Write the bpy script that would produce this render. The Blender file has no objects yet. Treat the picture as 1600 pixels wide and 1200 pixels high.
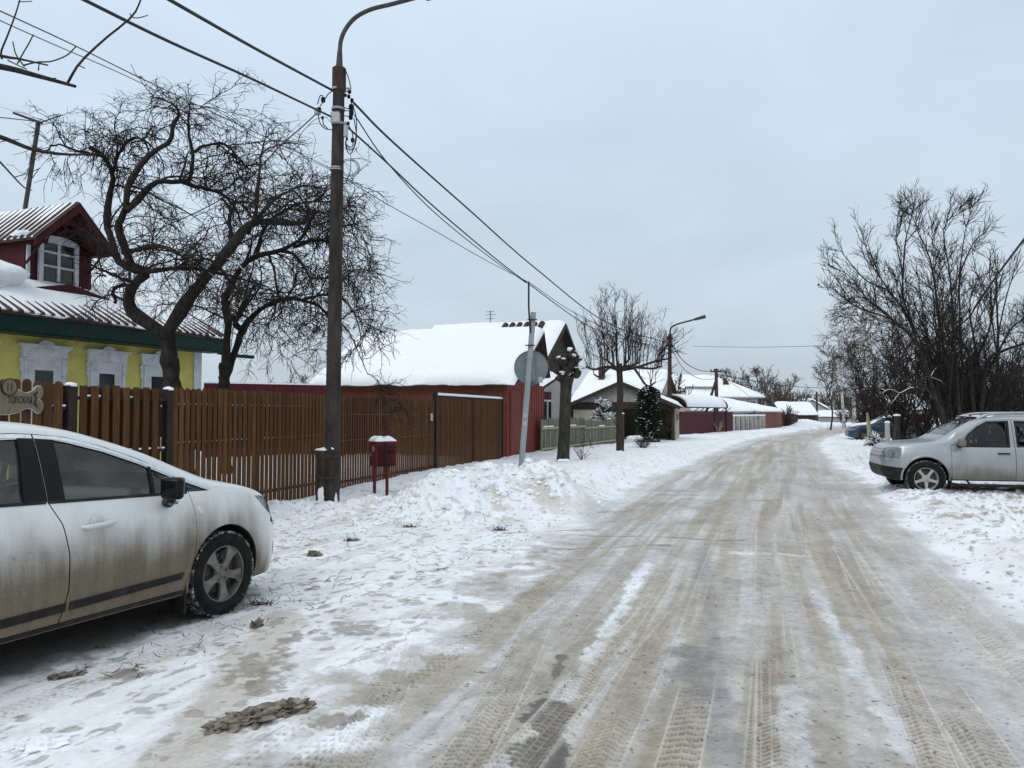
import bpy, bmesh, math, random
import numpy as np
from mathutils import Vector, Matrix
from mathutils.bvhtree import BVHTree

sc = bpy.context.scene
col = sc.collection
R = math.radians
CAMH = 1.6
FPX = 1200.0
PITCH = math.atan(46 / 1200)

# ------------------------------------------------------------------ measuring
def P(u, v, Y):
    """point of the place at depth Y that stands at pixel (u, v) of the 1600 px photograph"""
    dx = (u - 800) / FPX; dy = (600 - v) / FPX
    cy = math.cos(PITCH) - dy * math.sin(PITCH); cz = math.sin(PITCH) + dy * math.cos(PITCH)
    k = Y / cy
    return Vector((dx * k, Y, CAMH + cz * k))

def G(u, v, z=0.0):
    dx = (u - 800) / FPX; dy = (600 - v) / FPX
    cy = math.cos(PITCH) - dy * math.sin(PITCH); cz = math.sin(PITCH) + dy * math.cos(PITCH)
    k = (z - CAMH) / cz
    return Vector((dx * k, cy * k, z))

def along(a):
    a = R(a)
    return Vector((math.sin(a), math.cos(a), 0))

# ------------------------------------------------------------------ noise (numpy)
_rs = np.random.RandomState(7)
_lat = _rs.rand(512, 512).astype(np.float32)

def vnoise(x, y, seed=0):
    x = np.asarray(x, dtype=np.float64) + seed * 37.13; y = np.asarray(y, dtype=np.float64) + seed * 91.7
    xi = np.floor(x).astype(np.int64); yi = np.floor(y).astype(np.int64)
    fx = (x - xi).astype(np.float32); fy = (y - yi).astype(np.float32)
    fx = fx * fx * fx * (fx * (fx * 6 - 15) + 10); fy = fy * fy * fy * (fy * (fy * 6 - 15) + 10)
    x0 = xi & 511; x1 = (xi + 1) & 511; y0 = yi & 511; y1 = (yi + 1) & 511
    a = _lat[x0, y0]; b = _lat[x1, y0]; c = _lat[x0, y1]; d = _lat[x1, y1]
    return (a + (b - a) * fx) * (1 - fy) + (c + (d - c) * fx) * fy

def fbm(x, y, oct=4, seed=0, gain=0.5):
    s = 0; a = 1.0; n = 0
    for i in range(oct):
        s = s + a * vnoise(x * 2 ** i, y * 2 ** i, seed + i * 3); n += a; a *= gain
    return s / n

def sst(a, b, x):
    t = np.clip((x - a) / (b - a), 0, 1)
    return t * t * (3 - 2 * t)

# ------------------------------------------------------------------ nodes
def nd(nt, typ, ins=None, **props):
    n = nt.nodes.new(typ)
    for k, v in props.items():
        setattr(n, k, v)
    for k, v in (ins or {}).items():
        s = n.inputs[k]
        if isinstance(v, bpy.types.NodeSocket):
            nt.links.new(v, s)
        else:
            if isinstance(v, tuple) and len(v) == 3 and s.type == 'RGBA':
                v = v + (1.0,)
            s.default_value = v
    return n

def new_mat(name):
    m = bpy.data.materials.new(name); m.use_nodes = True
    nt = m.node_tree
    b = nt.nodes['Principled BSDF']
    return m, nt, b

def mixc(nt, f, a, b, blend='MIX'):
    n = nt.nodes.new('ShaderNodeMix'); n.data_type = 'RGBA'; n.blend_type = blend
    for k, v in ((0, f), (6, a), (7, b)):
        s = n.inputs[k]
        if isinstance(v, bpy.types.NodeSocket): nt.links.new(v, s)
        else: s.default_value = v if k == 0 else (tuple(v) + (1,) if len(v) == 3 else v)
    return n.outputs[2]

def math_(nt, op, a, b=0.0, c=0.0):
    n = nt.nodes.new('ShaderNodeMath'); n.operation = op
    for i, v in enumerate((a, b, c)):
        if isinstance(v, bpy.types.NodeSocket): nt.links.new(v, n.inputs[i])
        else: n.inputs[i].default_value = v
    return n.outputs[0]

def maprange(nt, v, a, b, c=0.0, d=1.0):
    n = nd(nt, 'ShaderNodeMapRange', {0: v, 1: a, 2: b, 3: c, 4: d})
    return n.outputs[0]

def coords(nt, scale=(1, 1, 1), kind='Object'):
    tc = nt.nodes.new('ShaderNodeTexCoord')
    mp = nd(nt, 'ShaderNodeMapping', {'Vector': tc.outputs[kind], 'Scale': scale})
    return mp.outputs[0]

def noise(nt, vec, scale=1.0, detail=4.0, rough=0.55, dist=0.0):
    n = nd(nt, 'ShaderNodeTexNoise', {'Vector': vec, 'Scale': scale, 'Detail': detail, 'Roughness': rough, 'Distortion': dist})
    return n.outputs[0]

def pbr(name, c1, c2, scale=(4, 4, 4), lo=0.35, hi=0.65, rough=0.8, bump=0.3, metal=0.0, detail=5.0, tone=False,
        c3=None, s3=(1, 1, 1), lo3=0.55, hi3=0.7, dist=0.02, spec=0.18):
    """two-colour noise material (third colour: stains of their own shape)"""
    m, nt, b = new_mat(name)
    f = noise(nt, coords(nt, scale), 1.0, detail)
    fac = maprange(nt, f, lo, hi)
    c = mixc(nt, fac, c1, c2)
    if c3 is not None:
        f3 = maprange(nt, noise(nt, coords(nt, s3), 1.0, 6.0, 0.6), lo3, hi3)
        c = mixc(nt, f3, c, c3)
    if tone:
        at = nd(nt, 'ShaderNodeAttribute', attribute_name='tone')
        c = mixc(nt, 1.0, c, at.outputs['Color'], 'MULTIPLY')
    nt.links.new(c, b.inputs['Base Color'])
    b.inputs['Roughness'].default_value = rough; b.inputs['Metallic'].default_value = metal
    b.inputs['Specular IOR Level'].default_value = spec
    if bump:
        bp = nd(nt, 'ShaderNodeBump', {'Height': f, 'Strength': bump, 'Distance': dist})
        nt.links.new(bp.outputs[0], b.inputs['Normal'])
    return m

# ------------------------------------------------------------------ meshes
class MB:
    def __init__(s):
        s.v = []; s.f = []; s.mi = []; s.t = []

    def add(s, verts, faces, mi=0, tone=1.0, M=None):
        o = len(s.v)
        for p in verts:
            p = Vector(p)
            s.v.append(M @ p if M else p)
        s.t += [tone] * len(verts)
        for f in faces:
            s.f.append([o + i for i in f]); s.mi.append(mi)
        return s

    def box(s, x0, x1, y0, y1, z0, z1, mi=0, tone=1.0, M=None):
        v = [(x, y, z) for z in (z0, z1) for y in (y0, y1) for x in (x0, x1)]
        return s.add(v, [(0, 2, 3, 1), (4, 5, 7, 6), (0, 1, 5, 4), (2, 6, 7, 3), (0, 4, 6, 2), (1, 3, 7, 5)], mi, tone, M)

    def prism(s, poly, a, b, axis='y', mi=0, tone=1.0, M=None):
        """poly: 2-D outline; axis x: poly=(y,z), y: poly=(x,z), z: poly=(x,y)"""
        n = len(poly)
        def pt(p, h):
            return (h, p[0], p[1]) if axis == 'x' else ((p[0], h, p[1]) if axis == 'y' else (p[0], p[1], h))
        v = [pt(p, a) for p in poly] + [pt(p, b) for p in poly]
        f = [tuple(range(n - 1, -1, -1)), tuple(range(n, 2 * n))]
        f += [(i, (i + 1) % n, n + (i + 1) % n, n + i) for i in range(n)]
        return s.add(v, f, mi, tone, M)

    def tube(s, pts, rad, sides=8, cap=True, mi=0, tone=1.0, M=None):
        pts = [Vector(p) for p in pts]
        if not hasattr(rad, '__len__'): rad = [rad] * len(pts)
        v = []; up = None
        for i, p in enumerate(pts):
            t = (pts[min(i + 1, len(pts) - 1)] - pts[max(i - 1, 0)]).normalized()
            if up is None:
                up = Vector((0, 0, 1)) if abs(t.z) < 0.9 else Vector((1, 0, 0))
            a = t.cross(up)
            if a.length < 1e-6: a = t.orthogonal()
            a.normalize(); bvec = a.cross(t).normalized(); up = bvec
            for k in range(sides):
                an = 2 * math.pi * k / sides
                v.append(p + (a * math.cos(an) + bvec * math.sin(an)) * rad[i])
        f = []
        for i in range(len(pts) - 1):
            for k in range(sides):
                k2 = (k + 1) % sides
                f.append((i * sides + k, i * sides + k2, (i + 1) * sides + k2, (i + 1) * sides + k))
        if cap:
            f.append(tuple(range(sides))); f.append(tuple((len(pts) - 1) * sides + k for k in range(sides - 1, -1, -1)))
        return s.add(v, f, mi, tone, M)

    def lathe(s, prof, n=24, axis='z', c=(0, 0, 0), mi=0, tone=1.0, M=None, cap=True):
        v = []
        for r, h in prof:
            for k in range(n):
                a = 2 * math.pi * k / n
                x, y = r * math.cos(a), r * math.sin(a)
                p = (x, y, h) if axis == 'z' else ((h, x, y) if axis == 'x' else (x, h, y))
                v.append((p[0] + c[0], p[1] + c[1], p[2] + c[2]))
        f = []
        for i in range(len(prof) - 1):
            for k in range(n):
                k2 = (k + 1) % n
                f.append((i * n + k, i * n + k2, (i + 1) * n + k2, (i + 1) * n + k))
        if cap and prof[0][0] > 1e-5: f.append(tuple(range(n - 1, -1, -1)))
        if cap and prof[-1][0] > 1e-5: f.append(tuple((len(prof) - 1) * n + k for k in range(n)))
        return s.add(v, f, mi, tone, M)

    def blob(s, c, r, sub=2, amp=0.25, seed=0, flat=0.0, mi=0, tone=1.0, freq=1.6):
        bm = bmesh.new(); bmesh.ops.create_icosphere(bm, subdivisions=sub, radius=1.0)
        from mathutils import noise as mn
        if not hasattr(r, '__len__'): r = (r, r, r)
        v = []
        for q in bm.verts:
            p = q.co.copy()
            k = 1 + amp * mn.noise(p * freq + Vector((seed * 3.1, seed * 1.7, seed))) * 1.6
            p = Vector((p.x * r[0] * k, p.y * r[1] * k, p.z * r[2] * k))
            if p.z < -flat * r[2] and flat: p.z = -flat * r[2]
            v.append(p + Vector(c))
        idx = {q: i for i, q in enumerate(bm.verts)}
        f = [[idx[q] for q in ff.verts] for ff in bm.faces]
        bm.free()
        return s.add(v, f, mi, tone)

    def build(s, name, mats, parent=None, smooth=None, bevel=0.0, segs=1):
        me = bpy.data.meshes.new(name)
        me.from_pydata([tuple(p) for p in s.v], [], s.f)
        if not isinstance(mats, (list, tuple)): mats = [mats]
        for m in mats: me.materials.append(m)
        me.polygons.foreach_set('material_index', s.mi)
        at = me.attributes.new('tone', 'FLOAT', 'POINT'); at.data.foreach_set('value', [float(x) for x in s.t])
        bm = bmesh.new(); bm.from_mesh(me)
        bmesh.ops.recalc_face_normals(bm, faces=bm.faces)
        if bevel:
            es = [e for e in bm.edges if len(e.link_faces) == 2 and e.calc_face_angle(0) > R(30)]
            bmesh.ops.bevel(bm, geom=es, offset=bevel, segments=segs, profile=0.5, affect='EDGES', clamp_overlap=True)
        bm.to_mesh(me); bm.free()
        if smooth is not None:
            me.polygons.foreach_set('use_smooth', [True] * len(me.polygons))
            me.set_sharp_from_angle(angle=R(smooth))
        me.update()
        return link(name, me, parent)

def link(name, me, parent=None):
    o = bpy.data.objects.new(name, me); col.objects.link(o)
    if parent is not None: o.parent = parent
    return o

def np_mesh(name, V, F, mat, parent=None, smooth=True, attrs=None):
    """mesh from arrays: F (n,k) one face size"""
    me = bpy.data.meshes.new(name)
    V = np.ascontiguousarray(V, dtype=np.float32); F = np.ascontiguousarray(F, dtype=np.int32)
    me.vertices.add(len(V)); me.vertices.foreach_set('co', V.ravel())
    k = F.shape[1]
    me.loops.add(F.size); me.loops.foreach_set('vertex_index', F.ravel())
    me.polygons.add(len(F)); me.polygons.foreach_set('loop_start', np.arange(0, F.size, k, dtype=np.int32))
    try: me.polygons.foreach_set('loop_total', np.full(len(F), k, dtype=np.int32))
    except Exception: pass
    me.polygons.foreach_set('use_smooth', np.full(len(F), smooth))
    for nme, (typ, arr) in (attrs or {}).items():
        a = me.attributes.new(nme, typ, 'POINT')
        a.data.foreach_set('color' if typ == 'FLOAT_COLOR' else 'value', np.ascontiguousarray(arr, dtype=np.float32).ravel())
    me.materials.append(mat)
    me.update(calc_edges=True); me.validate()
    return link(name, me, parent)

def tag(o, label=None, cat=None, group=None, kind=None):
    if label: o['label'] = label
    if cat: o['category'] = cat
    if group: o['group'] = group
    if kind: o['kind'] = kind
    return o

def thing(name, label, cat, loc=(0, 0, 0), rotz=0.0, group=None):
    o = bpy.data.objects.new(name, None); col.objects.link(o)
    o.location = loc; o.rotation_euler = (0, 0, rotz); o.empty_display_size = 0.2
    return tag(o, label, cat, group)

def copy_tree(o, parent=None):
    c = o.copy(); col.objects.link(c)
    if parent is not None: c.parent = parent
    for ch in [x for x in bpy.data.objects if x.parent == o]:
        copy_tree(ch, c)
    return c

def crom(pts, n):
    """Catmull-Rom through points, n samples (arrays)"""
    p = np.asarray(pts, dtype=float)
    q = np.vstack([2 * p[0] - p[1], p, 2 * p[-1] - p[-2]])
    m = len(p) - 1
    ts = np.linspace(0, m, n); out = []
    for t in ts:
        i = min(int(t), m - 1); f = t - i
        a, b, c, d = q[i], q[i + 1], q[i + 2], q[i + 3]
        out.append(0.5 * ((2 * b) + (-a + c) * f + (2 * a - 5 * b + 4 * c - d) * f * f + (-a + 3 * b - 3 * c + d) * f ** 3))
    return np.array(out)

def crom_at(xs, ys, x):
    """smooth monotone-ish interpolation of ys(xs) at x (cubic Hermite, limited slopes)"""
    xs = np.asarray(xs, float); ys = np.asarray(ys, float); x = np.asarray(x, float)
    h = np.diff(xs); d = np.diff(ys) / h
    m = np.zeros(len(xs)); m[0] = d[0]; m[-1] = d[-1]
    for i in range(1, len(xs) - 1):
        if d[i - 1] * d[i] > 0:
            w1 = 2 * h[i] + h[i - 1]; w2 = h[i] + 2 * h[i - 1]
            m[i] = (w1 + w2) / (w1 / d[i - 1] + w2 / d[i])
    i = np.clip(np.searchsorted(xs, x) - 1, 0, len(xs) - 2)
    t = np.clip((x - xs[i]) / h[i], 0, 1)
    return ((1 + 2 * t) * (1 - t) ** 2 * ys[i] + t * (1 - t) ** 2 * h[i] * m[i] + t * t * (3 - 2 * t) * ys[i + 1] + t * t * (t - 1) * h[i] * m[i + 1])
# ------------------------------------------------------------------ camera, sky, sun
cam = bpy.data.objects.new('camera', bpy.data.cameras.new('camera')); col.objects.link(cam)
cam.location = (0, 0, CAMH); cam.rotation_euler = (math.pi / 2 + PITCH, 0, 0)
cam.data.sensor_width = 36.0; cam.data.sensor_fit = 'HORIZONTAL'; cam.data.lens = 36.0 * FPX / 1600.0
cam.data.clip_start = 0.05; cam.data.clip_end = 3000
sc.camera = cam
sc.view_settings.view_transform = 'Standard'; sc.view_settings.look = 'None'
sc.view_settings.exposure = 0.30; sc.view_settings.gamma = 1.0; sc.view_settings.use_curve_mapping = False

SUN_EL, SUN_AZ = R(42), R(215)        # azimuth clockwise from the view direction
world = bpy.data.worlds.new('World'); sc.world = world; world.use_nodes = True
nt = world.node_tree
for n in list(nt.nodes): nt.nodes.remove(n)
out = nd(nt, 'ShaderNodeOutputWorld')
sky = nd(nt, 'ShaderNodeTexSky', sky_type='NISHITA', sun_disc=False, sun_elevation=SUN_EL, sun_rotation=SUN_AZ,
         air_density=1.6, dust_density=4.0)
bg1 = nd(nt, 'ShaderNodeBackground', {'Color': sky.outputs[0], 'Strength': 0.05})
tc = nd(nt, 'ShaderNodeTexCoord')
sep = nd(nt, 'ShaderNodeSeparateXYZ', {0: tc.outputs['Generated']})
el = math_(nt, 'MAXIMUM', sep.outputs[2], 0.0)
# overcast: brighter towards the zenith, slightly darker and greyer at the horizon
ramp = nd(nt, 'ShaderNodeValToRGB', {0: el})
cr = ramp.color_ramp; cr.interpolation = 'EASE'
cr.elements[0].position = 0.0; cr.elements[0].color = (0.445, 0.51, 0.57, 1)
cr.elements[1].position = 1.0; cr.elements[1].color = (0.97, 1.03, 1.08, 1)
e = cr.elements.new(0.14); e.color = (0.50, 0.585, 0.668, 1)
e = cr.elements.new(0.40); e.color = (0.54, 0.645, 0.765, 1)
# cloud layer seen from below: soft banks
pz = math_(nt, 'ADD', el, 0.22)
vx = math_(nt, 'DIVIDE', sep.outputs[0], pz); vy = math_(nt, 'DIVIDE', sep.outputs[1], pz)
cv = nd(nt, 'ShaderNodeCombineXYZ', {0: vx, 1: vy, 2: 0.3})
cl = noise(nt, cv.outputs[0], 1.3, 5.0, 0.52, 0.5)
clf = maprange(nt, cl, 0.3, 0.7, 0.93, 1.08)
# brighter to the left of the road, where the clouds are thinner
side = maprange(nt, sep.outputs[0], -0.6, 0.5, 1.05, 0.98)
k = math_(nt, 'MULTIPLY', clf, side)
cc = nd(nt, 'ShaderNodeVectorMath', {0: ramp.outputs[0], 3: k}, operation='SCALE')
bg2 = nd(nt, 'ShaderNodeBackground', {'Color': cc.outputs[0], 'Strength': 1.0})
mix = nd(nt, 'ShaderNodeMixShader', {0: 0.92, 1: bg1.outputs[0], 2: bg2.outputs[0]})
nt.links.new(mix.outputs[0], out.inputs[0])

sun = bpy.data.objects.new('sun', bpy.data.lights.new('sun', 'SUN')); col.objects.link(sun)
sun.data.energy = 0.6; sun.data.angle = R(30); sun.data.color = (1.0, 0.97, 0.93)
sd = Vector((math.sin(SUN_AZ) * math.cos(SUN_EL), math.cos(SUN_AZ) * math.cos(SUN_EL), math.sin(SUN_EL)))
sun.rotation_euler = sd.to_track_quat('Z', 'Y').to_euler()
sun.location = sd * 60
# ------------------------------------------------------------------ ground and road: one height field cut into two objects
_rl = np.array([(-23.5, -60), (-3.0, -1), (-1.05, 5.0), (0.15, 9.2), (1.4, 13.06), (3.5, 19.3), (7.4, 29.1), (13.3, 44.6), (22.8, 64), (36.4, 88), (58, 118), (110, 180), (300, 400)])
_rr = np.array([(-18.2, -60), (1.72, 0), (3.72, 5.58), (5.85, 11.7), (8.1, 17.6), (10.6, 25.5), (16.7, 41.7), (24.2, 57.0), (31.8, 70.0), (44.0, 89.0), (66, 118), (118, 180), (310, 400)])
_zz = np.linspace(-60, 400, 1841)
_xl = crom_at(_rl[:, 1], _rl[:, 0], _zz); _xr = crom_at(_rr[:, 1], _rr[:, 0], _zz)
_ker = np.hanning(25); _ker /= _ker.sum()
_pad = lambda a: np.convolve(np.concatenate([np.full(12, a[0]), a, np.full(12, a[-1])]), _ker, 'valid')
_xl = _pad(_xl); _xr = _pad(_xr)
_xc = (_xl + _xr) / 2
_sl = np.gradient(_xc, _zz); _cs = 1 / np.sqrt(1 + _sl ** 2)
_ss = np.cumsum(np.sqrt(1 + _sl ** 2)) * (_zz[1] - _zz[0])

def road_st(x, y):
    c = np.interp(y, _zz, _cs)
    t = (x - np.interp(y, _zz, _xc)) * c
    w = (np.interp(y, _zz, _xr) - np.interp(y, _zz, _xl)) * 0.5 * c
    return np.interp(y, _zz, _ss), t, w

def bump2(x, y, cx, cy, rx, ry, ang=0.0):
    a = R(ang); dx = x - cx; dy = y - cy
    p = (dx * math.sin(a) + dy * math.cos(a)) / ry; q = (dx * math.cos(a) - dy * math.sin(a)) / rx
    return np.exp(-(p * p + q * q))

def seg_dist(x, y, a, b):
    ax, ay = a; bx, by = b
    L2 = (bx - ax) ** 2 + (by - ay) ** 2
    h = np.clip(((x - ax) * (bx - ax) + (y - ay) * (by - ay)) / L2, 0, 1)
    return np.hypot(x - ax - h * (bx - ax), y - ay - h * (by - ay)), h

CAR_A = Vector((-2.283, 6.17, 0)); ANG_A = 23.0     # near front wheel of the white hatchback
CAR_B = Vector((7.93, 14.75, 0))                       # near front wheel of the silver off-roader

def g_height(x, y, fine=True):
    """height of snow and road (without tyre prints)"""
    x = np.asarray(x, float); y = np.asarray(y, float)
    s, t, w = road_st(x, y)
    wob = (fbm(s * 0.6, t * 0 + 3, 3, 5) - 0.5) * 0.5
    eR = t - w + wob; eL = -t - w + wob
    z = np.zeros_like(x)
    # right verge
    z += sst(0.0, 0.7, eR) * 0.07 + 0.07 * np.exp(-((eR - 0.7) / 0.5) ** 2)
    # left verge: bank only beyond the parking patch
    far = sst(11.0, 15.0, y + 0.35 * x)
    z += far * (sst(0.0, 0.9, eL) * 0.10 + 0.05 * np.exp(-((eL - 0.8) / 0.6) ** 2))
    far2 = sst(22, 34, y)
    z += far2 * sst(0.3, 2.5, eL) * 0.06
    # ploughed heap between the pole and the road
    d, h = seg_dist(x, y, (-1.85, 12.35), (0.55, 13.5))
    z += (0.17 + 0.42 * sst(0.0, 0.3, h)) * np.exp(-(d / 0.72) ** 2) * (0.75 + 0.5 * fbm(x * 1.3, y * 1.3, 3, 21))
    d2, h2 = seg_dist(x, y, (-3.6, 12.3), (-1.6, 12.6))
    z += 0.08 * np.exp(-(d2 / 0.5) ** 2)
    d3, h3 = seg_dist(x, y, (0.4, 14.9), (2.0, 18.5))
    z += 0.16 * np.exp(-(d3 / 0.8) ** 2)
    # smooth drift along the fence
    fx = -3.9 + 0.3057 * (y - 12.5)
    fd = (x - fx) * 0.956
    z += 0.12 * sst(1.6, 0.1, fd) * sst(8.0, 13.0, y) * sst(60, 30, y)
    # snow heap by the far houses
    z += 1.0 * bump2(x, y, 35.0, 92.0, 2.6, 3.0)
    # wheel ruts in the road
    rut = np.cos(t * 2 * math.pi / 1.55 + 0.6) * 0.010 * sst(0.1, -0.5, np.abs(t) - w)
    z -= rut
    offr = np.maximum(sst(0.0, 0.6, eR), far * sst(0.0, 0.6, eL))
    z += offr * ((fbm(x * 0.7, y * 0.7, 3, 2) - 0.5) * 0.10)
    # lumps
    heap = np.exp(-(d / 0.9) ** 2) * (0.35 + 0.65 * sst(0.0, 0.4, h)) + np.exp(-(d2 / 0.6) ** 2) * 0.45 + np.exp(-(d3 / 0.9) ** 2) * 0.5
    heap = np.clip(heap, 0, 1)
    if fine:
        lum = np.abs(fbm(x * 3.1, y * 3.1, 4, 9, 0.55) - 0.5) * 2
        z += heap * (0.30 * lum - 0.05) * 0.75
        z += offr * (fbm(x * 3.3, y * 3.3, 4, 4, 0.6) - 0.5) * 0.085
        z += offr * sst(0.0, 1.2, eR) * (np.maximum(fbm(x * 10, y * 10, 3, 31) - 0.52, 0)) * 0.22
        z += 0.12 * bump2(x, y, 20.5, 42.4, 2.2, 0.9, 80)
    return z

def build_ground():
    # polar grid round the camera, fine in front, coarse behind
    th_f = np.radians(np.arange(-41.0, 41.01, 0.08))
    th_b = np.radians(np.concatenate([np.arange(42, 180, 3.0), np.arange(180, 319, 3.0)]))
    th = np.concatenate([th_f, th_b])
    rs = [0.35]
    while rs[-1] < 1100:
        r = rs[-1]
        if r < 3.0: dr = 0.12
        elif r < 11: dr = r * r / 3400
        elif r < 22: dr = r * r / 2300
        elif r < 80: dr = r * r / 1500
        else: dr = r * 0.07
        rs.append(r + dr)
    rs = np.array(rs)
    TH, RR = np.meshgrid(th, rs)
    x = (RR * np.sin(TH)).ravel(); y = (RR * np.cos(TH)).ravel()
    rr = RR.ravel()
    s, t, w = road_st(x, y)
    z = g_height(x, y)
    res = np.where(rr < 11, rr * rr / 3400, rr * rr / 1900) + rr * 0.0006
    # ---------------------------------------------------------------- tyre prints
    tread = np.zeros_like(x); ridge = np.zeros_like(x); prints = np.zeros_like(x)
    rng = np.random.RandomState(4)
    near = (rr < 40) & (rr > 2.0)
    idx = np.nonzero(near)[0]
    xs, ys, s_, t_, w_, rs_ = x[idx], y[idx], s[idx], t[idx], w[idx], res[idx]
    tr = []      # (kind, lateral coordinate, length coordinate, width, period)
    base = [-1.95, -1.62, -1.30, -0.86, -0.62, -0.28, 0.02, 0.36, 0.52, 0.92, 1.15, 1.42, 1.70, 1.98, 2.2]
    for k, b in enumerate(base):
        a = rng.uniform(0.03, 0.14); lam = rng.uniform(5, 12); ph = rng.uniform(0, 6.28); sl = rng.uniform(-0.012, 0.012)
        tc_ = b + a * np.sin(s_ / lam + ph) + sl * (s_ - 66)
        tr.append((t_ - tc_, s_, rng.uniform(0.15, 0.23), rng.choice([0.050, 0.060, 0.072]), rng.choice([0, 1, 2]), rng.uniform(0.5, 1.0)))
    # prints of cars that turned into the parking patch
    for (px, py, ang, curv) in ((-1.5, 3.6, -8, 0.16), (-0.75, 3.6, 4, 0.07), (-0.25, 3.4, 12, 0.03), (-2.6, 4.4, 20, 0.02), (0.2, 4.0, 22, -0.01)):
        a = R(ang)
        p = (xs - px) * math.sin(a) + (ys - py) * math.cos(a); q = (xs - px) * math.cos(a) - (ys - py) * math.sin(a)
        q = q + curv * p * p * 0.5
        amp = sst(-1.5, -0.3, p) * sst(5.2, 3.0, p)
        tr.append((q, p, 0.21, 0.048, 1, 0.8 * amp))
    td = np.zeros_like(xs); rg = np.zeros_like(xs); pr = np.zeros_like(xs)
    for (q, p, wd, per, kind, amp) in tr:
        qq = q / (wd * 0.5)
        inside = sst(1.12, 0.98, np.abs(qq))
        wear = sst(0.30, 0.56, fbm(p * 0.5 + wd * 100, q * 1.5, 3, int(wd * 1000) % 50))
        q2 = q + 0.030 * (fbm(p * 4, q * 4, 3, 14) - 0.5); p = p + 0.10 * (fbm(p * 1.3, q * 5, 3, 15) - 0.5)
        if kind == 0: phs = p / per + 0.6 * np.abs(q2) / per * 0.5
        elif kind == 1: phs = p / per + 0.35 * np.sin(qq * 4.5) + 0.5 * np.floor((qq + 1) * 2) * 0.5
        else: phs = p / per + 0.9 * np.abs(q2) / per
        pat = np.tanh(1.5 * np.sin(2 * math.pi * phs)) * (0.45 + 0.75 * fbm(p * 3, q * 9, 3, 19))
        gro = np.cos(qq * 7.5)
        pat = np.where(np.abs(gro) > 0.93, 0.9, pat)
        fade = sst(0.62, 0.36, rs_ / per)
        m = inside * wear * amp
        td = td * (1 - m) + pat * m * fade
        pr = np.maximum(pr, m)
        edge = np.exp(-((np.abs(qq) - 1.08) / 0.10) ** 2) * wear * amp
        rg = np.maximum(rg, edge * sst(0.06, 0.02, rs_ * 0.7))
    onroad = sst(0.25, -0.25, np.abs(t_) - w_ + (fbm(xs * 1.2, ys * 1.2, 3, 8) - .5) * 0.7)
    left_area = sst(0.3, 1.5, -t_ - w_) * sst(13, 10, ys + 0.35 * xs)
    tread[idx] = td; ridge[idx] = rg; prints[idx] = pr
    prk = np.zeros_like(x); prk[idx] = left_area
    z += tread * 0.0095 * sst(0.2, -0.2, np.abs(t) - w + 0.1 - prk) + ridge * 0.013 * sst(0.2, -0.2, np.abs(t) - w - prk)
    # ---------------------------------------------------------------- colours (painted shade beside real dirt, sand, ice)
    snow = np.array([0.83, 0.85, 0.88]); brown = np.array([0.375, 0.325, 0.255]); grey = np.array([0.405, 0.400, 0.390])
    dark = np.array([0.17, 0.155, 0.135]); sand = np.array([0.245, 0.200, 0.142]); ice = np.array([0.68, 0.70, 0.72])
    n1 = fbm(x * 1.1, y * 1.1, 5, 11); n2 = fbm(x * 4, y * 4, 5, 12, 0.6)
    C = np.repeat(snow[None], len(x), 0) * (0.955 + 0.09 * (n2[:, None] - 0.2))
    def mixin(mask, c):
        nonlocal C
        m = np.clip(mask, 0, 1)[:, None]
        C = C * (1 - m) + np.asarray(c)[None] * m
    # road body; ragged edges
    wob = (fbm(s * 0.6, t * 0 + 3, 3, 5) - 0.5) * 0.5
    e = np.abs(t) - w + wob
    rag = (fbm(x * 1.6, y * 1.6, 5, 41, 0.6) - 0.5)
    eLw = e + rag * 1.1
    lw = sst(12.5, 10.0, y + 0.35 * x) * (t < 0)                # on the left near the camera the edge is broken
    e2 = e + rag * (0.55 + 1.3 * lw) + 0.22 * lw
    road = sst(0.18, -0.45, e2)
    bands = fbm(s * 0.13, t * 2.6, 4, 51, 0.55); bands2 = fbm(s * 0.25 + 9, t * 6.5, 3, 55, 0.6)
    mixin(road * 0.95, grey * 0.72 + brown * 0.40)
    mixin(road * sst(0.38, 0.60, bands) * 0.85, brown)
    mixin(road * sst(0.50, 0.68, fbm(s * 0.11 + 30, t * 3.1, 4, 57)) * 0.50, [0.45, 0.455, 0.46])
    mixin(road * sst(0.52, 0.68, bands2) * (0.40 + 0.2 * (t < 0)), ice * 0.88)
    mixin(road * sst(0.56, 0.72, fbm(s * 0.2 + 50, t * 4.0, 4, 59)) * 0.55, sand * 1.15)
    mixin(road * (t < 0.3) * sst(-0.2, -1.6, t) * sst(0.46, 0.62, fbm(s * 0.16 + 70, t * 2.2, 5, 63, 0.6)) * 0.60, ice)
    mixin(road * sst(0.58, 0.75, fbm(x * 0.9, y * 0.9, 5, 61)) * 0.45, dark * 1.6)
    # pale margin of the road far off on the left
    mixin(road * sst(-0.9, -0.2, e) * 0.5, ice)
    # smooth grey-blue strip of ice over asphalt, white snow streaks, bare patch
    def streak(a, b, wd, c, k, seed, hard=0.35):
        d, h = seg_dist(x, y, a, b)
        n = fbm(x * 5, y * 5, 6, seed, 0.68) - 0.5
        mixin(sst(wd, wd * hard, d + n * wd * 2.4) * k, c)
    streak((0.92, 3.3), (2.3, 9.4), 0.10, [0.25, 0.26, 0.27], 0.55, 70)
    streak((1.05, 4.4), (1.2, 5.3), 0.16, [0.17, 0.18, 0.19], 0.6, 71)
    streak((1.43, 8.2), (0.42, 4.75), 0.085, [0.76, 0.79, 0.83], 0.85, 72)
    streak((0.35, 4.6), (-0.05, 3.4), 0.09, [0.70, 0.72, 0.75], 0.75, 73)
    streak((2.72, 7.0), (1.85, 3.6), 0.075, [0.70, 0.72, 0.76], 0.55, 74)
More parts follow.
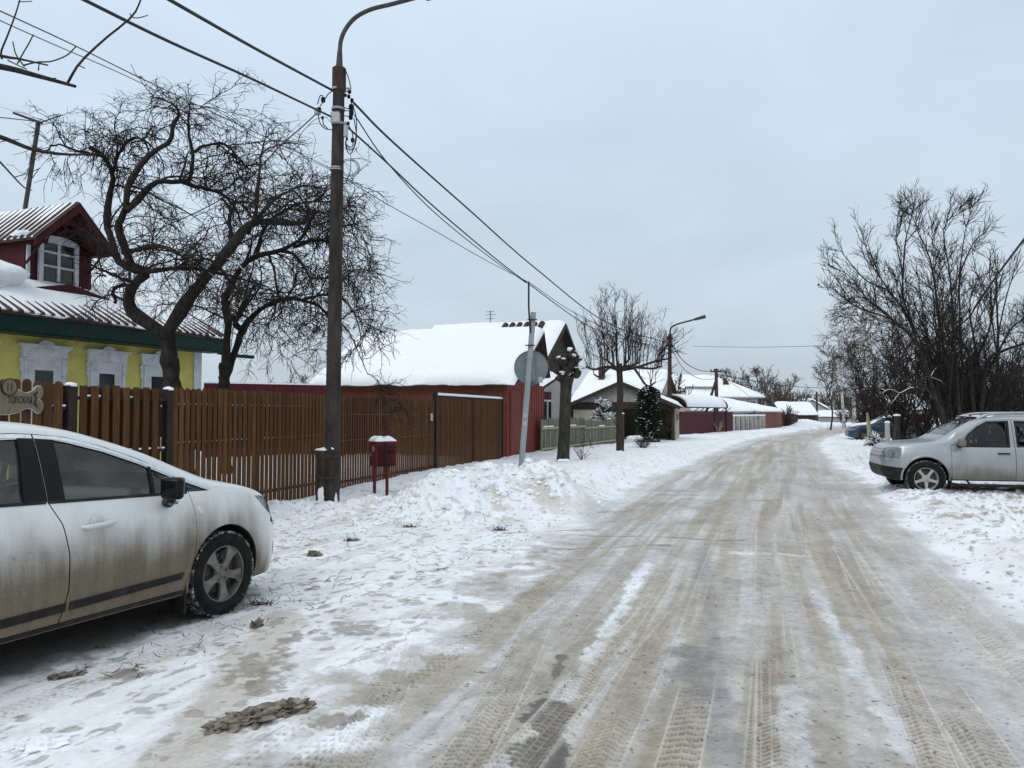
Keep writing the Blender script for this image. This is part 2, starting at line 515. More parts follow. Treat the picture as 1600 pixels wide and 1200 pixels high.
    streak((1.6, 4.5), (1.25, 3.4), 0.10, [0.62, 0.64, 0.66], 0.6, 78)
    streak((0.20, 4.2), (0.13, 3.6), 0.13, [0.10, 0.09, 0.08], 0.92, 75, 0.6)
    streak((0.33, 5.1), (0.25, 4.65), 0.045, [0.11, 0.10, 0.09], 0.85, 76)
    streak((3.05, 5.6), (2.3, 3.6), 0.16, [0.40, 0.40, 0.41], 0.5, 79)
    streak((2.6, 8.9), (3.2, 8.7), 0.14, [0.70, 0.71, 0.71], 0.7, 77)
    # cracks and slush seams across the road by the turning
    for (a, b, wd, kk) in (((-0.4, 9.05), (1.9, 9.35), 0.075, 0.85), ((0.9, 10.2), (2.9, 9.75), 0.055, 0.8), ((-0.3, 10.3), (1.2, 10.7), 0.05, 0.6),
                          ((3.2, 14.4), (4.9, 14.1), 0.09, 0.7), ((2.9, 15.3), (3.6, 15.0), 0.16, 0.6), ((1.2, 12.2), (2.2, 12.9), 0.05, 0.55)):
        d, h = seg_dist(x, y, a, b)
        n = fbm(x * 3, y * 6, 4, 80) - 0.5
        mixin(sst(wd, wd * 0.3, np.abs(d + n * 0.16)) * kk * sst(0.3, 0.5, fbm(x * 2, y * 2, 3, 81)), [0.20, 0.175, 0.145])
    # printed treads: dirty grooves, darkened further as painted shade; ribs lightened against it
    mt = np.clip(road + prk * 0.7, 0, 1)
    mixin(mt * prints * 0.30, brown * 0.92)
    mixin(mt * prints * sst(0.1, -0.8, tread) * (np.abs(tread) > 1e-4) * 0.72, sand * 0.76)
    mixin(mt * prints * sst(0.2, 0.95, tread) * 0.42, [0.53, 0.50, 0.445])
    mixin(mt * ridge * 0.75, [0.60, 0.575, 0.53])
    # parking patch: packed snow with scraped streaks along the car
    a = R(21); p = x * math.sin(a) + y * math.cos(a); q = x * math.cos(a) - y * math.sin(a)
    pk = sst(-0.2, 0.5, e2) * sst(13, 10.5, y + 0.35 * x) * (t < 0)
    st = fbm(p * 0.55, q * 4.2, 5, 91, 0.6)
    mixin(pk * sst(0.52, 0.68, st) * 0.50, [0.60, 0.59, 0.575])
    mixin(pk * sst(0.56, 0.70, fbm(p * 0.4 + 5, q * 2.2, 5, 93, 0.6)) * 0.30, [0.52, 0.455, 0.37])
    mixin(pk * sst(0.64, 0.74, fbm(p * 4.0, q * 14, 5, 95, 0.65)) * 0.6, [0.22, 0.20, 0.17])
    # muddy print that leads to the car
    d, h = seg_dist(x, y, (-1.50, 3.2), (-1.78, 6.1))
    mixin(sst(0.22, 0.12, d + (n2 - 0.5) * 0.26) * 0.62, [0.47, 0.42, 0.35])
    for (cx, cy, rx, ry, seed) in ((-1.62, 4.9, 0.16, 0.28, 1), (-1.55, 5.5, 0.1, 0.2, 2), (-2.35, 4.75, 0.14, 0.1, 3), (-1.42, 4.55, 0.13, 0.15, 4), (-0.9, 4.1, 0.12, 0.1, 5), (-1.2, 5.8, .2, .15, 6)):
        d = np.hypot((x - cx) / rx, (y - cy) / ry)
        mixin(sst(1.1, 0.6, d + (fbm(x * 9, y * 9, 5, 96 + seed, 0.65) - 0.5) * 3.4) * 0.7, [0.23, 0.20, 0.165])
    # dirty slush between parking patch and road
    sl = bump2(x, y, -0.4, 5.4, 0.65, 2.8, 15)
    mixin(sl * sst(0.50, 0.64, fbm(x * 3.4, y * 3.4, 5, 97, 0.62)) * 0.75, [0.33, 0.29, 0.23])
    sl2 = bump2(x, y, 0.2, 8.2, 0.5, 1.8, 20)
    mixin(sl2 * sst(0.53, 0.62, fbm(x * 5, y * 5, 5, 98, 0.62)) * 0.7, [0.27, 0.22, 0.16])
    # shadow under the white car, painted into the ground colour
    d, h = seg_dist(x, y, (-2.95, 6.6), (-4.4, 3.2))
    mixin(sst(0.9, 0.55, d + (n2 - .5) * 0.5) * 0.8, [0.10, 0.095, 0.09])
    # sand flung on the heap
    hm = np.clip(bump2(x, y, 0.45, 12.8, 0.75, 0.8, 0) + 0.8 * bump2(x, y, 1.3, 14.6, 0.5, 1.0, 20) + 0.7 * bump2(x, y, -0.2, 12.2, 1.3, 0.25, 75), 0, 1)
    mixin(hm * sst(0.42, 0.62, fbm(x * 2.6, y * 2.6, 5, 99, 0.6)) * 0.75, [0.50, 0.44, 0.36])
    # specks of dirt and frozen grass on the verges
    off = sst(0.1, 0.6, e)
    dens = sst(0.40, 0.62, fbm(x * 0.5, y * 0.5, 3, 101))
    spf = 9.0
    sp = vnoise(x * spf, y * spf, 102) * 0.6 + vnoise(x * spf * 2.1, y * spf * 2.1, 103) * 0.4
    fade = sst(45, 12, rr)
    mixin(off * (t > 0) * sst(0.60, 0.70, sp + 0.05 * dens) * (0.45 + 0.45 * dens) * fade, [0.33, 0.29, 0.23])
    mixin(off * (t < 0) * (1 - pk) * sst(0.69, 0.77, sp + 0.05 * dens) * 0.5 * fade, [0.36, 0.33, 0.28])
    mixin(pk * sst(0.70, 0.76, sp + 0.03 * dens) * 0.5, [0.22, 0.20, 0.15])
    mixin(off * (t > 0) * sst(1.5, 0.2, e) * sst(0.45, 0.6, n1) * 0.35, [0.56, 0.52, 0.46])
    mixin(off * (t < 0) * (1 - pk) * sst(1.0, 0.1, e) * sst(0.42, 0.6, n1) * 0.3, [0.60, 0.58, 0.55])
    mixin(off * sst(20, 60, rr) * sst(0.5, 0.65, fbm(x * 0.35, y * 1.2, 4, 107)) * 0.25, [0.42, 0.39, 0.34])
    grit = fbm(x * 14, y * 14, 4, 120, 0.7); mott = fbm(x * 2.2, y * 2.2, 5, 121, 0.6)
    gm = np.clip(road + pk * 0.5, 0, 1) * sst(40, 10, rr)
    C = C * (1 + gm * ((grit - 0.5) * 0.55 + (mott - 0.5) * 0.35))[:, None]
    cr_ = vnoise(x * 30, y * 30, 130) * 0.6 + vnoise(x * 61, y * 61, 131) * 0.4
    mixin(gm * sst(0.80, 0.86, cr_ + 0.10 * (mott - 0.5)) * 0.75, [0.12, 0.10, 0.08])
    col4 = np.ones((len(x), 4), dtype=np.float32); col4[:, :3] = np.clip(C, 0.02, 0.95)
    rough_mask = np.clip(road, 0, 1)
    V = np.stack([x, y, z], 1)
    nr, ncol = len(rs), len(th)
    ii = np.arange(nr - 1)[:, None] * ncol + np.arange(ncol)[None]
    jj = np.arange(nr - 1)[:, None] * ncol + (np.arange(ncol)[None] + 1) % ncol
    F = np.stack([ii, jj, jj + ncol, ii + ncol], -1).reshape(-1, 4)[:, ::-1]
    fc = e[F].mean(1)
    isroad = (fc < 0)
    # ------------------------------------------------------------ material shared by both sheets
    m, nt, b = new_mat('packed_snow')
    at = nd(nt, 'ShaderNodeAttribute', attribute_name='dirt_and_shade')
    tcg = nd(nt, 'ShaderNodeTexCoord')
    geo = tcg.outputs['Object']
    g1 = noise(nt, geo, 38.0, 5.0, 0.65); g2 = noise(nt, geo, 150.0, 3.0, 0.6); g3 = noise(nt, geo, 9.0, 5.0, 0.6)
    v = math_(nt, 'MULTIPLY', maprange(nt, g1, 0.25, 0.75, 0.80, 1.16), maprange(nt, g2, 0.2, 0.8, 0.90, 1.09))
    # snow itself is even, dirt is grainy
    sepc = nd(nt, 'ShaderNodeSeparateColor', {0: at.outputs['Color']})
    dirty = maprange(nt, sepc.outputs[2], 0.84, 0.60, 0.12, 1.0)
    v2 = nd(nt, 'ShaderNodeMix', {0: dirty, 2: 1.0, 3: v}).outputs[0]
    vm = nd(nt, 'ShaderNodeVectorMath', {0: at.outputs['Color'], 3: v2}, operation='SCALE')
    nt.links.new(vm.outputs[0], b.inputs['Base Color'])
    hs = math_(nt, 'ADD', math_(nt, 'MULTIPLY', g1, 0.5), math_(nt, 'ADD', math_(nt, 'MULTIPLY', g2, 0.18), g3))
    bp = nd(nt, 'ShaderNodeBump', {'Height': hs, 'Strength': 0.55, 'Distance': 0.022})
    nt.links.new(bp.outputs[0], b.inputs['Normal'])
    nt.links.new(maprange(nt, dirty, 0.1, 1.0, 0.75, 0.62), b.inputs['Roughness'])
    b.inputs['Specular IOR Level'].default_value = 0.25
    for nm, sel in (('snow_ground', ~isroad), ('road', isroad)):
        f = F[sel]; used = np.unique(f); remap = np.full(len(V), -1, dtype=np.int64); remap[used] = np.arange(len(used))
        o = np_mesh(nm, V[used], remap[f], m, attrs={'dirt_and_shade': ('FLOAT_COLOR', col4[used])})
        tag(o, kind='structure')
        o['label'] = 'white packed snow verges and parking patch beside the road' if nm == 'snow_ground' else 'brown slushy snow covered road with tyre tracks bending right'
    # innermost disc under the camera
    k = ncol
    inner = np.vstack([V[:k], [[0, 0, float(z[:k].mean())]]])
    fi = np.stack([np.arange(k), (np.arange(k) + 1) % k, np.full(k, k)], 1)[:, ::-1]
    me = bpy.data.objects['road'].data
    ci = np.vstack([col4[:k], col4[:1]])
    o = np_mesh('road_underfoot', inner, fi, m, attrs={'dirt_and_shade': ('FLOAT_COLOR', ci)}); tag(o, kind='structure')

def gz(x, y):
    return float(g_height(np.array([x]), np.array([y]), True)[0])

build_ground()
# ------------------------------------------------------------------ materials for vehicles
def car_paint(name, colr, dirtc, z0, z1, amount, metal=0.0, rough=0.28, streak=22.0, full=0.9, spatter=0.75):
    """car paint with real road grime caught on the lower flanks"""
    m, nt, b = new_mat(name)
    tc = nd(nt, 'ShaderNodeTexCoord'); ob = tc.outputs['Object']
    sp = nd(nt, 'ShaderNodeSeparateXYZ', {0: ob})
    st = noise(nt, nd(nt, 'ShaderNodeMapping', {'Vector': ob, 'Scale': (streak, streak, 1.6)}).outputs[0], 1.0, 5.0, 0.65)
    big = noise(nt, nd(nt, 'ShaderNodeMapping', {'Vector': ob, 'Scale': (2.2, 2.2, 1.4)}).outputs[0], 1.0, 3.0)
    fine = noise(nt, ob, 130.0, 4.0, 0.7)
    zz = math_(nt, 'ADD', sp.outputs[2], math_(nt, 'MULTIPLY', math_(nt, 'SUBTRACT', st, 0.5), 0.20))
    zz = math_(nt, 'ADD', zz, math_(nt, 'MULTIPLY', math_(nt, 'SUBTRACT', big, 0.5), 0.55))
    zz = math_(nt, 'ADD', zz, maprange(nt, sp.outputs[0], 0.30, 0.66, 0.0, 0.55))
    f = nd(nt, 'ShaderNodeMapRange', {0: zz, 1: z1, 2: z0, 3: 0.0, 4: 1.0}, interpolation_type='SMOOTHSTEP').outputs[0]
    g = maprange(nt, fine, 0.3, 0.7, 0.86, 1.0)
    f = math_(nt, 'MULTIPLY', math_(nt, 'MULTIPLY', f, g), amount)
    spn = noise(nt, ob, 46.0, 2.0, 0.5); spz = maprange(nt, zz, z0 + 0.1, z1 + 0.22, 0.60, 0.86)
    spat = nd(nt, 'ShaderNodeMapRange', {0: math_(nt, 'SUBTRACT', spn, spz), 1: -0.02, 2: 0.05, 3: 0.0, 4: spatter}).outputs[0]
    f = math_(nt, 'MAXIMUM', f, spat)
    dust = math_(nt, 'MULTIPLY', maprange(nt, fine, 0.45, 0.7), 0.10)
    f = math_(nt, 'MINIMUM', math_(nt, 'ADD', f, dust), full)
    dc = mixc(nt, maprange(nt, st, 0.35, 0.65), dirtc, tuple(min(1, c * 1.45) for c in dirtc))
    c = mixc(nt, f, colr, dc)
    nt.links.new(c, b.inputs['Base Color'])
    nt.links.new(maprange(nt, f, 0.0, 0.7, rough, 0.85), b.inputs['Roughness'])
    cl_ = maprange(nt, f, 0.0, 0.35, 1.0, 0.0)
    nt.links.new(math_(nt, 'MULTIPLY', cl_, metal), b.inputs['Metallic'])
    nt.links.new(math_(nt, 'MULTIPLY', cl_, 0.35), b.inputs['Coat Weight']); nt.links.new(maprange(nt, f, 0.0, 0.5, 0.5, 0.12), b.inputs['Specular IOR Level'])
    b.inputs['Coat Roughness'].default_value = 0.12
    bp = nd(nt, 'ShaderNodeBump', {'Height': fine, 'Strength': 0.12, 'Distance': 0.002})
    nt.links.new(bp.outputs[0], b.inputs['Normal'])
    return m

def glass_mat(name, tint=(0.30, 0.37, 0.36), dusty=0.06):
    m = bpy.data.materials.new(name); m.use_nodes = True; nt = m.node_tree
    for n in list(nt.nodes): nt.nodes.remove(n)
    out = nd(nt, 'ShaderNodeOutputMaterial')
    t = nd(nt, 'ShaderNodeBsdfTransparent', {'Color': tint + (1,)})
    g = nd(nt, 'ShaderNodeBsdfGlossy', {'Color': (1, 1, 1, 1), 'Roughness': 0.015})
    fr = nd(nt, 'ShaderNodeFresnel', {'IOR': 1.5})
    a = nd(nt, 'ShaderNodeMixShader', {0: fr.outputs[0], 1: t.outputs[0], 2: g.outputs[0]})
    d = nd(nt, 'ShaderNodeBsdfDiffuse', {'Color': (0.36, 0.35, 0.32, 1)})
    nz = noise(nt, coords(nt, (3, 3, 5)), 1.0, 6.0, 0.65)
    f = maprange(nt, nz, 0.4, 0.75, dusty * 0.4, dusty * 2)
    s = nd(nt, 'ShaderNodeMixShader', {0: f, 1: a.outputs[0], 2: d.outputs[0]})
    nt.links.new(s.outputs[0], out.inputs[0])
    return m

def plain(name, c, rough=0.5, metal=0.0, spec=0.5):
    m, nt, b = new_mat(name)
    f = noise(nt, coords(nt, (25, 25, 25)), 1.0, 4.0)
    nt.links.new(mixc(nt, maprange(nt, f, 0.3, 0.7), tuple(x * 0.85 for x in c), tuple(min(1, x * 1.12) for x in c)), b.inputs['Base Color'])
    b.inputs['Roughness'].default_value = rough; b.inputs['Metallic'].default_value = metal; b.inputs['Specular IOR Level'].default_value = spec
    return m

M_blackpl = pbr('black_plastic', (0.009, 0.009, 0.009), (0.020, 0.019, 0.018), (18, 18, 18), rough=0.55, bump=0.05, c3=(0.06, 0.052, 0.040), s3=(5, 5, 9), lo3=0.52, hi3=0.78, spec=0.2)
M_glossblack = plain('gloss_black', (0.007, 0.0075, 0.008), 0.14, 0.0, 0.18)
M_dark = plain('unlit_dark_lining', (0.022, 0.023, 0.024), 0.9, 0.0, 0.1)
M_rubber = pbr('tyre_rubber', (0.008, 0.008, 0.008), (0.020, 0.019, 0.018), (14, 14, 14), rough=0.85, bump=0.2, c3=(0.40, 0.40, 0.40), s3=(9, 9, 9), lo3=0.66, hi3=0.76, spec=0.12)
M_tyresnow = pbr('snow_caked_tread', (0.025, 0.024, 0.023), (0.42, 0.42, 0.42), (24, 24, 24), lo=0.46, hi=0.68, rough=0.9, bump=0.6)
M_rim = pbr('dusty_alloy', (0.15, 0.145, 0.135), (0.24, 0.235, 0.22), (12, 12, 12), rough=0.42, bump=0.05, metal=0.55, c3=(0.09, 0.08, 0.065), s3=(8, 8, 8), lo3=0.45, hi3=0.7)
M_rimb = pbr('bright_alloy', (0.34, 0.34, 0.34), (0.46, 0.46, 0.46), (12, 12, 12), rough=0.38, bump=0.05, metal=0.5)
M_iron = pbr('brake_iron', (0.05, 0.045, 0.04), (0.11, 0.095, 0.08), (20, 20, 20), rough=0.7, metal=0.4)
M_chrome = plain('bright_trim', (0.72, 0.73, 0.74), 0.18, 0.9)
M_seat = plain('seat_cloth', (0.14, 0.15, 0.15), 0.95)
M_seatl = plain('pale_seat_cloth', (0.30, 0.31, 0.30), 0.95)
M_glass = glass_mat('side_glass', (0.86, 0.93, 0.90), 0.10)
M_glassd = glass_mat('dark_side_glass', (0.26, 0.30, 0.30), 0.004)
M_lamp = plain('lamp_lens', (0.20, 0.215, 0.225), 0.06, 0.5)
M_snow, _nt, _b = new_mat('fresh_snow')
_f1 = noise(_nt, coords(_nt, (1, 1, 1)), 9.0, 5.0); _f2 = noise(_nt, coords(_nt, (1, 1, 1)), 70.0, 3.0)
_nt.links.new(mixc(_nt, maprange(_nt, _f1, 0.3, 0.7), (0.80, 0.82, 0.85), (0.88, 0.89, 0.91)), _b.inputs['Base Color'])
_b.inputs['Roughness'].default_value = 0.75; _b.inputs['Specular IOR Level'].default_value = 0.2
_bp = nd(_nt, 'ShaderNodeBump', {'Height': math_(_nt, 'ADD', _f1, math_(_nt, 'MULTIPLY', _f2, 0.25)), 'Strength': 0.5, 'Distance': 0.03})
_nt.links.new(_bp.outputs[0], _b.inputs['Normal'])

# ------------------------------------------------------------------ car bodies
def loft(spec, ns=150, inset=0.0):
    xs0, xs1 = spec['x'][0], spec['x'][1]
    u = np.linspace(0, 1, ns); u = 0.5 - 0.5 * np.cos(u * math.pi) * (0.35 + 0.65 * 1) if False else u
    # denser towards both ends
    u = u + 0.06 * np.sin(2 * math.pi * u) * -1
    X = xs0 + (xs1 - xs0) * u
    g = lambda k: crom_at([p[0] for p in spec[k]], [p[1] for p in spec[k]], X)
    zt, zb, zl, wm, tb = g('ztop'), g('zbot'), g('zbelt'), g('wmax'), g('tuck')
    zl = np.minimum(zl, zt - 0.02)
    zt = zt - inset; zl = zl - inset * 0.3; wm = wm - inset; zb = zb + inset
    rows = []
    for i in range(ns):
        zm = zb[i] + (zl[i] - zb[i]) * 0.55
        w = wm[i]; wb = w - tb[i]; H = zt[i] - zl[i]
        yr = wb - spec['tumble'] * H
        ck = min(1.0, max(0.0, (H - 0.06) / 0.25))
        ct = [(0, zb[i]), (w * 0.55, zb[i]), (w - 0.085, zb[i] + 0.005), (w - 0.03, zb[i] + 0.07), (w - 0.008, zb[i] + (zm - zb[i]) * 0.55), (w, zm),
              (w - 0.012, zm + (zl[i] - zm) * 0.5), (wb + 0.014, zl[i] - 0.035), (wb, zl[i]),
              (wb - spec['tumble'] * 0.40 * H - 0.02 * (1 - ck), zl[i] + (0.40 + 0.15 * (1 - ck)) * H),
              (yr + 0.012 * ck - 0.09 * (1 - ck), zl[i] + 0.80 * H), (yr - 0.075 - 0.12 * (1 - ck), zl[i] + 0.945 * H), (yr * 0.5, zl[i] + 0.99 * H), (0, zt[i])]
        rows.append(crom(ct, 13 * 5 + 1))
    rows = np.array(rows)               # ns, m, 2
    m = rows.shape[1]
    V = np.zeros((ns, 2 * m - 2, 3))
    V[:, :m, 0] = X[:, None]; V[:, :m, 1] = rows[:, :, 0]; V[:, :m, 2] = rows[:, :, 1]
    V[:, m:, 0] = X[:, None]; V[:, m:, 1] = -rows[:, m - 2:0:-1, 0]; V[:, m:, 2] = rows[:, m - 2:0:-1, 1]
    k = 2 * m - 2
    verts = V.reshape(-1, 3)
    faces = []
    for i in range(ns - 1):
        for j in range(k):
            j2 = (j + 1) % k
            faces.append((i * k + j, i * k + j2, (i + 1) * k + j2, (i + 1) * k + j))
    faces.append(tuple(range(k - 1, -1, -1))); faces.append(tuple((ns - 1) * k + j for j in range(k)))
    me = bpy.data.meshes.new('loft'); me.from_pydata([tuple(p) for p in verts], [], faces)
    bm = bmesh.new(); bm.from_mesh(me); bmesh.ops.recalc_face_normals(bm, faces=bm.faces); bm.to_mesh(me); bm.free()
    return me

def tmp_obj(me, mat):
    me.materials.clear(); me.materials.append(mat)
    o = bpy.data.objects.new('tmp', me); col.objects.link(o); return o

def boolean(a, b, op):
    md = a.modifiers.new('b', 'BOOLEAN'); md.operation = op; md.solver = 'EXACT'; md.object = b
    try: md.material_mode = 'TRANSFER'
    except Exception: pass
    dg = bpy.context.evaluated_depsgraph_get(); dg.update()
    me = bpy.data.meshes.new_from_object(a.evaluated_get(dg))
    a.modifiers.remove(md)
    return me

def apply_bool(a, b, op):
    me = boolean(a, b, op); old = a.data; a.data = me
    bpy.data.meshes.remove(old)

def drop(o):
    me = o.data; bpy.data.objects.remove(o)
    if me and me.users == 0: bpy.data.meshes.remove(me)

def prism_obj(poly, a, b, axis, mat):
    mb = MB(); mb.prism(poly, a, b, axis); o = mb.build('tmp', mat); return o

def grow(poly, d):
    n = len(poly); out = []
    A = sum(poly[i][0] * poly[(i + 1) % n][1] - poly[(i + 1) % n][0] * poly[i][1] for i in range(n))
    sg = 1 if A > 0 else -1
    for i in range(n):
        p0 = Vector(poly[i - 1]); p1 = Vector(poly[i]); p2 = Vector(poly[(i + 1) % n])
        e1 = (p1 - p0).normalized(); e2 = (p2 - p1).normalized()
        n1 = Vector((e1.y, -e1.x)) * sg; n2 = Vector((e2.y, -e2.x)) * sg
        k = n1 + n2; k = k / max(k.length_squared, 0.3) * 2 if k.length > 1e-6 else n1
        out.append(tuple(p1 + k * d))
    return out

class Skin:
    """the uncut body surface: projects trim on it and lends its normals to the cut pieces"""
    def __init__(s, me):
        s.me = me
        me.polygons.foreach_set('use_smooth', [True] * len(me.polygons))
        s.vs = [v.co.copy() for v in me.vertices]; s.ns = [v.normal.copy() for v in me.vertices]
        s.polys = [tuple(p.vertices) for p in me.polygons]
        s.bvh = BVHTree.FromPolygons(s.vs, s.polys)
    def y(s, x, z, side):
        h = s.bvh.ray_cast(Vector((x, side * 3, z)), Vector((0, -side, 0)))
        return h[0].y if h[0] is not None else None
    def z(s, x, y):
        h = s.bvh.ray_cast(Vector((x, y, 5)), Vector((0, 0, -1)))
        return h[0].z if h[0] is not None else 1.0
    def shade(s, me):
        ln = [None] * len(me.loops)
        fl = []
        for p in me.polygons:
            h = s.bvh.find_nearest(p.center)
            on = h[0] is not None and h[3] < 0.004 and abs(h[1].dot(p.normal)) > 0.9 and len(s.polys[h[2]]) <= 4
            fl.append(True)
            for li in p.loop_indices:
                if not on:
                    ln[li] = tuple(p.normal); continue
                co = me.vertices[me.loops[li].vertex_index].co
                q = s.bvh.find_nearest(co)
                w = Vector((0, 0, 0))
                for vi in s.polys[q[2]]:
                    w += s.ns[vi] / ((s.vs[vi] - co).length + 1e-4)
                if w.length < 1e-6 or w.normalized().dot(p.normal) < 0.5: ln[li] = tuple(p.normal)
                else: ln[li] = tuple(w.normalized())
        me.polygons.foreach_set('use_smooth', fl)
        me.normals_split_custom_set(ln)

def surf_strip(sk, A, B, side, name, mat, parent, off=0.003, th=0.012, n=24, m=3):
    A = crom([(a[0], a[1], 0) for a in A], n)[:, :2]; B = crom([(a[0], a[1], 0) for a in B], n)[:, :2]
    vo, vi = [], []
    for i in range(n):
        for j in range(m):
            t = j / (m - 1); x, z = A[i] * (1 - t) + B[i] * t
            y = sk.y(x, z, side)
            if y is None: y = side * 0.8
            vo.append((x, y + side * off, z)); vi.append((x, y + side * (off - th), z))
    mb = MB(); N = n * m
    f = []
    for i in range(n - 1):
        for j in range(m - 1):
            a = i * m + j
            f += [(a, a + 1, a + m + 1, a + m), (N + a, N + a + m, N + a + m + 1, N + a + 1)]
    ring = [i * m for i in range(n)] + [(n - 1) * m + j for j in range(1, m)] + [i * m + m - 1 for i in range(n - 2, -1, -1)] + [j for j in range(m - 2, 0, -1)]
    for k in range(len(ring)):
        a, b = ring[k], ring[(k + 1) % len(ring)]
        f.append((a, b, N + b, N + a))
    mb.add(vo + vi, f)
    return mb.build(name, mat, parent, smooth=40)

def pane(sk, poly, side, name, mat, parent, off=-0.012, gr=0.02, n=26):
    """glass sheet just inside the opening"""
    pl = grow(poly, gr)
    xs = [p[0] for p in pl]; zs = [p[1] for p in pl]
    x0, x1, z0, z1 = min(xs), max(xs), min(zs), max(zs)
    def span(x):
        hit = []
        for i in range(len(pl)):
            a, b = pl[i], pl[(i + 1) % len(pl)]
            if (a[0] - x) * (b[0] - x) <= 0 and abs(a[0] - b[0]) > 1e-9:
                hit.append(a[1] + (b[1] - a[1]) * (x - a[0]) / (b[0] - a[0]))
        return (min(hit), max(hit)) if len(hit) >= 2 else None
    v = []; mcount = 9; cnt = 0
    for i in range(n + 1):
        x = x0 + 1e-4 + (x1 - x0 - 2e-4) * i / n
        sp = span(x)
        if sp is None: continue
        cnt += 1
        for j in range(mcount):
            z = sp[0] + (sp[1] - sp[0]) * j / (mcount - 1)
            y = sk.y(x, z, side)
            v.append((x, (y if y is not None else side * 0.7) + side * off, z))
    f = [(i * mcount + j, (i + 1) * mcount + j, (i + 1) * mcount + j + 1, i * mcount + j + 1) for i in range(cnt - 1) for j in range(mcount - 1)]
    mb = MB(); mb.add(v, f)
    return mb.build(name, mat, parent, smooth=60)

def wheel(parent, x, y, z, r, w, rimr, side, style, rim_mat):
    """tyre, rim and brake disc; axle along y, outside towards side*y"""
    o = side
    mb = MB()
    hw = w / 2
    pr = [(rimr - 0.004, -hw * 0.86), (rimr + 0.014, -hw * 0.98), (rimr + (r - rimr) * 0.5, -hw * 1.06), (r - 0.022, -hw * 0.95), (r - 0.004, -hw * 0.80)]
    mid = [(r, -hw * 0.72), (r, hw * 0.72)]
    pr2 = [(a, -b) for a, b in pr[::-1]]
    mb.lathe(pr + mid[:1], 56, 'y', mi=0, cap=False)
    mb.lathe(mid, 56, 'y', mi=1, cap=False)
    mb.lathe(mid[1:] + pr2, 56, 'y', mi=0, cap=False)
    # tread blocks
    for k in range(64):
        a = 2 * math.pi * k / 64
        Mx = Matrix.Rotation(a, 4, 'Y')
        for (y0, y1) in ((-hw * 0.86, -hw * 0.40), (-hw * 0.3, hw * 0.3), (hw * 0.40, hw * 0.86)):
            mb.box(-0.0125, 0.0125, y0, y1, r - 0.012, r + 0.006, mi=1, M=Mx)
    t = mb.build('wheel', [M_rubber, M_tyresnow], parent, smooth=50)
    t.location = (x, y, z); t.rotation_euler = (0, random.random() * 3, 0)
    rb = MB()
    f = hw * 0.9 * o
    rb.lathe([(rimr, f), (rimr + 0.004, f * 0.97), (rimr - 0.012, f * 0.93), (rimr - 0.022, f * 0.5), (rimr - 0.03, -f * 0.8)], 56, 'y', cap=False)
    n = 5
    for k in range(n):
        a = 2 * math.pi * k / n
        Mx = Matrix.Rotation(a, 4, 'Y')
        R0, R1 = 0.035, rimr - 0.010
        if style == 'petal':
            outl = [(-0.034, R0), (-0.028, R1 * 0.45), (-0.036, R1 * 0.72), (-0.062, R1 * 0.97), (0.062, R1 * 0.97), (0.036, R1 * 0.72), (0.028, R1 * 0.45), (0.034, R0)]
        else:
            outl = [(-0.030, R0), (-0.026, R1 * 0.5), (-0.024, R1 * 0.8), (-0.034, R1), (0.034, R1), (0.024, R1 * 0.8), (0.026, R1 * 0.5), (0.030, R0)]
        m_ = MB(); m_.prism(outl, f * 0.62, f * 0.90, 'y')
        # dish: pull the hub end inwards
        vv = [Vector((p.x, p.y - o * 0.018 * (1 - min(1, math.hypot(p.x, p.z) / R1)) ** 1.0 - o * 0.006 * (abs(p.x) / 0.05), p.z)) for p in m_.v]
        rb.add(vv, m_.f, 0, 1, Mx)
    rb.lathe([(0.0, f * 0.84), (0.028, f * 0.84), (0.034, f * 0.78), (0.075, f * 0.74), (0.078, f * 0.5)], 24, 'y', cap=False)
    for k in range(n):
        a = 2 * math.pi * (k + 0.5) / n
        rb.lathe([(0.0, 0.012 * o), (0.010, 0.012 * o), (0.011, 0)], 8, 'y', c=(0.055 * math.sin(a), f * 0.76, 0.055 * math.cos(a)), tone=0.3)
    ro = rb.build('rim', rim_mat, t, smooth=35)
    d = MB(); d.lathe([(0.03, f * 0.30), (rimr * 0.68, f * 0.30), (rimr * 0.68, f * 0.22), (0.03, f * 0.22)], 36, 'y', cap=False)
    d.box(-0.06, 0.07, min(f * 0.1, f * 0.5), max(f * 0.1, f * 0.5), rimr * 0.45, rimr * 0.80)
    d.lathe([(0.0, f * 0.05), (rimr * 0.96, f * 0.05), (rimr * 0.96, 0.0)], 36, 'y')
    d.build('brake_disc', M_iron, t, smooth=40)
    return t

def seat(parent, x, y, z, mat, name='seat'):
    mb = MB()
    mb.box(-0.26, 0.26, -0.25, 0.25, 0.0, 0.16)
    Mx = Matrix.Translation((-0.24, 0, 0.10)) @ Matrix.Rotation(R(-14), 4, 'Y')
    mb.box(-0.07, 0.07, -0.24, 0.24, 0.0, 0.60, M=Mx)
    mb.box(-0.06, 0.05, -0.14, 0.14, 0.66, 0.85, M=Mx)
    mb.box(-0.012, 0.012, -0.08, -0.05, 0.58, 0.70, M=Mx); mb.box(-0.012, 0.012, 0.05, 0.08, 0.58, 0.70, M=Mx)
    s = mb.build(name, mat, parent, smooth=40, bevel=0.04, segs=3); s.location = (x, y, z)
    return s

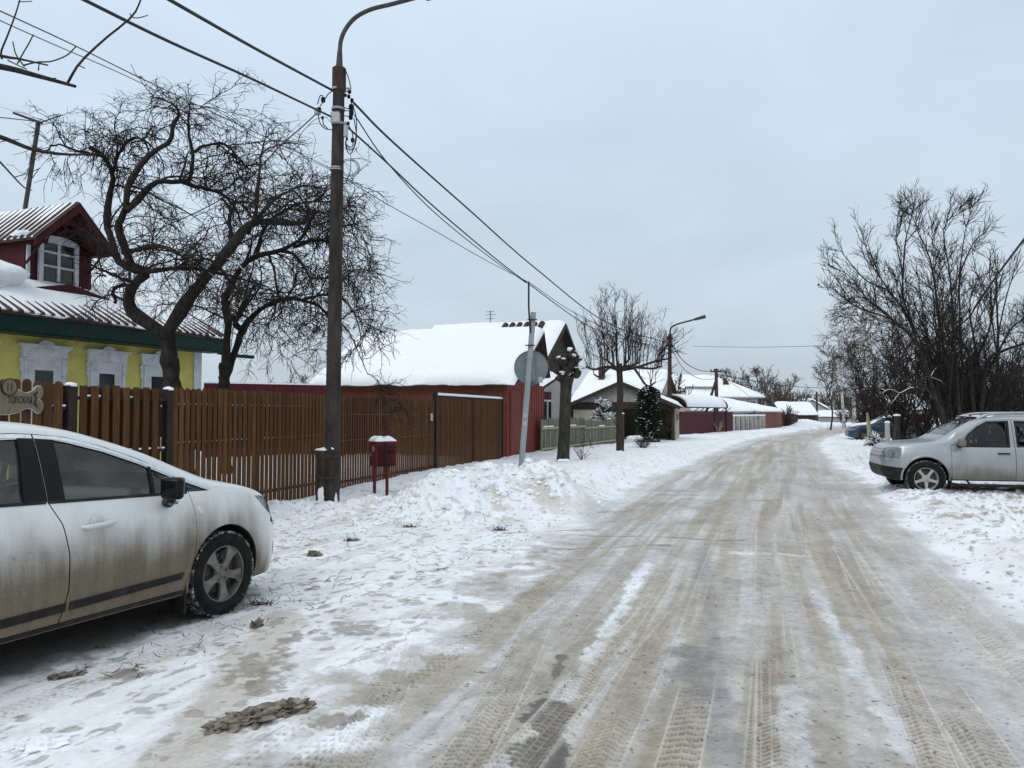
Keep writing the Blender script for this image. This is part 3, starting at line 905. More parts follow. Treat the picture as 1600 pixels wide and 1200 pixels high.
def make_car(name, label, cat, spec, paint, group=None):
    root = thing(name, label, cat, group=group)
    base_me = loft(spec); sk = Skin(base_me.copy())
    body = tmp_obj(base_me, paint)
    # cabin hollow
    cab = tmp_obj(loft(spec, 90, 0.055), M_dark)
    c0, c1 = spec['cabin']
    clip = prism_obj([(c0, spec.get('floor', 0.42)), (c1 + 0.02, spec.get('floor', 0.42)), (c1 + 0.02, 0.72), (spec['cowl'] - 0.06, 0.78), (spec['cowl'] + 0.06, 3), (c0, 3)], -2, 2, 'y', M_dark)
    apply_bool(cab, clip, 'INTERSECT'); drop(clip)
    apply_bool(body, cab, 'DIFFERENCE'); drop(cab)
    for ax in spec['axles']:
        for sd in (-1, 1):
            mb = MB(); mb.lathe([(0.0, sd * 0.60), (spec['arch'], sd * 0.60), (spec['arch'], sd * 1.3), (0.0, sd * 1.3)], 48, 'y', c=(ax, 0, spec['hubz'] + 0.02))
            w_ = mb.build('tmp', M_dark); apply_bool(body, w_, 'DIFFERENCE'); drop(w_)
    for poly in spec['windows']:
        for sd in (-1, 1):
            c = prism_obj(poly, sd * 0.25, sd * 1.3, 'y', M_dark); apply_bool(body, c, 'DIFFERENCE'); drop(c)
    for (poly, a, b) in spec['screens']:
        c = prism_obj(poly, a, b, 'x', M_dark); apply_bool(body, c, 'DIFFERENCE'); drop(c)
    pieces = []
    for (nm, poly, axis, rng_, mat, gap) in spec['pieces']:
        c = prism_obj(poly, rng_[0], rng_[1], axis, M_dark)
        me = boolean(body, c, 'INTERSECT'); drop(c)
        c = prism_obj(grow(poly, gap), rng_[0] - gap * 2 * (1 if axis == 'x' else 0), rng_[1] + (gap if axis == 'x' else 0), axis, M_dark); apply_bool(body, c, 'DIFFERENCE'); drop(c)
        if mat is not None:
            me.materials.clear(); me.materials.append(mat)
            me.polygons.foreach_set('material_index', [0] * len(me.polygons))
        sk.shade(me); me.name = nm
        pieces.append(link(nm, me, root))
    sk.shade(body.data)
    body.name = 'body'; body.data.name = 'body'; body.parent = root
    for wpoly in spec['windows']:
        for sd in (-1, 1):
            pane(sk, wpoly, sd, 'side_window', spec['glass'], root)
    # windscreen and rear screen: sheets under the openings
    for (poly, a, b) in spec['screens']:
        pl = grow(poly, 0.03)
        ys = [p[0] for p in pl]; zs = [p[1] for p in pl]
        n = 14; v = []
        for i in range(n + 1):
            for j in range(n + 1):
                z = min(zs) + (max(zs) - min(zs)) * j / n
                yy = (min(ys) + (max(ys) - min(ys)) * i / n)
                k = (z - min(zs)) / (max(zs) - min(zs))
                yy *= 1 - 0.16 * k
                d = 1 if a < 0.3 and b > spec['cowl'] - 0.5 and (a + b) / 2 > (spec['x'][0] + spec['x'][1]) / 2 else -1
                h = sk.bvh.ray_cast(Vector((d * 6 + (a + b) / 2, yy, z)), Vector((-d, 0, 0)))
                x = h[0].x if h[0] is not None else (a + b) / 2
                v.append((x - d * 0.02, yy, z))
        f = [(i * (n + 1) + j, (i + 1) * (n + 1) + j, (i + 1) * (n + 1) + j + 1, i * (n + 1) + j + 1) for i in range(n) for j in range(n)]
        mb = MB(); mb.add(v, f); mb.build('windscreen' if d == 1 else 'rear_screen', spec['glass'], root, smooth=60)
    return root, sk, pieces, body

def place_car(root, anchor, local, fwd):
    """put the car so that local point meets anchor, its nose towards fwd"""
    a = math.atan2(fwd.y, fwd.x)
    root.rotation_euler = (0, 0, a)
    l = Matrix.Rotation(a, 3, 'Z') @ Vector(local)
    root.location = Vector(anchor) - l

# ------------------------------------------------------------------ white hatchback on the left
def build_white_car():
    paint = car_paint('white_paint_grimy', (0.69, 0.70, 0.69), (0.112, 0.084, 0.050), 0.50, 1.03, 1.0, streak=16.0, full=0.96)
    dlo_f = [(-0.13, 0.995), (-1.365, 1.045), (-1.365, 1.430), (-1.26, 1.408), (-1.0, 1.335), (-0.74, 1.238), (-0.45, 1.115)]
    dlo_r = [(-1.61, 1.055), (-1.57, 1.440), (-2.3, 1.430), (-2.66, 1.355), (-2.90, 1.20), (-2.80, 1.11)]
    door_f = [(-0.435, 0.285), (-0.345, 0.45), (-0.318, 0.68), (-0.33, 0.90), (-0.345, 1.04), (-0.50, 1.165), (-0.74, 1.273), (-1.0, 1.370), (-1.26, 1.441), (-1.478, 1.466),
              (-1.470, 1.05), (-1.405, 0.90), (-1.365, 0.70), (-1.362, 0.48), (-1.41, 0.285)]
    door_r = [(-1.418, 0.285), (-1.370, 0.48), (-1.373, 0.70), (-1.413, 0.90), (-1.478, 1.05), (-1.486, 1.466), (-1.60, 1.474), (-2.3, 1.462), (-2.62, 1.385), (-2.70, 1.20), (-2.58, 0.92),
              (-2.30, 0.72), (-2.20, 0.50), (-2.16, 0.285)]
    spec = dict(x=(-3.46, 0.93), cabin=(-3.1, 0.05), cowl=0.02, axles=(0.0, -2.61), arch=0.372, hubz=0.325, tumble=0.31, glass=M_glass, floor=0.40,
                ztop=[(-3.46, 0.92), (-3.40, 1.12), (-3.25, 1.34), (-3.0, 1.49), (-2.5, 1.555), (-1.9, 1.575), (-1.5, 1.558), (-1.2, 1.512), (-0.9, 1.425), (-0.6, 1.315), (-0.3, 1.192), (0.0, 1.080), (0.14, 1.048), (0.35, 1.00), (0.55, 0.935), (0.72, 0.84), (0.84, 0.74), (0.93, 0.60)],
                zbelt=[(-3.46, 0.90), (-3.3, 1.08), (-2.9, 1.13), (-2.0, 1.085), (-1.0, 1.035), (-0.3, 1.0), (0.0, 0.985), (0.25, 0.955), (0.5, 0.88), (0.7, 0.78), (0.85, 0.66), (0.93, 0.50)],
                zbot=[(-3.46, 0.42), (-3.3, 0.30), (-2.6, 0.24), (-0.5, 0.225), (0.4, 0.21), (0.7, 0.20), (0.86, 0.24), (0.93, 0.34)],
                wmax=[(-3.46, 0.66), (-3.38, 0.78), (-3.2, 0.86), (-2.8, 0.915), (-2.0, 0.925), (-0.8, 0.925), (0.0, 0.92), (0.35, 0.905), (0.55, 0.86), (0.72, 0.77), (0.84, 0.64), (0.93, 0.46)],
                tuck=[(-3.46, 0.05), (-2.5, 0.085), (-0.5, 0.075), (0.2, 0.07), (0.93, 0.05)],
                windows=[dlo_f, dlo_r],
                screens=[([(-0.60, 1.13), (0.60, 1.13), (0.50, 1.50), (-0.50, 1.50)], -1.6, 0.4), ([(-0.52, 1.14), (0.52, 1.14), (0.44, 1.45), (-0.44, 1.45)], -3.7, -2.9)],
                pieces=[('door', door_f, 'y', (-1.2, -0.3), None, 0.0045), ('door', door_r, 'y', (-1.2, -0.3), None, 0.0045),
                        ('door', door_f, 'y', (0.3, 1.2), None, 0.0045), ('door', door_r, 'y', (0.3, 1.2), None, 0.0045),
                        ('headlight', [(0.40, 0.90), (0.66, 0.87), (0.90, 0.70), (0.90, 0.64), (0.66, 0.70), (0.52, 0.79)], 'y', (-1.2, -0.30), M_lamp, 0.003),
                        ('headlight', [(0.40, 0.90), (0.66, 0.87), (0.90, 0.70), (0.90, 0.64), (0.66, 0.70), (0.52, 0.79)], 'y', (0.30, 1.2), M_lamp, 0.003)])
    root, sk, pcs, body = make_car('hatchback_car', 'white hatchback caked with brown road grime, parked by the brown picket fence', 'car', spec, paint)
    doors = [p for p in pcs if p.name.startswith('door')]
    for sd, df, dr in ((-1, doors[0], doors[1]), (1, doors[2], doors[3])):
        # black window surrounds and pillars
        surf_strip(sk, [(-1.352, 1.035), (-1.352, 1.445)], [(-1.468, 1.040), (-1.476, 1.458)], sd, 'pillar_trim', M_glossblack, df, 0.003, 0.02, 12)
        surf_strip(sk, [(-1.480, 1.040), (-1.488, 1.458)], [(-1.625, 1.043), (-1.585, 1.458)], sd, 'pillar_trim', M_glossblack, dr, 0.003, 0.02, 12)
        surf_strip(sk, [(-0.645, 1.005), (-0.640, 1.215)], [(-0.672, 1.005), (-0.665, 1.225)], sd, 'quarter_divider', M_glossblack, df, 0.001, 0.03, 8)
        surf_strip(sk, [(-0.352, 1.0), (-0.347, 1.06)], [(-0.395, 1.0), (-0.39, 1.085)], sd, 'quarter_divider', M_glossblack, df, 0.001, 0.03, 6)
        surf_strip(sk, [(-0.36, 0.992), (-0.9, 1.012), (-1.462, 1.033)], [(-0.36, 1.010), (-0.9, 1.030), (-1.462, 1.050)], sd, 'window_seal', M_blackpl, df, 0.004, 0.02, 30)
        surf_strip(sk, [(-1.486, 1.034), (-2.2, 1.062), (-2.62, 1.082)], [(-1.486, 1.052), (-2.2, 1.080), (-2.62, 1.10)], sd, 'window_seal', M_blackpl, dr, 0.004, 0.02, 30)
        # bright line over the windows
        surf_strip(sk, [(-0.12, 0.998), (-0.45, 1.130), (-0.74, 1.248), (-1.0, 1.345), (-1.26, 1.417), (-1.476, 1.442)], [(-0.10, 1.012), (-0.45, 1.152), (-0.74, 1.271), (-1.0, 1.368), (-1.26, 1.440), (-1.476, 1.465)], sd, 'roof_line_trim', M_chrome, df, 0.004, 0.012, 40)
        surf_strip(sk, [(-1.489, 1.443), (-1.7, 1.449), (-2.3, 1.437), (-2.64, 1.365), (-2.88, 1.215)], [(-1.489, 1.466), (-1.7, 1.472), (-2.3, 1.460), (-2.66, 1.387), (-2.90, 1.237)], sd, 'roof_line_trim', M_chrome, dr, 0.004, 0.012, 40)
        # rubbing strips
        surf_strip(sk, [(-0.455, 0.372), (-0.9, 0.362), (-1.355, 0.352)], [(-0.43, 0.418), (-0.9, 0.412), (-1.355, 0.404)], sd, 'rubbing_strip', M_blackpl, df, 0.010, 0.02, 24)
        surf_strip(sk, [(-1.385, 0.352), (-1.8, 0.345), (-2.15, 0.342)], [(-1.385, 0.404), (-1.8, 0.398), (-2.15, 0.395)], sd, 'rubbing_strip', M_blackpl, dr, 0.010, 0.02, 24)
        surf_strip(sk, [(-0.40, 0.232), (-1.3, 0.232), (-2.22, 0.232)], [(-0.40, 0.280), (-1.3, 0.280), (-2.22, 0.280)], sd, 'sill_cover', M_blackpl, root, 0.006, 0.03, 40)
        # door handles
        for (hx, hz, d) in ((-1.16, 0.868, df), (-2.22, 0.905, dr)):
            y0 = sk.y(hx, hz, sd); mb = MB()
            pts = [(hx + 0.115, sk.y(hx + 0.115, hz, sd) - sd * 0.004, hz + 0.004), (hx + 0.09, y0 + sd * 0.028, hz + 0.004), (hx, y0 + sd * 0.038, hz), (hx - 0.09, y0 + sd * 0.032, hz - 0.004), (hx - 0.115, sk.y(hx - 0.115, hz, sd) - sd * 0.004, hz - 0.004)]
            mb.tube(crom(pts, 15), [0.014] * 3 + [0.017] * 9 + [0.014] * 3, 10)
            mb.build('door_handle', paint, d, smooth=60)
            cup = MB(); cup.lathe([(0.0, sd * 0.0030), (0.050, sd * 0.0030), (0.058, 0.0)], 24, 'y', c=(hx - 0.005, y0 - sd * 0.0005, hz + 0.006)); cup.build('handle_cup', paint, d, smooth=40)
        # mirror
        mb = MB(); y0 = sk.y(-0.52, 0.985, sd)
        mb.box(-0.04, 0.035, -0.085, 0.085, -0.085, 0.075)
        mo = mb.build('wing_mirror', M_glossblack, df, smooth=50, bevel=0.034, segs=4)
        mo.location = (-0.655, y0 + sd * 0.165, 1.07); mo.rotation_euler = (0, 0, R(-12) * sd)
        a = MB(); a.tube([(-0.56, y0 - sd * 0.01, 0.95), (-0.60, y0 + sd * 0.07, 0.95), (-0.63, y0 + sd * 0.13, 0.98), (-0.65, y0 + sd * 0.15, 1.02)], [0.032, 0.036, 0.032, 0.028], 10); a.build('mirror_arm', M_blackpl, df, smooth=60)
        a = MB(); a.box(-0.05, 0.03, -0.011, 0.011, -0.012, 0.012); r_ = a.build('mirror_indicator', M_lamp, df, bevel=0.006); r_.location = (-0.60, y0 + sd * 0.128, 0.955)
        cp = MB(); cp.box(-0.018, 0.018, -0.075, 0.075, -0.05, 0.065); c_ = cp.build('mirror_cap', paint, df, smooth=50, bevel=0.035, segs=3); c_.location = (-0.625, y0 + sd * 0.17, 1.078)
        # round side repeater
        y1 = sk.y(-0.275, 0.862, sd); mb = MB()
        mb.lathe([(0.0, sd * 0.010), (0.016, sd * 0.010), (0.017, sd * 0.006), (0.024, sd * 0.009), (0.030, sd * 0.004), (0.031, -sd * 0.006)], 24, 'y', c=(-0.272, y1, 0.862)); mb.build('side_repeater', M_chrome, root, smooth=40)
        # mud flap
        mb = MB(); mb.box(-0.405, -0.385, sd * 0.70 if sd > 0 else -0.90, sd * 0.90 if sd > 0 else -0.70, 0.10, 0.36); mb.build('mud_flap', M_blackpl, root, bevel=0.006)
        # arch lip caked with slush
        mb = MB(); pts = []
        for k in range(0, 31):
            a_ = R(-12 + k * 192 / 30); xx = 0.378 * math.cos(a_); zz = 0.345 + 0.378 * math.sin(a_)
            yy = sk.y(xx * 1.02, max(zz, 0.26), sd); pts.append((xx, (yy or sd * 0.9) - sd * 0.012, zz))
        mb.tube(pts, 0.012, 8); mb.build('arch_lip', M_blackpl, root, smooth=60)
        mb = MB(); pts = [(p[0] - 2.61, p[1], p[2]) for p in pts]; mb.tube(pts, 0.012, 8); mb.build('arch_lip', M_blackpl, root, smooth=60)
        for ax in (0.0, -2.61):
            wheel(root, ax, sd * 0.800, 0.325, 0.330, 0.215, 0.222, sd, 'petal', M_rim)
        for sx in (-1.25, -2.15):
            seat(root, sx - 0.02, sd * 0.37, 0.42, M_seat)
        # tail light
        surf_strip(sk, [(-3.28, 0.86), (-3.16, 1.16)], [(-3.40, 0.86), (-3.34, 1.16)], sd, 'tail_light', plain('red_lens', (0.35, 0.02, 0.02), 0.15), root, 0.004, 0.02, 10)
        # front fog lamp and black lower grille edge
        surf_strip(sk, [(0.70, 0.36), (0.86, 0.36)], [(0.70, 0.46), (0.86, 0.46)], sd, 'fog_lamp_recess', M_blackpl, root, 0.003, 0.02, 8)
    # steering wheel, dashboard, mirror, roof panel
    mb = MB(); ring = [(0.0 + 0.0, 0.185 * math.cos(a), 0.185 * math.sin(a)) for a in np.linspace(0, 2 * math.pi, 33)]
    Mx = Matrix.Translation((-0.93, 0.38, 0.93)) @ Matrix.Rotation(R(28), 4, 'Y')
    mb.tube([Mx @ Vector(p) for p in ring], 0.016, 8, cap=False)
    mb.lathe([(0.0, 0.03), (0.07, 0.02), (0.08, -0.03)], 20, 'x', M=Mx)
    for a in (0.15, math.pi - 0.15, -math.pi / 2):
        mb.tube([Mx @ Vector((0, 0.06 * math.cos(a), 0.06 * math.sin(a))), Mx @ Vector((0, 0.18 * math.cos(a), 0.18 * math.sin(a)))], 0.018, 6)
    mb.build('steering_wheel', M_blackpl, root, smooth=60)
    mb = MB(); mb.prism([(-0.75, 0.60), (-0.75, 0.86), (-0.62, 0.985), (-0.30, 1.0), (0.0, 0.985), (0.0, 0.6)], -0.72, 0.72, 'y'); mb.build('dashboard', M_seat, root, smooth=40, bevel=0.03, segs=3)
    mb = MB(); mb.box(-0.02, 0.02, -0.12, 0.12, -0.035, 0.035); r_ = mb.build('rear_view_mirror', M_blackpl, root, bevel=0.015, segs=2); r_.location = (-0.78, 0, 1.33)
    mb = MB()
    xs = np.linspace(-1.55, -2.95, 16); ys = np.linspace(-0.48, 0.48, 9)
    v = [(x, y, sk.z(x, y) + 0.006) for x in xs for y in ys]; v2 = [(p[0], p[1], p[2] - 0.02) for p in v]
    mb.add(v, [(i * 9 + j, i * 9 + j + 1, (i + 1) * 9 + j + 1, (i + 1) * 9 + j) for i in range(15) for j in range(8)])
    mb.build('roof_panel', M_glossblack, root, smooth=40)
    mb = MB(); mb.box(0.845, 0.90, -0.42, 0.42, 0.40, 0.62); mb.build('grille', M_blackpl, root, bevel=0.02, segs=2)
    for sd in (-1, 1): surf_strip(sk, [(0.60, 0.665), (0.74, 0.60), (0.83, 0.50)], [(0.64, 0.70), (0.77, 0.66), (0.86, 0.58)], sd, 'bumper_slot', M_blackpl, root, 0.002, 0.02, 12)
    place_car(root, CAR_A, (0.0, -0.905, 0.0), along(ANG_A))
    return root

# ------------------------------------------------------------------ silver off-roader on the right
def build_silver_suv():
    paint = car_paint('silver_paint', (0.37, 0.385, 0.40), (0.10, 0.082, 0.058), 0.30, 0.84, 0.88, metal=0.55, rough=0.27, streak=9.0, full=0.8, spatter=0.15)
    dlo_f = [(-0.63, 0.985), (-1.435, 0.985), (-1.455, 1.435), (-1.12, 1.425), (-0.95, 1.335), (-0.78, 1.185)]
    dlo_r = [(-1.60, 0.99), (-1.60, 1.435), (-2.30, 1.42), (-2.52, 1.28), (-2.48, 1.02)]
    door_f = [(-0.46, 0.335), (-0.45, 0.60), (-0.45, 0.97), (-0.60, 1.05), (-0.78, 1.235), (-0.95, 1.385), (-1.12, 1.470), (-1.525, 1.475), (-1.535, 0.90), (-1.53, 0.335)]
    door_r = [(-1.538, 0.335), (-1.543, 0.90), (-1.533, 1.475), (-2.32, 1.462), (-2.58, 1.29), (-2.54, 0.95), (-2.30, 0.75), (-2.20, 0.50), (-2.18, 0.335)]
    spec = dict(x=(-3.49, 0.72), cabin=(-3.2, -0.1), cowl=-0.25, axles=(0.0, -2.67), arch=0.40, hubz=0.345, tumble=0.26, glass=M_glassd, floor=0.5,
                ztop=[(-3.49, 0.95), (-3.42, 1.2), (-3.28, 1.45), (-3.05, 1.535), (-2.5, 1.575), (-1.6, 1.585), (-1.15, 1.555), (-0.9, 1.485), (-0.6, 1.325), (-0.35, 1.15), (-0.22, 1.085), (-0.1, 1.065), (0.25, 1.035), (0.46, 1.0), (0.58, 0.95), (0.66, 0.88), (0.72, 0.74)],
                zbelt=[(-3.49, 0.93), (-3.3, 1.02), (-2.5, 1.0), (-1.5, 0.975), (-0.5, 0.975), (0.0, 0.975), (0.35, 0.945), (0.54, 0.88), (0.66, 0.78), (0.72, 0.62)],
                zbot=[(-3.49, 0.48), (-3.3, 0.36), (-2.6, 0.32), (-0.5, 0.315), (0.42, 0.30), (0.58, 0.32), (0.68, 0.40), (0.72, 0.48)],
                wmax=[(-3.49, 0.74), (-3.4, 0.84), (-3.1, 0.90), (-2.67, 0.925), (-2.2, 0.905), (-1.2, 0.90), (-0.45, 0.905), (0.0, 0.925), (0.38, 0.905), (0.53, 0.84), (0.66, 0.71), (0.72, 0.58)],
                tuck=[(-3.49, 0.05), (-2.0, 0.06), (0.0, 0.06), (0.72, 0.05)],
                windows=[dlo_f, dlo_r],
                screens=[([(-0.66, 1.18), (0.66, 1.18), (0.56, 1.53), (-0.56, 1.53)], -1.3, 0.1), ([(-0.55, 1.05), (0.55, 1.05), (0.48, 1.42), (-0.48, 1.42)], -3.7, -3.1)],
                pieces=[('door', door_f, 'y', (0.3, 1.2), None, 0.006), ('door', door_r, 'y', (0.3, 1.2), None, 0.006),
                        ('door', door_f, 'y', (-1.2, -0.3), None, 0.006), ('door', door_r, 'y', (-1.2, -0.3), None, 0.006),
                        ('bumper_cladding', [(0.34, 0.20), (0.365, 0.55), (0.50, 0.555), (0.90, 0.60), (0.90, 0.20)], 'y', (-1.2, 1.2), M_blackpl, 0.003),
                        ('headlight', [(0.40, 0.925), (0.46, 0.735), (0.70, 0.74), (0.76, 0.80), (0.76, 0.90), (0.52, 0.945)], 'y', (0.40, 1.2), M_lamp, 0.003),
                        ('headlight', [(0.40, 0.925), (0.46, 0.735), (0.70, 0.74), (0.76, 0.80), (0.76, 0.90), (0.52, 0.945)], 'y', (-1.2, -0.40), M_lamp, 0.003)])
    root, sk, pcs, body = make_car('off_road_car', 'silver off-roader with roof rails parked nose to the road on the right verge', 'car', spec, paint)
    doors = [p for p in pcs if p.name.startswith('door')]
    for sd, df, dr in ((1, doors[0], doors[1]), (-1, doors[2], doors[3])):
        loop = dlo_f + [dlo_f[0]]
        for pl, d in ((dlo_f, df), (dlo_r, dr)):
            g1 = grow(pl, -0.004); g2 = grow(pl, 0.026)
            n = len(pl)
            mb = MB()
            P3 = []
            for poly in (g1, g2):
                dense = []
                for i in range(n):
                    a, b = Vector(poly[i]), Vector(poly[(i + 1) % n])
                    for k in range(8):
                        q = a.lerp(b, k / 8); dense.append(q)
                P3.append(dense)
            N = len(P3[0]); v = []
            for ring in P3:
                for q in ring:
                    y = sk.y(q.x, q.y, sd); v.append((q.x, y + sd * 0.004, q.y))
            for ring in P3:
                for q in ring:
                    y = sk.y(q.x, q.y, sd); v.append((q.x, y - sd * 0.012, q.y))
            f = []
            for i in range(N):
                j = (i + 1) % N
                f += [(i, j, N + j, N + i), (N + i, N + j, 3 * N + j, 3 * N + i), (i, j, 2 * N + j, 2 * N + i)]
            mb.add(v, f); mb.build('window_seal', M_blackpl, d, smooth=40)
        for (hx, hz, d) in ((-1.34, 0.845, df), (-2.33, 0.875, dr)):
            y0 = sk.y(hx, hz, sd); mb = MB()
            pts = [(hx + 0.10, y0 - sd * 0.004, hz), (hx + 0.08, y0 + sd * 0.026, hz), (hx, y0 + sd * 0.035, hz), (hx - 0.08, y0 + sd * 0.026, hz), (hx - 0.10, y0 - sd * 0.004, hz)]
            mb.tube(crom(pts, 13), 0.014, 8); mb.build('door_handle', M_blackpl, d, smooth=60)
        y0 = sk.y(-0.62, 0.98, sd); mb = MB(); mb.box(-0.06, 0.07, -0.115, 0.115, -0.075, 0.075)
        mo = mb.build('wing_mirror', paint, df, smooth=50, bevel=0.045, segs=4); mo.location = (-0.60, y0 + sd * 0.17, 1.05); mo.rotation_euler = (0, 0, sd * R(-10))
        mb = MB(); mb.tube([(-0.58, y0 - sd * 0.01, 0.985), (-0.60, y0 + sd * 0.08, 0.985), (-0.61, y0 + sd * 0.14, 1.0)], [0.035, 0.04, 0.035], 8); mb.build('mirror_arm', M_blackpl, df, smooth=60)
        # roof rail on three feet
        mb = MB(); yr = sd * 0.60
        pts = [(-0.98, yr, sk.z(-0.98, yr) - 0.005), (-1.15, yr, sk.z(-1.15, yr) + 0.04), (-1.45, yr, sk.z(-1.45, yr) + 0.055), (-2.2, yr, sk.z(-2.2, yr) + 0.055), (-2.75, yr, sk.z(-2.75, yr) + 0.045), (-2.98, yr, sk.z(-2.98, yr) - 0.005)]
        mb.tube(crom(pts, 40), [0.032] * 8 + [0.024] * 24 + [0.03] * 8, 8)
        for x in (-1.35, -2.0, -2.65):
            mb.box(x - 0.06, x + 0.06, yr - 0.015, yr + 0.015, sk.z(x, yr) - 0.01, sk.z(x, yr) + 0.045)
        mb.build('roof_rail', M_rimb, root, smooth=50)
        # side step
        mb = MB(); mb.tube([(-0.46, sd * 0.86, 0.26), (-0.56, sd * 0.93, 0.245), (-2.1, sd * 0.93, 0.245), (-2.2, sd * 0.86, 0.26)], 0.03, 10)
        for x in (-0.75, -1.9): mb.tube([(x, sd * 0.70, 0.33), (x, sd * 0.92, 0.245)], 0.018, 6)
        mb.build('side_step', M_blackpl, root, smooth=60)
        surf_strip(sk, [(-0.43, 0.322), (-1.3, 0.322), (-2.2, 0.322)], [(-0.43, 0.338), (-1.3, 0.338), (-2.2, 0.338)], sd, 'sill_cover', M_blackpl, root, 0.004, 0.02, 30)
        # arch flare
        for ax in (0.0, -2.67):
            mb = MB(); pts = []
            for k in range(0, 31):
                a_ = R(-6 + k * 192 / 30); xx = ax + 0.425 * math.cos(a_); zz = 0.365 + 0.425 * math.sin(a_)
                yy = sk.y(xx, max(zz, 0.36), sd); pts.append((xx, (yy or sd * 0.9) - sd * 0.010, zz))
            mb.tube(pts, 0.020, 8); mb.build('arch_flare', paint, root, smooth=60)
            wheel(root, ax, sd * 0.805, 0.345, 0.345, 0.215, 0.218, sd, 'star', M_rimb)
        mb = MB(); mb.box(-0.45, -0.425, min(sd * 0.68, sd * 0.88), max(sd * 0.68, sd * 0.88), 0.16, 0.40); mb.build('mud_flap', M_blackpl, root, bevel=0.006)
        for sx in (-1.25, -2.2): seat(root, sx - 0.02, sd * 0.37, 0.50, M_seat)
        surf_strip(sk, [(-0.30, 0.86), (-0.40, 0.865)], [(-0.30, 0.885), (-0.40, 0.885)], sd, 'side_repeater', plain('grey_badge', (0.42, 0.42, 0.42), 0.3), root, 0.006, 0.012, 6)
        surf_strip(sk, [(-3.30, 0.75), (-3.27, 1.05)], [(-3.42, 0.75), (-3.40, 1.05)], sd, 'tail_light', plain('red_lens_b', (0.35, 0.02, 0.02), 0.15), root, 0.004, 0.02, 10)
    mb = MB()
    def fx(y, z):
        h = sk.bvh.ray_cast(Vector((6, y, z)), Vector((-1, 0, 0))); return h[0].x if h[0] is not None else 0.7
    ys = np.linspace(-0.52, 0.52, 15)
    for (z0, z1, o_, mi) in ((0.725, 0.93, 0.002, 0), (0.765, 0.782, 0.016, 1), (0.830, 0.847, 0.018, 1), (0.895, 0.912, 0.018, 1)):
        a = [(fx(y, z0) + o_, y, z0) for y in ys]; b = [(fx(y, z1) + o_, y, z1) for y in ys]; c = [(p[0] - 0.03, p[1], p[2]) for p in a]; d = [(p[0] - 0.03, p[1], p[2]) for p in b]
        n = len(ys)
        f = []
        for i in range(n - 1):
            f += [(i, i + 1, n + i + 1, n + i), (2 * n + i, 2 * n + i + 1, i + 1, i), (n + i, n + i + 1, 3 * n + i + 1, 3 * n + i)]
        mb.add(a + b + c + d, f, mi)
    mb.build('grille', [M_blackpl, M_rimb], root, smooth=40)
    mb = MB(); ring = [(0.0, 0.185 * math.cos(a), 0.185 * math.sin(a)) for a in np.linspace(0, 2 * math.pi, 33)]
    Mx = Matrix.Translation((-0.98, 0.36, 0.98)) @ Matrix.Rotation(R(25), 4, 'Y')
    mb.tube([Mx @ Vector(p) for p in ring], 0.016, 8, cap=False); mb.tube([Mx @ Vector((0, -0.17, 0)), Mx @ Vector((0, 0.17, 0))], 0.02, 6); mb.build('steering_wheel', M_blackpl, root, smooth=60)
    mb = MB(); mb.prism([(-0.85, 0.60), (-0.85, 0.88), (-0.74, 0.99), (-0.5, 1.02), (-0.25, 1.02), (-0.25, 0.6)], -0.74, 0.74, 'y'); mb.build('dashboard', M_seat, root, smooth=40, bevel=0.03, segs=2)
    place_car(root, CAR_B, (0.0, 0.91, 0.0), Vector((-0.972, 0.235, 0)))
    return root

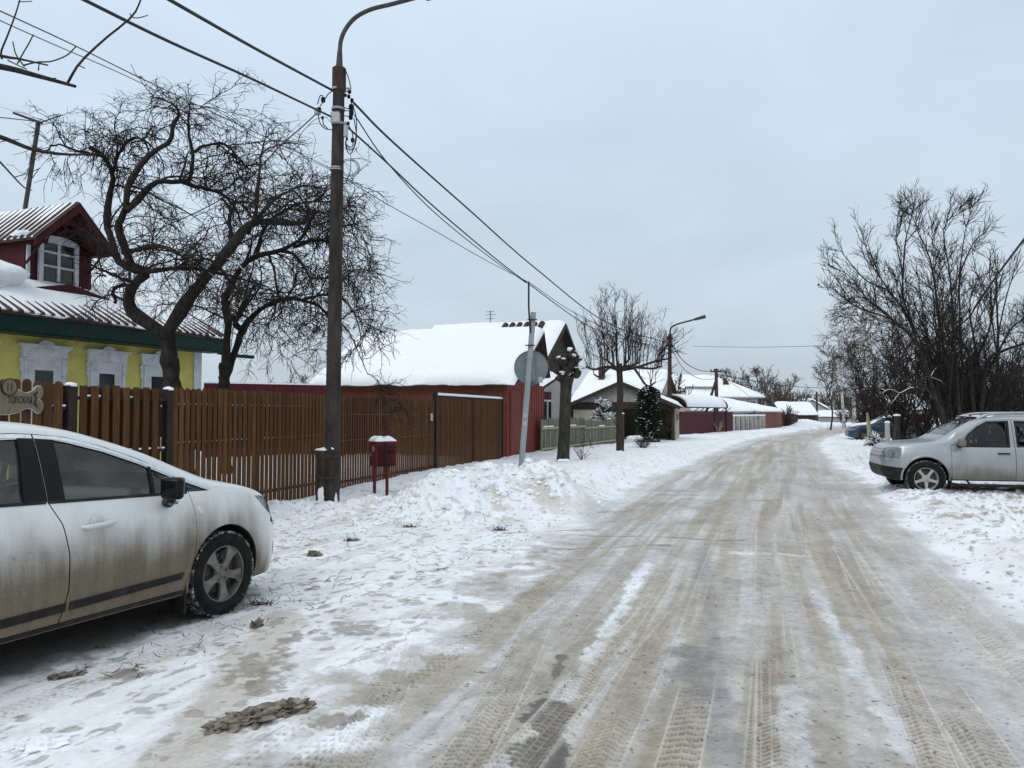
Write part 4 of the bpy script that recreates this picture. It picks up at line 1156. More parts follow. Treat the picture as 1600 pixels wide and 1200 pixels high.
# ------------------------------------------------------------------ blue saloon under snow, far right
def build_blue_car():
    paint = car_paint('dark_blue_paint', (0.008, 0.030, 0.055), (0.12, 0.10, 0.08), 0.2, 0.55, 0.7, rough=0.3)
    wf = [(-0.62, 0.93), (-1.42, 0.93), (-1.42, 1.27), (-1.15, 1.25)]
    wr = [(-1.52, 0.93), (-2.35, 0.94), (-2.05, 1.22), (-1.52, 1.27)]
    spec = dict(x=(-3.45, 0.80), cabin=(-2.4, -0.4), cowl=-0.45, axles=(0.0, -2.55), arch=0.34, hubz=0.30, tumble=0.36, glass=M_glassd, floor=0.4,
                ztop=[(-3.45, 0.75), (-3.35, 0.95), (-2.75, 1.0), (-2.55, 1.03), (-2.1, 1.33), (-1.6, 1.41), (-1.2, 1.39), (-0.9, 1.28), (-0.45, 1.02), (-0.3, 0.98), (0.3, 0.92), (0.6, 0.84), (0.75, 0.72), (0.80, 0.6)],
                zbelt=[(-3.45, 0.70), (-3.3, 0.90), (-2.0, 0.92), (-0.5, 0.90), (0.3, 0.85), (0.6, 0.77), (0.8, 0.52)],
                zbot=[(-3.45, 0.36), (-3.2, 0.24), (-1, 0.2), (0.5, 0.2), (0.8, 0.3)],
                wmax=[(-3.45, 0.62), (-3.3, 0.78), (-2.6, 0.84), (-1, 0.85), (0.2, 0.84), (0.6, 0.76), (0.8, 0.55)],
                tuck=[(-3.45, 0.05), (0.8, 0.05)], windows=[wf, wr], screens=[], pieces=[
                    ('door', [(-0.5, 0.28), (-0.5, 0.9), (-0.62, 0.99), (-1.12, 1.30), (-1.46, 1.31), (-1.46, 0.28)], 'y', (0.3, 1.2), None, 0.006),
                    ('headlight', [(0.5, 0.62), (0.5, 0.74), (0.8, 0.72), (0.8, 0.6)], 'y', (0.35, 1.2), M_lamp, 0.003)])
    root, sk, pcs, body = make_car('saloon_car', 'dark blue saloon with a thick snow cap parked far down the right verge', 'car', spec, paint)
    for sd in (-1, 1):
        for ax in (0.0, -2.55): wheel(root, ax, sd * 0.74, 0.30, 0.30, 0.19, 0.19, sd, 'star', M_rim)
        for sx in (-1.3, -2.0): seat(root, sx, sd * 0.33, 0.4, M_seat)
    # snow blanket over roof, bonnet and boot
    for (xa, xb, hw, th, nm) in ((-2.55, 0.60, 0.60, 0.11, 'snow_cap'), (-3.3, -2.6, 0.6, 0.08, 'snow_cap')):
        mb = MB(); xs = np.linspace(xa, xb, 16); ys = np.linspace(-hw, hw, 11); v = []
        for x in xs:
            for y in ys:
                e = min(1, 5 * min((x - xa), (xb - x), hw - abs(y)) / 0.6)
                v.append((x, y, sk.z(x, y) - 0.01 + th * math.sqrt(max(0, e)) * (0.85 + 0.3 * float(vnoise(np.array([x * 3]), np.array([y * 3]))[0]))))
        mb.add(v, [(i * 11 + j, i * 11 + j + 1, (i + 1) * 11 + j + 1, (i + 1) * 11 + j) for i in range(15) for j in range(10)])
        mb.build(nm, M_snow, root, smooth=60)
    place_car(root, (20.0, 44.0, 0.02), (0.0, 0.0, 0.0), Vector((-0.97, 0.24, 0)))
    return root

build_white_car(); build_silver_suv(); build_blue_car()
# ------------------------------------------------------------------ building materials
M_picket = pbr('stained_picket', (0.066, 0.029, 0.0095), (0.118, 0.053, 0.018), (40, 40, 3.0), rough=0.75, bump=0.25, tone=True, dist=0.004, c3=(0.06, 0.03, 0.018), s3=(9, 9, 2), lo3=0.55, hi3=0.72)
M_picket2 = pbr('stained_slat', (0.070, 0.029, 0.0105), (0.108, 0.046, 0.0165), (40, 40, 3.0), rough=0.75, bump=0.25, tone=True, dist=0.004)
M_post = pbr('dark_steel_post', (0.020, 0.013, 0.012), (0.036, 0.022, 0.018), (8, 8, 3), rough=0.6, bump=0.1)
M_rust = pbr('rust_painted_wall', (0.122, 0.043, 0.026), (0.162, 0.058, 0.035), (1.5, 1.5, 1.0), rough=0.8, bump=0.1, c3=(0.115, 0.045, 0.028), s3=(0.8, 0.8, 2.5), lo3=0.5, hi3=0.7)
M_redsheet = pbr('red_sheet', (0.155, 0.033, 0.024), (0.200, 0.045, 0.032), (3, 3, 1.5), rough=0.62, bump=0.15, c3=(0.15, 0.035, 0.026), s3=(2, 2, 5), lo3=0.48, hi3=0.72)
M_maroon = pbr('maroon_sheet', (0.070, 0.013, 0.020), (0.100, 0.019, 0.027), (2, 2, 1), rough=0.45, bump=0.03)
M_maroon2 = pbr('maroon_boards', (0.040, 0.006, 0.008), (0.062, 0.010, 0.013), (6, 6, 1.5), rough=0.6, bump=0.1, tone=True)
M_yellow = pbr('yellow_render', (0.52, 0.475, 0.13), (0.60, 0.55, 0.17), (3, 3, 3), rough=0.85, bump=0.1, c3=(0.46, 0.41, 0.12), s3=(1.2, 1.2, 2.4), lo3=0.52, hi3=0.72)
M_white = pbr('white_painted_wood', (0.50, 0.52, 0.55), (0.62, 0.64, 0.66), (6, 6, 6), rough=0.6, bump=0.15, c3=(0.36, 0.37, 0.37), s3=(5, 5, 9), lo3=0.56, hi3=0.72)
M_green = pbr('green_fascia', (0.005, 0.026, 0.019), (0.009, 0.036, 0.027), (5, 5, 5), rough=0.5, bump=0.1)
M_ribroof = pbr('brown_rib_roof', (0.045, 0.027, 0.024), (0.085, 0.05, 0.044), (4, 4, 4), rough=0.6, bump=0.1)
M_pane = plain('window_pane', (0.018, 0.022, 0.025), 0.06, 0.0, 0.5)
M_greywall = pbr('grey_render', (0.33, 0.32, 0.30), (0.42, 0.41, 0.385), (2, 2, 2), rough=0.9, bump=0.2)
M_beige = pbr('beige_render', (0.40, 0.36, 0.29), (0.48, 0.435, 0.35), (2, 2, 2), rough=0.9, bump=0.15)
M_darkwood = pbr('dark_weathered_wood', (0.040, 0.030, 0.026), (0.075, 0.056, 0.048), (12, 12, 2), rough=0.85, bump=0.3, tone=True)
M_oldpicket = pbr('old_grey_green_boards', (0.145, 0.150, 0.115), (0.235, 0.225, 0.165), (14, 14, 1.5), rough=0.9, bump=0.3, tone=True, c3=(0.10, 0.105, 0.085), s3=(4, 4, 1.2), lo3=0.5, hi3=0.7)
M_olrail = pbr('old_pale_rail', (0.30, 0.285, 0.19), (0.40, 0.375, 0.26), (8, 8, 8), rough=0.9, bump=0.2)
M_stone = pbr('pale_pillar_stone', (0.33, 0.32, 0.30), (0.45, 0.43, 0.40), (5, 5, 5), rough=0.9, bump=0.3)
M_brick = pbr('red_brick', (0.17, 0.07, 0.05), (0.25, 0.11, 0.08), (3, 3, 9), rough=0.9, bump=0.2)
M_pole = pbr('old_pole_concrete', (0.026, 0.022, 0.019), (0.060, 0.051, 0.044), (7, 7, 2.0), rough=0.9, bump=0.35, c3=(0.13, 0.115, 0.10), s3=(9, 9, 1.2), lo3=0.62, hi3=0.74)
M_polesteel = pbr('rusty_steel', (0.032, 0.021, 0.018), (0.070, 0.040, 0.031), (9, 9, 4), rough=0.75, bump=0.25)
M_armsteel = pbr('weathered_arm_steel', (0.045, 0.040, 0.038), (0.08, 0.072, 0.066), (12, 12, 12), rough=0.6, bump=0.1)
M_galv = pbr('galvanised_grey', (0.26, 0.29, 0.30), (0.34, 0.37, 0.385), (6, 6, 2), rough=0.5, bump=0.08, c3=(0.20, 0.22, 0.22), s3=(5, 5, 2), lo3=0.55, hi3=0.75)
M_signback = pbr('grey_sign_back', (0.155, 0.185, 0.19), (0.205, 0.235, 0.24), (4, 4, 4), rough=0.5, bump=0.05)
M_wire = plain('cable_black', (0.012, 0.012, 0.013), 0.7)
M_wiregrey = plain('telephone_wire', (0.07, 0.075, 0.085), 0.6)
M_plastic = plain('pale_grey_box', (0.42, 0.43, 0.43), 0.5)
M_mailred = pbr('mailbox_red', (0.090, 0.012, 0.015), (0.130, 0.020, 0.022), (7, 7, 7), rough=0.5, bump=0.1, c3=(0.09, 0.02, 0.02), s3=(5, 5, 9), lo3=0.55, hi3=0.72)
M_carved = pbr('carved_sign_wood', (0.165, 0.130, 0.085), (0.235, 0.190, 0.125), (30, 30, 6), rough=0.6, bump=0.2)
M_lettering = plain('dark_lettering', (0.02, 0.016, 0.013), 0.6)

# ------------------------------------------------------------------ helpers for houses
def snow_quad(mb, A, B, C, D, th=0.12, nu=24, nv=14, edge=0.35, lump=0.35, seed=0, under=0.0, thin_eave=1.0):
    """snow lying on the slope A-B (eave) .. D-C (ridge): rounded edges, uneven thickness, closed underneath"""
    A, B, C, D = map(Vector, (A, B, C, D))
    nrm = (B - A).cross(D - A).normalized()
    if nrm.z < 0: nrm = -nrm
    L1 = (B - A).length; L2 = (D - A).length; dwn = (A - D).normalized()
    top, bot = [], []
    for i in range(nu + 1):
        for j in range(nv + 1):
            u, v = i / nu, j / nv
            p = (A.lerp(B, u)).lerp(D.lerp(C, u), v)
            du = min(u, 1 - u) * L1; dv = v * L2; dr = (1 - v) * L2
            k = math.sqrt(min(1, du / edge)) * math.sqrt(min(1, dv / edge + 0.02)) if thin_eave == 1.0 else math.sqrt(min(1, du / edge)) * (thin_eave + (1 - thin_eave) * min(1, dv / 1.6))
            n = float(fbm(np.array([p.x * 1.1 + p.y * 0.4 + seed * 7.7]), np.array([p.y * 1.1 + p.z * 0.9]), 3, 3)[0])
            n2 = float(vnoise(np.array([u * L1 * 3.0 + seed]), np.array([v * L2 * 2.0]), 9)[0])
            big = float(vnoise(np.array([u * L1 * 0.55 + seed * 3.3]), np.array([v * L2 * 0.5 + seed]), 21)[0])
            h = th * k * (1 - lump + 2 * lump * n) * (0.78 + 0.45 * big) + 0.016 * n2 * k
            q = p
            if th > 0.09:
                ov = (float(fbm(np.array([u * L1 * 1.3 + seed * 5.1]), np.array([3.3]), 4, 23)[0]) - 0.42) * 0.30 * (1 - v) ** 6
                q = p + dwn * max(-0.10, ov)
            top.append(q + nrm * (h + 0.004)); bot.append((q if v == 0 else p) - nrm * under)
    m = nv + 1; N = len(top); f = []
    for i in range(nu):
        for j in range(nv):
            a = i * m + j
            f += [(a, a + m, a + m + 1, a + 1), (N + a, N + a + 1, N + a + m + 1, N + a + m)]
    ring = [i * m for i in range(nu + 1)] + [nu * m + j for j in range(1, m)] + [i * m + m - 1 for i in range(nu - 1, -1, -1)] + [j for j in range(m - 2, 0, -1)]
    for k in range(len(ring)):
        a, b = ring[k], ring[(k + 1) % len(ring)]
        f.append((a, b, N + b, N + a))
    mb.add(top + bot, f)

def slab(mb, A, B, C, D, th=0.06, mi=0):
    A, B, C, D = map(Vector, (A, B, C, D))
    n = (B - A).cross(D - A).normalized()
    if n.z < 0: n = -n
    v = [A, B, C, D] + [p - n * th for p in (A, B, C, D)]
    mb.add(v, [(0, 1, 2, 3), (7, 6, 5, 4), (0, 4, 5, 1), (1, 5, 6, 2), (2, 6, 7, 3), (3, 7, 4, 0)], mi)

def gable_house(name, label, cat, loc, ang, W, L, eave, ridge, wall_mat, roof_mat, gable_mat=None, over=0.35, snow=0.16, axis='y', windows=(), chimney=None, group=None, bare=0.0, seed=0):
    """body x in [-W, 0], y in [0, L]; ridge along y (axis='y') or along x (axis='x')"""
    root = thing(name, label, cat, loc, -R(ang), group)
    gm = gable_mat or wall_mat
    mb = MB()
    if axis == 'y':
        pr = [(-W, -0.4), (0, -0.4), (0, eave), (-W / 2, ridge - 0.08), (-W, eave)]
        mb.prism(pr, 0, L, 'y')
    else:
        pr = [(0, -0.4), (L, -0.4), (L, eave), (L / 2, ridge - 0.08), (0, eave)]
        mb.prism(pr, -W, 0, 'x')
    mb.build('wall', wall_mat, root)
    rf = MB(); sn = MB()
    if axis == 'y':
        sl = (ridge - eave) / (W / 2); ez = eave - sl * over
        for s in (0, 1):
            xe = over if s == 0 else -W - over
            A = (xe, -over, ez); B = (xe, L + over, ez); C = (-W / 2, L + over, ridge); D = (-W / 2, -over, ridge)
            slab(rf, A, B, C, D, 0.09); snow_quad(sn, A, B, C, D, snow, 22, 12, seed=seed + s)
    else:
        sl = (ridge - eave) / (L / 2); ez = eave - sl * over
        for s in (0, 1):
            ye = -over if s == 0 else L + over
            A = (-W - over, ye, ez); B = (over, ye, ez); C = (over, L / 2, ridge); D = (-W - over, L / 2, ridge)
            slab(rf, A, B, C, D, 0.09); snow_quad(sn, A, B, C, D, snow, 22, 12, seed=seed + s)
    ro = rf.build('roof', roof_mat, root); sn.build('roof_snow', M_snow, ro, smooth=50)
    if gable_mat is not None:
        gb = MB()
        if axis == 'x': gb.prism([(0.0, eave), (L, eave), (L / 2, ridge - 0.1)], 0.0, 0.02, 'x')
        else: gb.prism([(-W, eave), (0, eave), (-W / 2, ridge - 0.1)], -0.02, 0.0, 'y')
        gb.build('gable_boards', gable_mat, root)
    for (face, c, z0, z1, w) in windows:
        house_window(root, face, c, z0, z1, w, W)
    if chimney:
        cx, cy, h = chimney
        mb = MB(); mb.box(cx - 0.2, cx + 0.2, cy - 0.2, cy + 0.2, eave, h); mb.box(cx - 0.25, cx + 0.25, cy - 0.25, cy + 0.25, h, h + 0.12); mb.build('chimney', M_darkwood, ro)
    return root

def house_window(root, face, c, z0, z1, w, W=0, mat=None):
    f = MB(); t = 0.09
    if face == 'x':
        M = Matrix.Identity(4)
    else:
        M = Matrix.Translation((c, 0, 0)) @ Matrix.Rotation(R(-90), 4, 'Z') @ Matrix.Translation((0, -c, 0))
    f.box(0.0, 0.07, c - w / 2 - t, c - w / 2, z0 - t, z1 + t, M=M); f.box(0.0, 0.07, c + w / 2, c + w / 2 + t, z0 - t, z1 + t, M=M)
    f.box(0.0, 0.07, c - w / 2, c + w / 2, z1, z1 + t, M=M); f.box(0.0, 0.10, c - w / 2, c + w / 2, z0 - t, z0, M=M)
    f.box(0.0, 0.05, c - 0.025, c + 0.025, z0, z1, M=M)
    fr = f.build('window', mat or M_white, root)
    p = MB(); p.box(0.003, 0.02, c - w / 2, c + w / 2, z0, z1, M=M); p.build('pane', M_pane, fr)
    return fr

# ------------------------------------------------------------------ yellow house with the dormer
def yellow_house():
    root = thing('wooden_house', 'yellow house with white carved window surrounds, green eaves and a maroon dormer', 'house', (-7.73, 19.0, 0), -R(22))
    L = 10.0; W = 8.4
    mb = MB(); mb.prism([(-W, -0.3), (0, -0.3), (0, 3.2), (-W / 2, 5.5), (-W, 3.2)], -L, 0, 'y'); mb.build('wall', M_yellow, root)
    mb = MB(); mb.box(0.003, 0.035, -0.22, 0.02, -0.2, 3.1); mb.box(-0.22, 0.0, 0.003, 0.035, -0.2, 3.1); mb.build('corner_board', M_white, root)
    # eaves
    mb = MB(); mb.box(0.50, 0.56, -L - 0.3, 0.28, 3.13, 3.42); mb.box(0.0, 0.50, -L - 0.3, 0.28, 3.10, 3.14)
    mb.build('eaves_board', M_green, root)
    # gutter spout
    mb = MB(); mb.tube([(0.30, 0.25, 3.12), (0.62, 0.55, 3.05), (0.80, 1.0, 3.04)], 0.045, 8); mb.build('rain_spout', M_green, root, smooth=60)
    # ribbed roof
    sl = 0.5; ex, ez = 0.62, 3.46; rx = -W / 2
    rz = ez + sl * (ex - rx)
    rf = MB(); slab(rf, (ex, -L - 0.35, ez), (ex, 0.30, ez), (rx, 0.30, rz), (rx, -L - 0.35, rz), 0.05)
    slab(rf, (2 * rx - ex, -L - 0.35, ez), (2 * rx - ex, 0.30, ez), (rx, 0.30, rz), (rx, -L - 0.35, rz), 0.05)
    nrm = Vector((sl, 0, 1)).normalized()
    y = -L - 0.3
    while y < 0.28:
        a = Vector((ex + 0.02, y, ez)); b = Vector((rx, y, rz))
        rf.add([a + Vector((0, -0.05, 0)), a + nrm * 0.055 + Vector((0, -0.022, 0)), a + nrm * 0.055 + Vector((0, 0.022, 0)), a + Vector((0, 0.05, 0)),
                b + Vector((0, -0.05, 0)), b + nrm * 0.055 + Vector((0, -0.022, 0)), b + nrm * 0.055 + Vector((0, 0.022, 0)), b + Vector((0, 0.05, 0))],
               [(0, 1, 5, 4), (1, 2, 6, 5), (2, 3, 7, 6), (0, 3, 2, 1)])
        y += 0.21
    ro = rf.build('roof', M_ribroof, root)
    sn = MB()
    snow_quad(sn, (ex - 0.02, -L - 0.35, ez), (ex - 0.02, 0.30, ez), (rx, 0.30, rz), (rx, -L - 0.35, rz), 0.100, 90, 30, lump=0.34, seed=4, thin_eave=0.26)
    snow_quad(sn, (2 * rx - ex, -L - 0.35, ez), (2 * rx - ex, 0.30, ez), (rx, 0.30, rz), (rx, -L - 0.35, rz), 0.12, 20, 10, seed=5)
    sn.build('roof_snow', M_snow, ro, smooth=50)
    # snow slumped on the left of the dormer
    mb = MB(); mb.blob((-0.9, -4.9, 4.25), (0.7, 0.75, 0.35), 3, 0.3, 3); mb.build('snow_slump', M_snow, ro, smooth=60)
    # carved windows
    for k, s in enumerate((1.32, 2.69, 4.13, 5.6, 7.1, 8.6)):
        c = -s; f = MB()
        w = 0.46
        f.box(0.004, 0.06, c - w, c - 0.27, 1.05, 2.70); f.box(0.004, 0.06, c + 0.27, c + w, 1.05, 2.70)
        f.box(0.004, 0.06, c - 0.27, c + 0.27, 2.52, 2.70)
        f.box(0.06, 0.085, c - w + 0.03, c - w + 0.10, 1.05, 2.68); f.box(0.06, 0.085, c + w - 0.10, c + w - 0.03, 1.05, 2.68)
        f.box(0.004, 0.075, c - w - 0.02, c + w + 0.02, 2.70, 2.90)
        f.box(0.004, 0.12, c - w - 0.09, c + w + 0.09, 2.90, 2.955)          # cornice
        f.box(0.004, 0.10, c - w - 0.05, c + w + 0.05, 2.865, 2.90)
        arc = [(c + 0.235 * math.cos(a), 2.80 + 0.245 * math.sin(a)) for a in np.linspace(0, math.pi, 17)]
        f.prism(arc, 0.01, 0.10, 'x')
        arc2 = [(c + 0.19 * math.cos(a), 2.80 + 0.20 * math.sin(a)) for a in np.linspace(0, math.pi, 15)]
        f.prism(arc2, 0.10, 0.112, 'x')
        f.lathe([(0.0, 0.014), (0.05, 0.012), (0.062, 0.0)], 14, 'x', c=(0.112, c, 2.86))
        for sg in (-1, 1):
            f.prism([(c + sg * (w + 0.0), 2.70), (c + sg * (w + 0.06), 2.66), (c + sg * (w + 0.02), 2.56), (c + sg * (w + 0.045), 2.45), (c + sg * (w - 0.01), 2.38)], 0.006, 0.05, 'x')
        f.box(0.004, 0.14, c - w - 0.06, c + w + 0.06, 1.0, 1.05)
        win = f.build('window', M_white, root, bevel=0.006)
        sa = MB()
        sa.box(0.006, 0.045, c - 0.27, c - 0.20, 1.05, 2.52); sa.box(0.006, 0.045, c + 0.20, c + 0.27, 1.05, 2.52); sa.box(0.006, 0.045, c - 0.20, c + 0.20, 2.45, 2.52); sa.box(0.006, 0.04, c - 0.20, c + 0.20, 1.75, 1.80)
        sa.build('sash', M_white, win)
        p = MB(); p.box(0.005, 0.016, c - 0.20, c + 0.20, 1.05, 2.45); p.build('pane', M_pane, win)
    # dormer
    dc = -3.12; fx_ = -1.0; hw = 0.74; ze = 5.26; zr = 6.06
    dz = lambda x: ez + sl * (ex - x)
    d = MB()
    poly = [(dc - hw, dz(fx_) - 0.15), (dc + hw, dz(fx_) - 0.15), (dc + hw, ze + 0.06), (dc, zr - 0.05), (dc - hw, ze + 0.06)]
    d.prism(poly, fx_ - 3.0, fx_, 'x')
    yy = dc - hw
    while yy < dc + hw - 0.01:
        d.box(fx_, fx_ + 0.018, yy + 0.004, yy + 0.108, dz(fx_) - 0.1, ze, tone=0.85 + 0.3 * random.random()); yy += 0.112
    dm = d.build('dormer', M_maroon2, root)
    r_ = MB()
    for sg in (-1, 1):
        A = (fx_ - 3.0, dc + sg * (hw + 0.22), ze - 0.10); B = (fx_ + 0.62, dc + sg * (hw + 0.22), ze - 0.10); C = (fx_ + 0.62, dc, zr + 0.03); D = (fx_ - 3.0, dc, zr + 0.03)
        slab(r_, A, B, C, D, 0.05)
        k = fx_ + 0.6
        nn = Vector((0, sg * (zr - ze + 0.13), hw + 0.22)).normalized()
        while k > fx_ - 2.9:
            a = Vector((k, dc + sg * (hw + 0.22), ze - 0.10)); b = Vector((k, dc, zr + 0.03))
            r_.add([a - Vector((0.05, 0, 0)), a + nn * 0.05, a + Vector((0.05, 0, 0)), b - Vector((0.05, 0, 0)), b + nn * 0.05, b + Vector((0.05, 0, 0))], [(0, 1, 4, 3), (1, 2, 5, 4), (0, 2, 1)])
            k -= 0.2
    rr_ = r_.build('dormer_roof', M_ribroof, dm)
    s_ = MB()
    for sg in (-1, 1):
        A = (fx_ - 2.9, dc + sg * (hw + 0.20), ze - 0.09); B = (fx_ + 0.55, dc + sg * (hw + 0.20), ze - 0.09); C = (fx_ + 0.55, dc, zr + 0.03); D = (fx_ - 2.9, dc, zr + 0.03)
        snow_quad(s_, A, B, C, D, 0.036, 40, 12, lump=0.7, seed=11 + sg, thin_eave=0.25)
    s_.blob((fx_ + 0.1, dc - hw - 0.14, ze + 0.03), (0.28, 0.10, 0.07), 2, 0.3, 1)
    s_.build('dormer_snow', M_snow, dm, smooth=50)
    b = MB()
    for sg in (-1, 1):
        A = Vector((fx_ + 0.62, dc + sg * (hw + 0.24), ze - 0.16)); B = Vector((fx_ + 0.62, dc, zr + 0.0))
        b.add([A, B, B - Vector((0, 0, 0.17)), A - Vector((0, 0, 0.13))] + [q + Vector((0.03, 0, 0)) for q in (A, B, B - Vector((0, 0, 0.17)), A - Vector((0, 0, 0.13)))],
              [(0, 1, 2, 3), (7, 6, 5, 4), (0, 4, 5, 1), (1, 5, 6, 2), (2, 6, 7, 3), (3, 7, 4, 0)])
    for sg in (-1, 1):      # brackets and shaped gable lining
        b.box(fx_, fx_ + 0.6, dc + sg * (hw - 0.02) - 0.03, dc + sg * (hw - 0.02) + 0.03, ze - 0.16, ze - 0.08)
        b.tube([(fx_ + 0.03, dc + sg * (hw - 0.02), ze - 0.55), (fx_ + 0.5, dc + sg * (hw - 0.02), ze - 0.12)], 0.025, 6)
    arc = [(dc + 0.58 * math.cos(a), ze - 0.16 + 0.52 * math.sin(a)) for a in np.linspace(0, math.pi, 17)]
    b.prism([(dc + 0.70, ze - 0.16), (dc, zr - 0.12), (dc - 0.70, ze - 0.16)] + arc[::-1], fx_ + 0.45, fx_ + 0.48, 'x')
    b.build('bargeboard', M_maroon2, dm)
    f = MB(); z0, z1 = 4.44, 5.26; ww = 0.37
    f.box(fx_ + 0.02, fx_ + 0.08, dc - ww - 0.09, dc - ww, z0 - 0.05, z1); f.box(fx_ + 0.02, fx_ + 0.08, dc + ww, dc + ww + 0.09, z0 - 0.05, z1)
    arc = [(dc + (ww + 0.09) * math.cos(a), z1 + 0.15 * math.sin(a)) for a in np.linspace(0, math.pi, 13)]
    arc2 = [(dc + ww * math.cos(a), z1 + 0.01 + 0.045 * math.sin(a)) for a in np.linspace(math.pi, 0, 13)]
    for i in range(12):
        f.prism([arc[i], arc[i + 1], arc2[11 - i], arc2[12 - i]], fx_ + 0.02, fx_ + 0.08, 'x')
    f.box(fx_ + 0.02, fx_ + 0.07, dc - ww, dc + ww, z1 - 0.02, z1 + 0.05)
    f.box(fx_ + 0.02, fx_ + 0.06, dc - 0.03, dc + 0.03, z0, z1)
    for zz in (z0 + 0.30, z0 + 0.60): f.box(fx_ + 0.02, fx_ + 0.055, dc - ww, dc + ww, zz - 0.02, zz + 0.02)
    f.box(fx_ + 0.02, fx_ + 0.12, dc - ww - 0.12, dc + ww + 0.12, z0 - 0.10, z0 - 0.05)
    f.box(fx_ + 0.02, fx_ + 0.06, dc - hw + 0.02, dc - hw + 0.09, z0 - 0.05, ze)
    w = f.build('dormer_window', M_white, dm)
    p = MB(); p.box(fx_ + 0.019, fx_ + 0.03, dc - ww, dc + ww, z0 - 0.05, z1); p.build('pane', M_pane, w)
    mb = MB(); mb.prism([(dc - hw - 0.25, 4.02), (dc + hw + 0.5, 4.02), (dc + hw + 0.3, 4.16), (dc, 4.36), (dc - hw - 0.15, 4.16)], fx_ + 0.02, fx_ + 0.42, 'x'); mb.build('dormer_apron', M_maroon2, dm)
    mb = MB(); snow_quad(mb, (fx_ + 0.44, dc - hw - 0.2, 4.10), (fx_ + 0.44, dc + hw + 0.4, 4.06), (fx_ + 0.05, dc + hw + 0.3, 4.30), (fx_ + 0.05, dc - hw - 0.1, 4.34), 0.05, 14, 5, edge=0.1, seed=2); mb.build('apron_snow', M_snow, dm, smooth=50)
    return root

# ------------------------------------------------------------------ rust-brown barn behind the gate
def barn():
    root = thing('barn', 'rust brown shed with a broad snow covered roof behind the double gate', 'shed', (-0.20, 24.45, 0), -R(17))
    W, D = 6.85, 4.75; e = 2.70; ry = 3.3; rz = 4.52; fy = 4.1; fz = 3.05
    mb = MB(); mb.prism([(0, -0.3), (fy, -0.3), (fy, fz - 0.05), (ry, rz - 0.1), (0.0, e)], -W, -0.02, 'x'); mb.build('wall', M_rust, root)
    mb = MB(); mb.prism([(0.0, -0.3), (D, -0.3), (D, 2.62), (0.0, 2.66)], -0.02, 0.03, 'x')
    for y0 in (1.65, 2.0, 2.3, 2.62, 2.95, 3.3, 3.62, 3.95, 4.3, 4.62): mb.box(0.03, 0.045, y0, y0 + 0.03, 0.0, 2.58)
    mb.build('red_cladding', M_redsheet, root)
    d = MB()
    d.box(0.03, 0.06, 0.30, 1.45, 0.02, 2.36)
    for (z0, z1) in ((0.08, 0.80), (0.88, 1.56), (1.64, 2.28)):
        d.box(0.06, 0.072, 0.38, 1.37, z0, z1)
    d.build('door', M_redsheet, root, bevel=0.008)
    mb = MB(); mb.box(-0.05, 0.06, -0.04, 0.12, -0.2, 2.68); mb.build('corner_post', M_redsheet, root)
    g = MB(); g.prism([(0.0, 2.64), (fy, 2.62), (fy, fz - 0.06), (ry, rz - 0.12), (0.0, 2.70)], 0.0, 0.02, 'x')
    g.build('gable_boards', M_darkwood, root)
    rf = MB(); sn = MB()
    s1 = (rz - e) / ry
    A = (-W - 0.15, -0.35, e - s1 * 0.35 + 0.02); B = (0.42, -0.35, e - s1 * 0.35 + 0.02); C = (0.42, ry, rz + 0.02); Dd = (-W - 0.15, ry, rz + 0.02)
    slab(rf, A, B, C, Dd, 0.07); snow_quad(sn, A, B, C, Dd, 0.21, 64, 26, edge=0.30, lump=0.16, seed=3)
    A = (-W - 0.15, fy + 0.08, fz - 0.1); B = (0.42, fy + 0.08, fz - 0.1)
    slab(rf, A, B, C, Dd, 0.07); snow_quad(sn, A, B, C, Dd, 0.20, 40, 14, edge=0.3, lump=0.2, seed=8)
    ro = rf.build('roof', M_darkwood, root); sn.build('roof_snow', M_snow, ro, smooth=50)
    return root

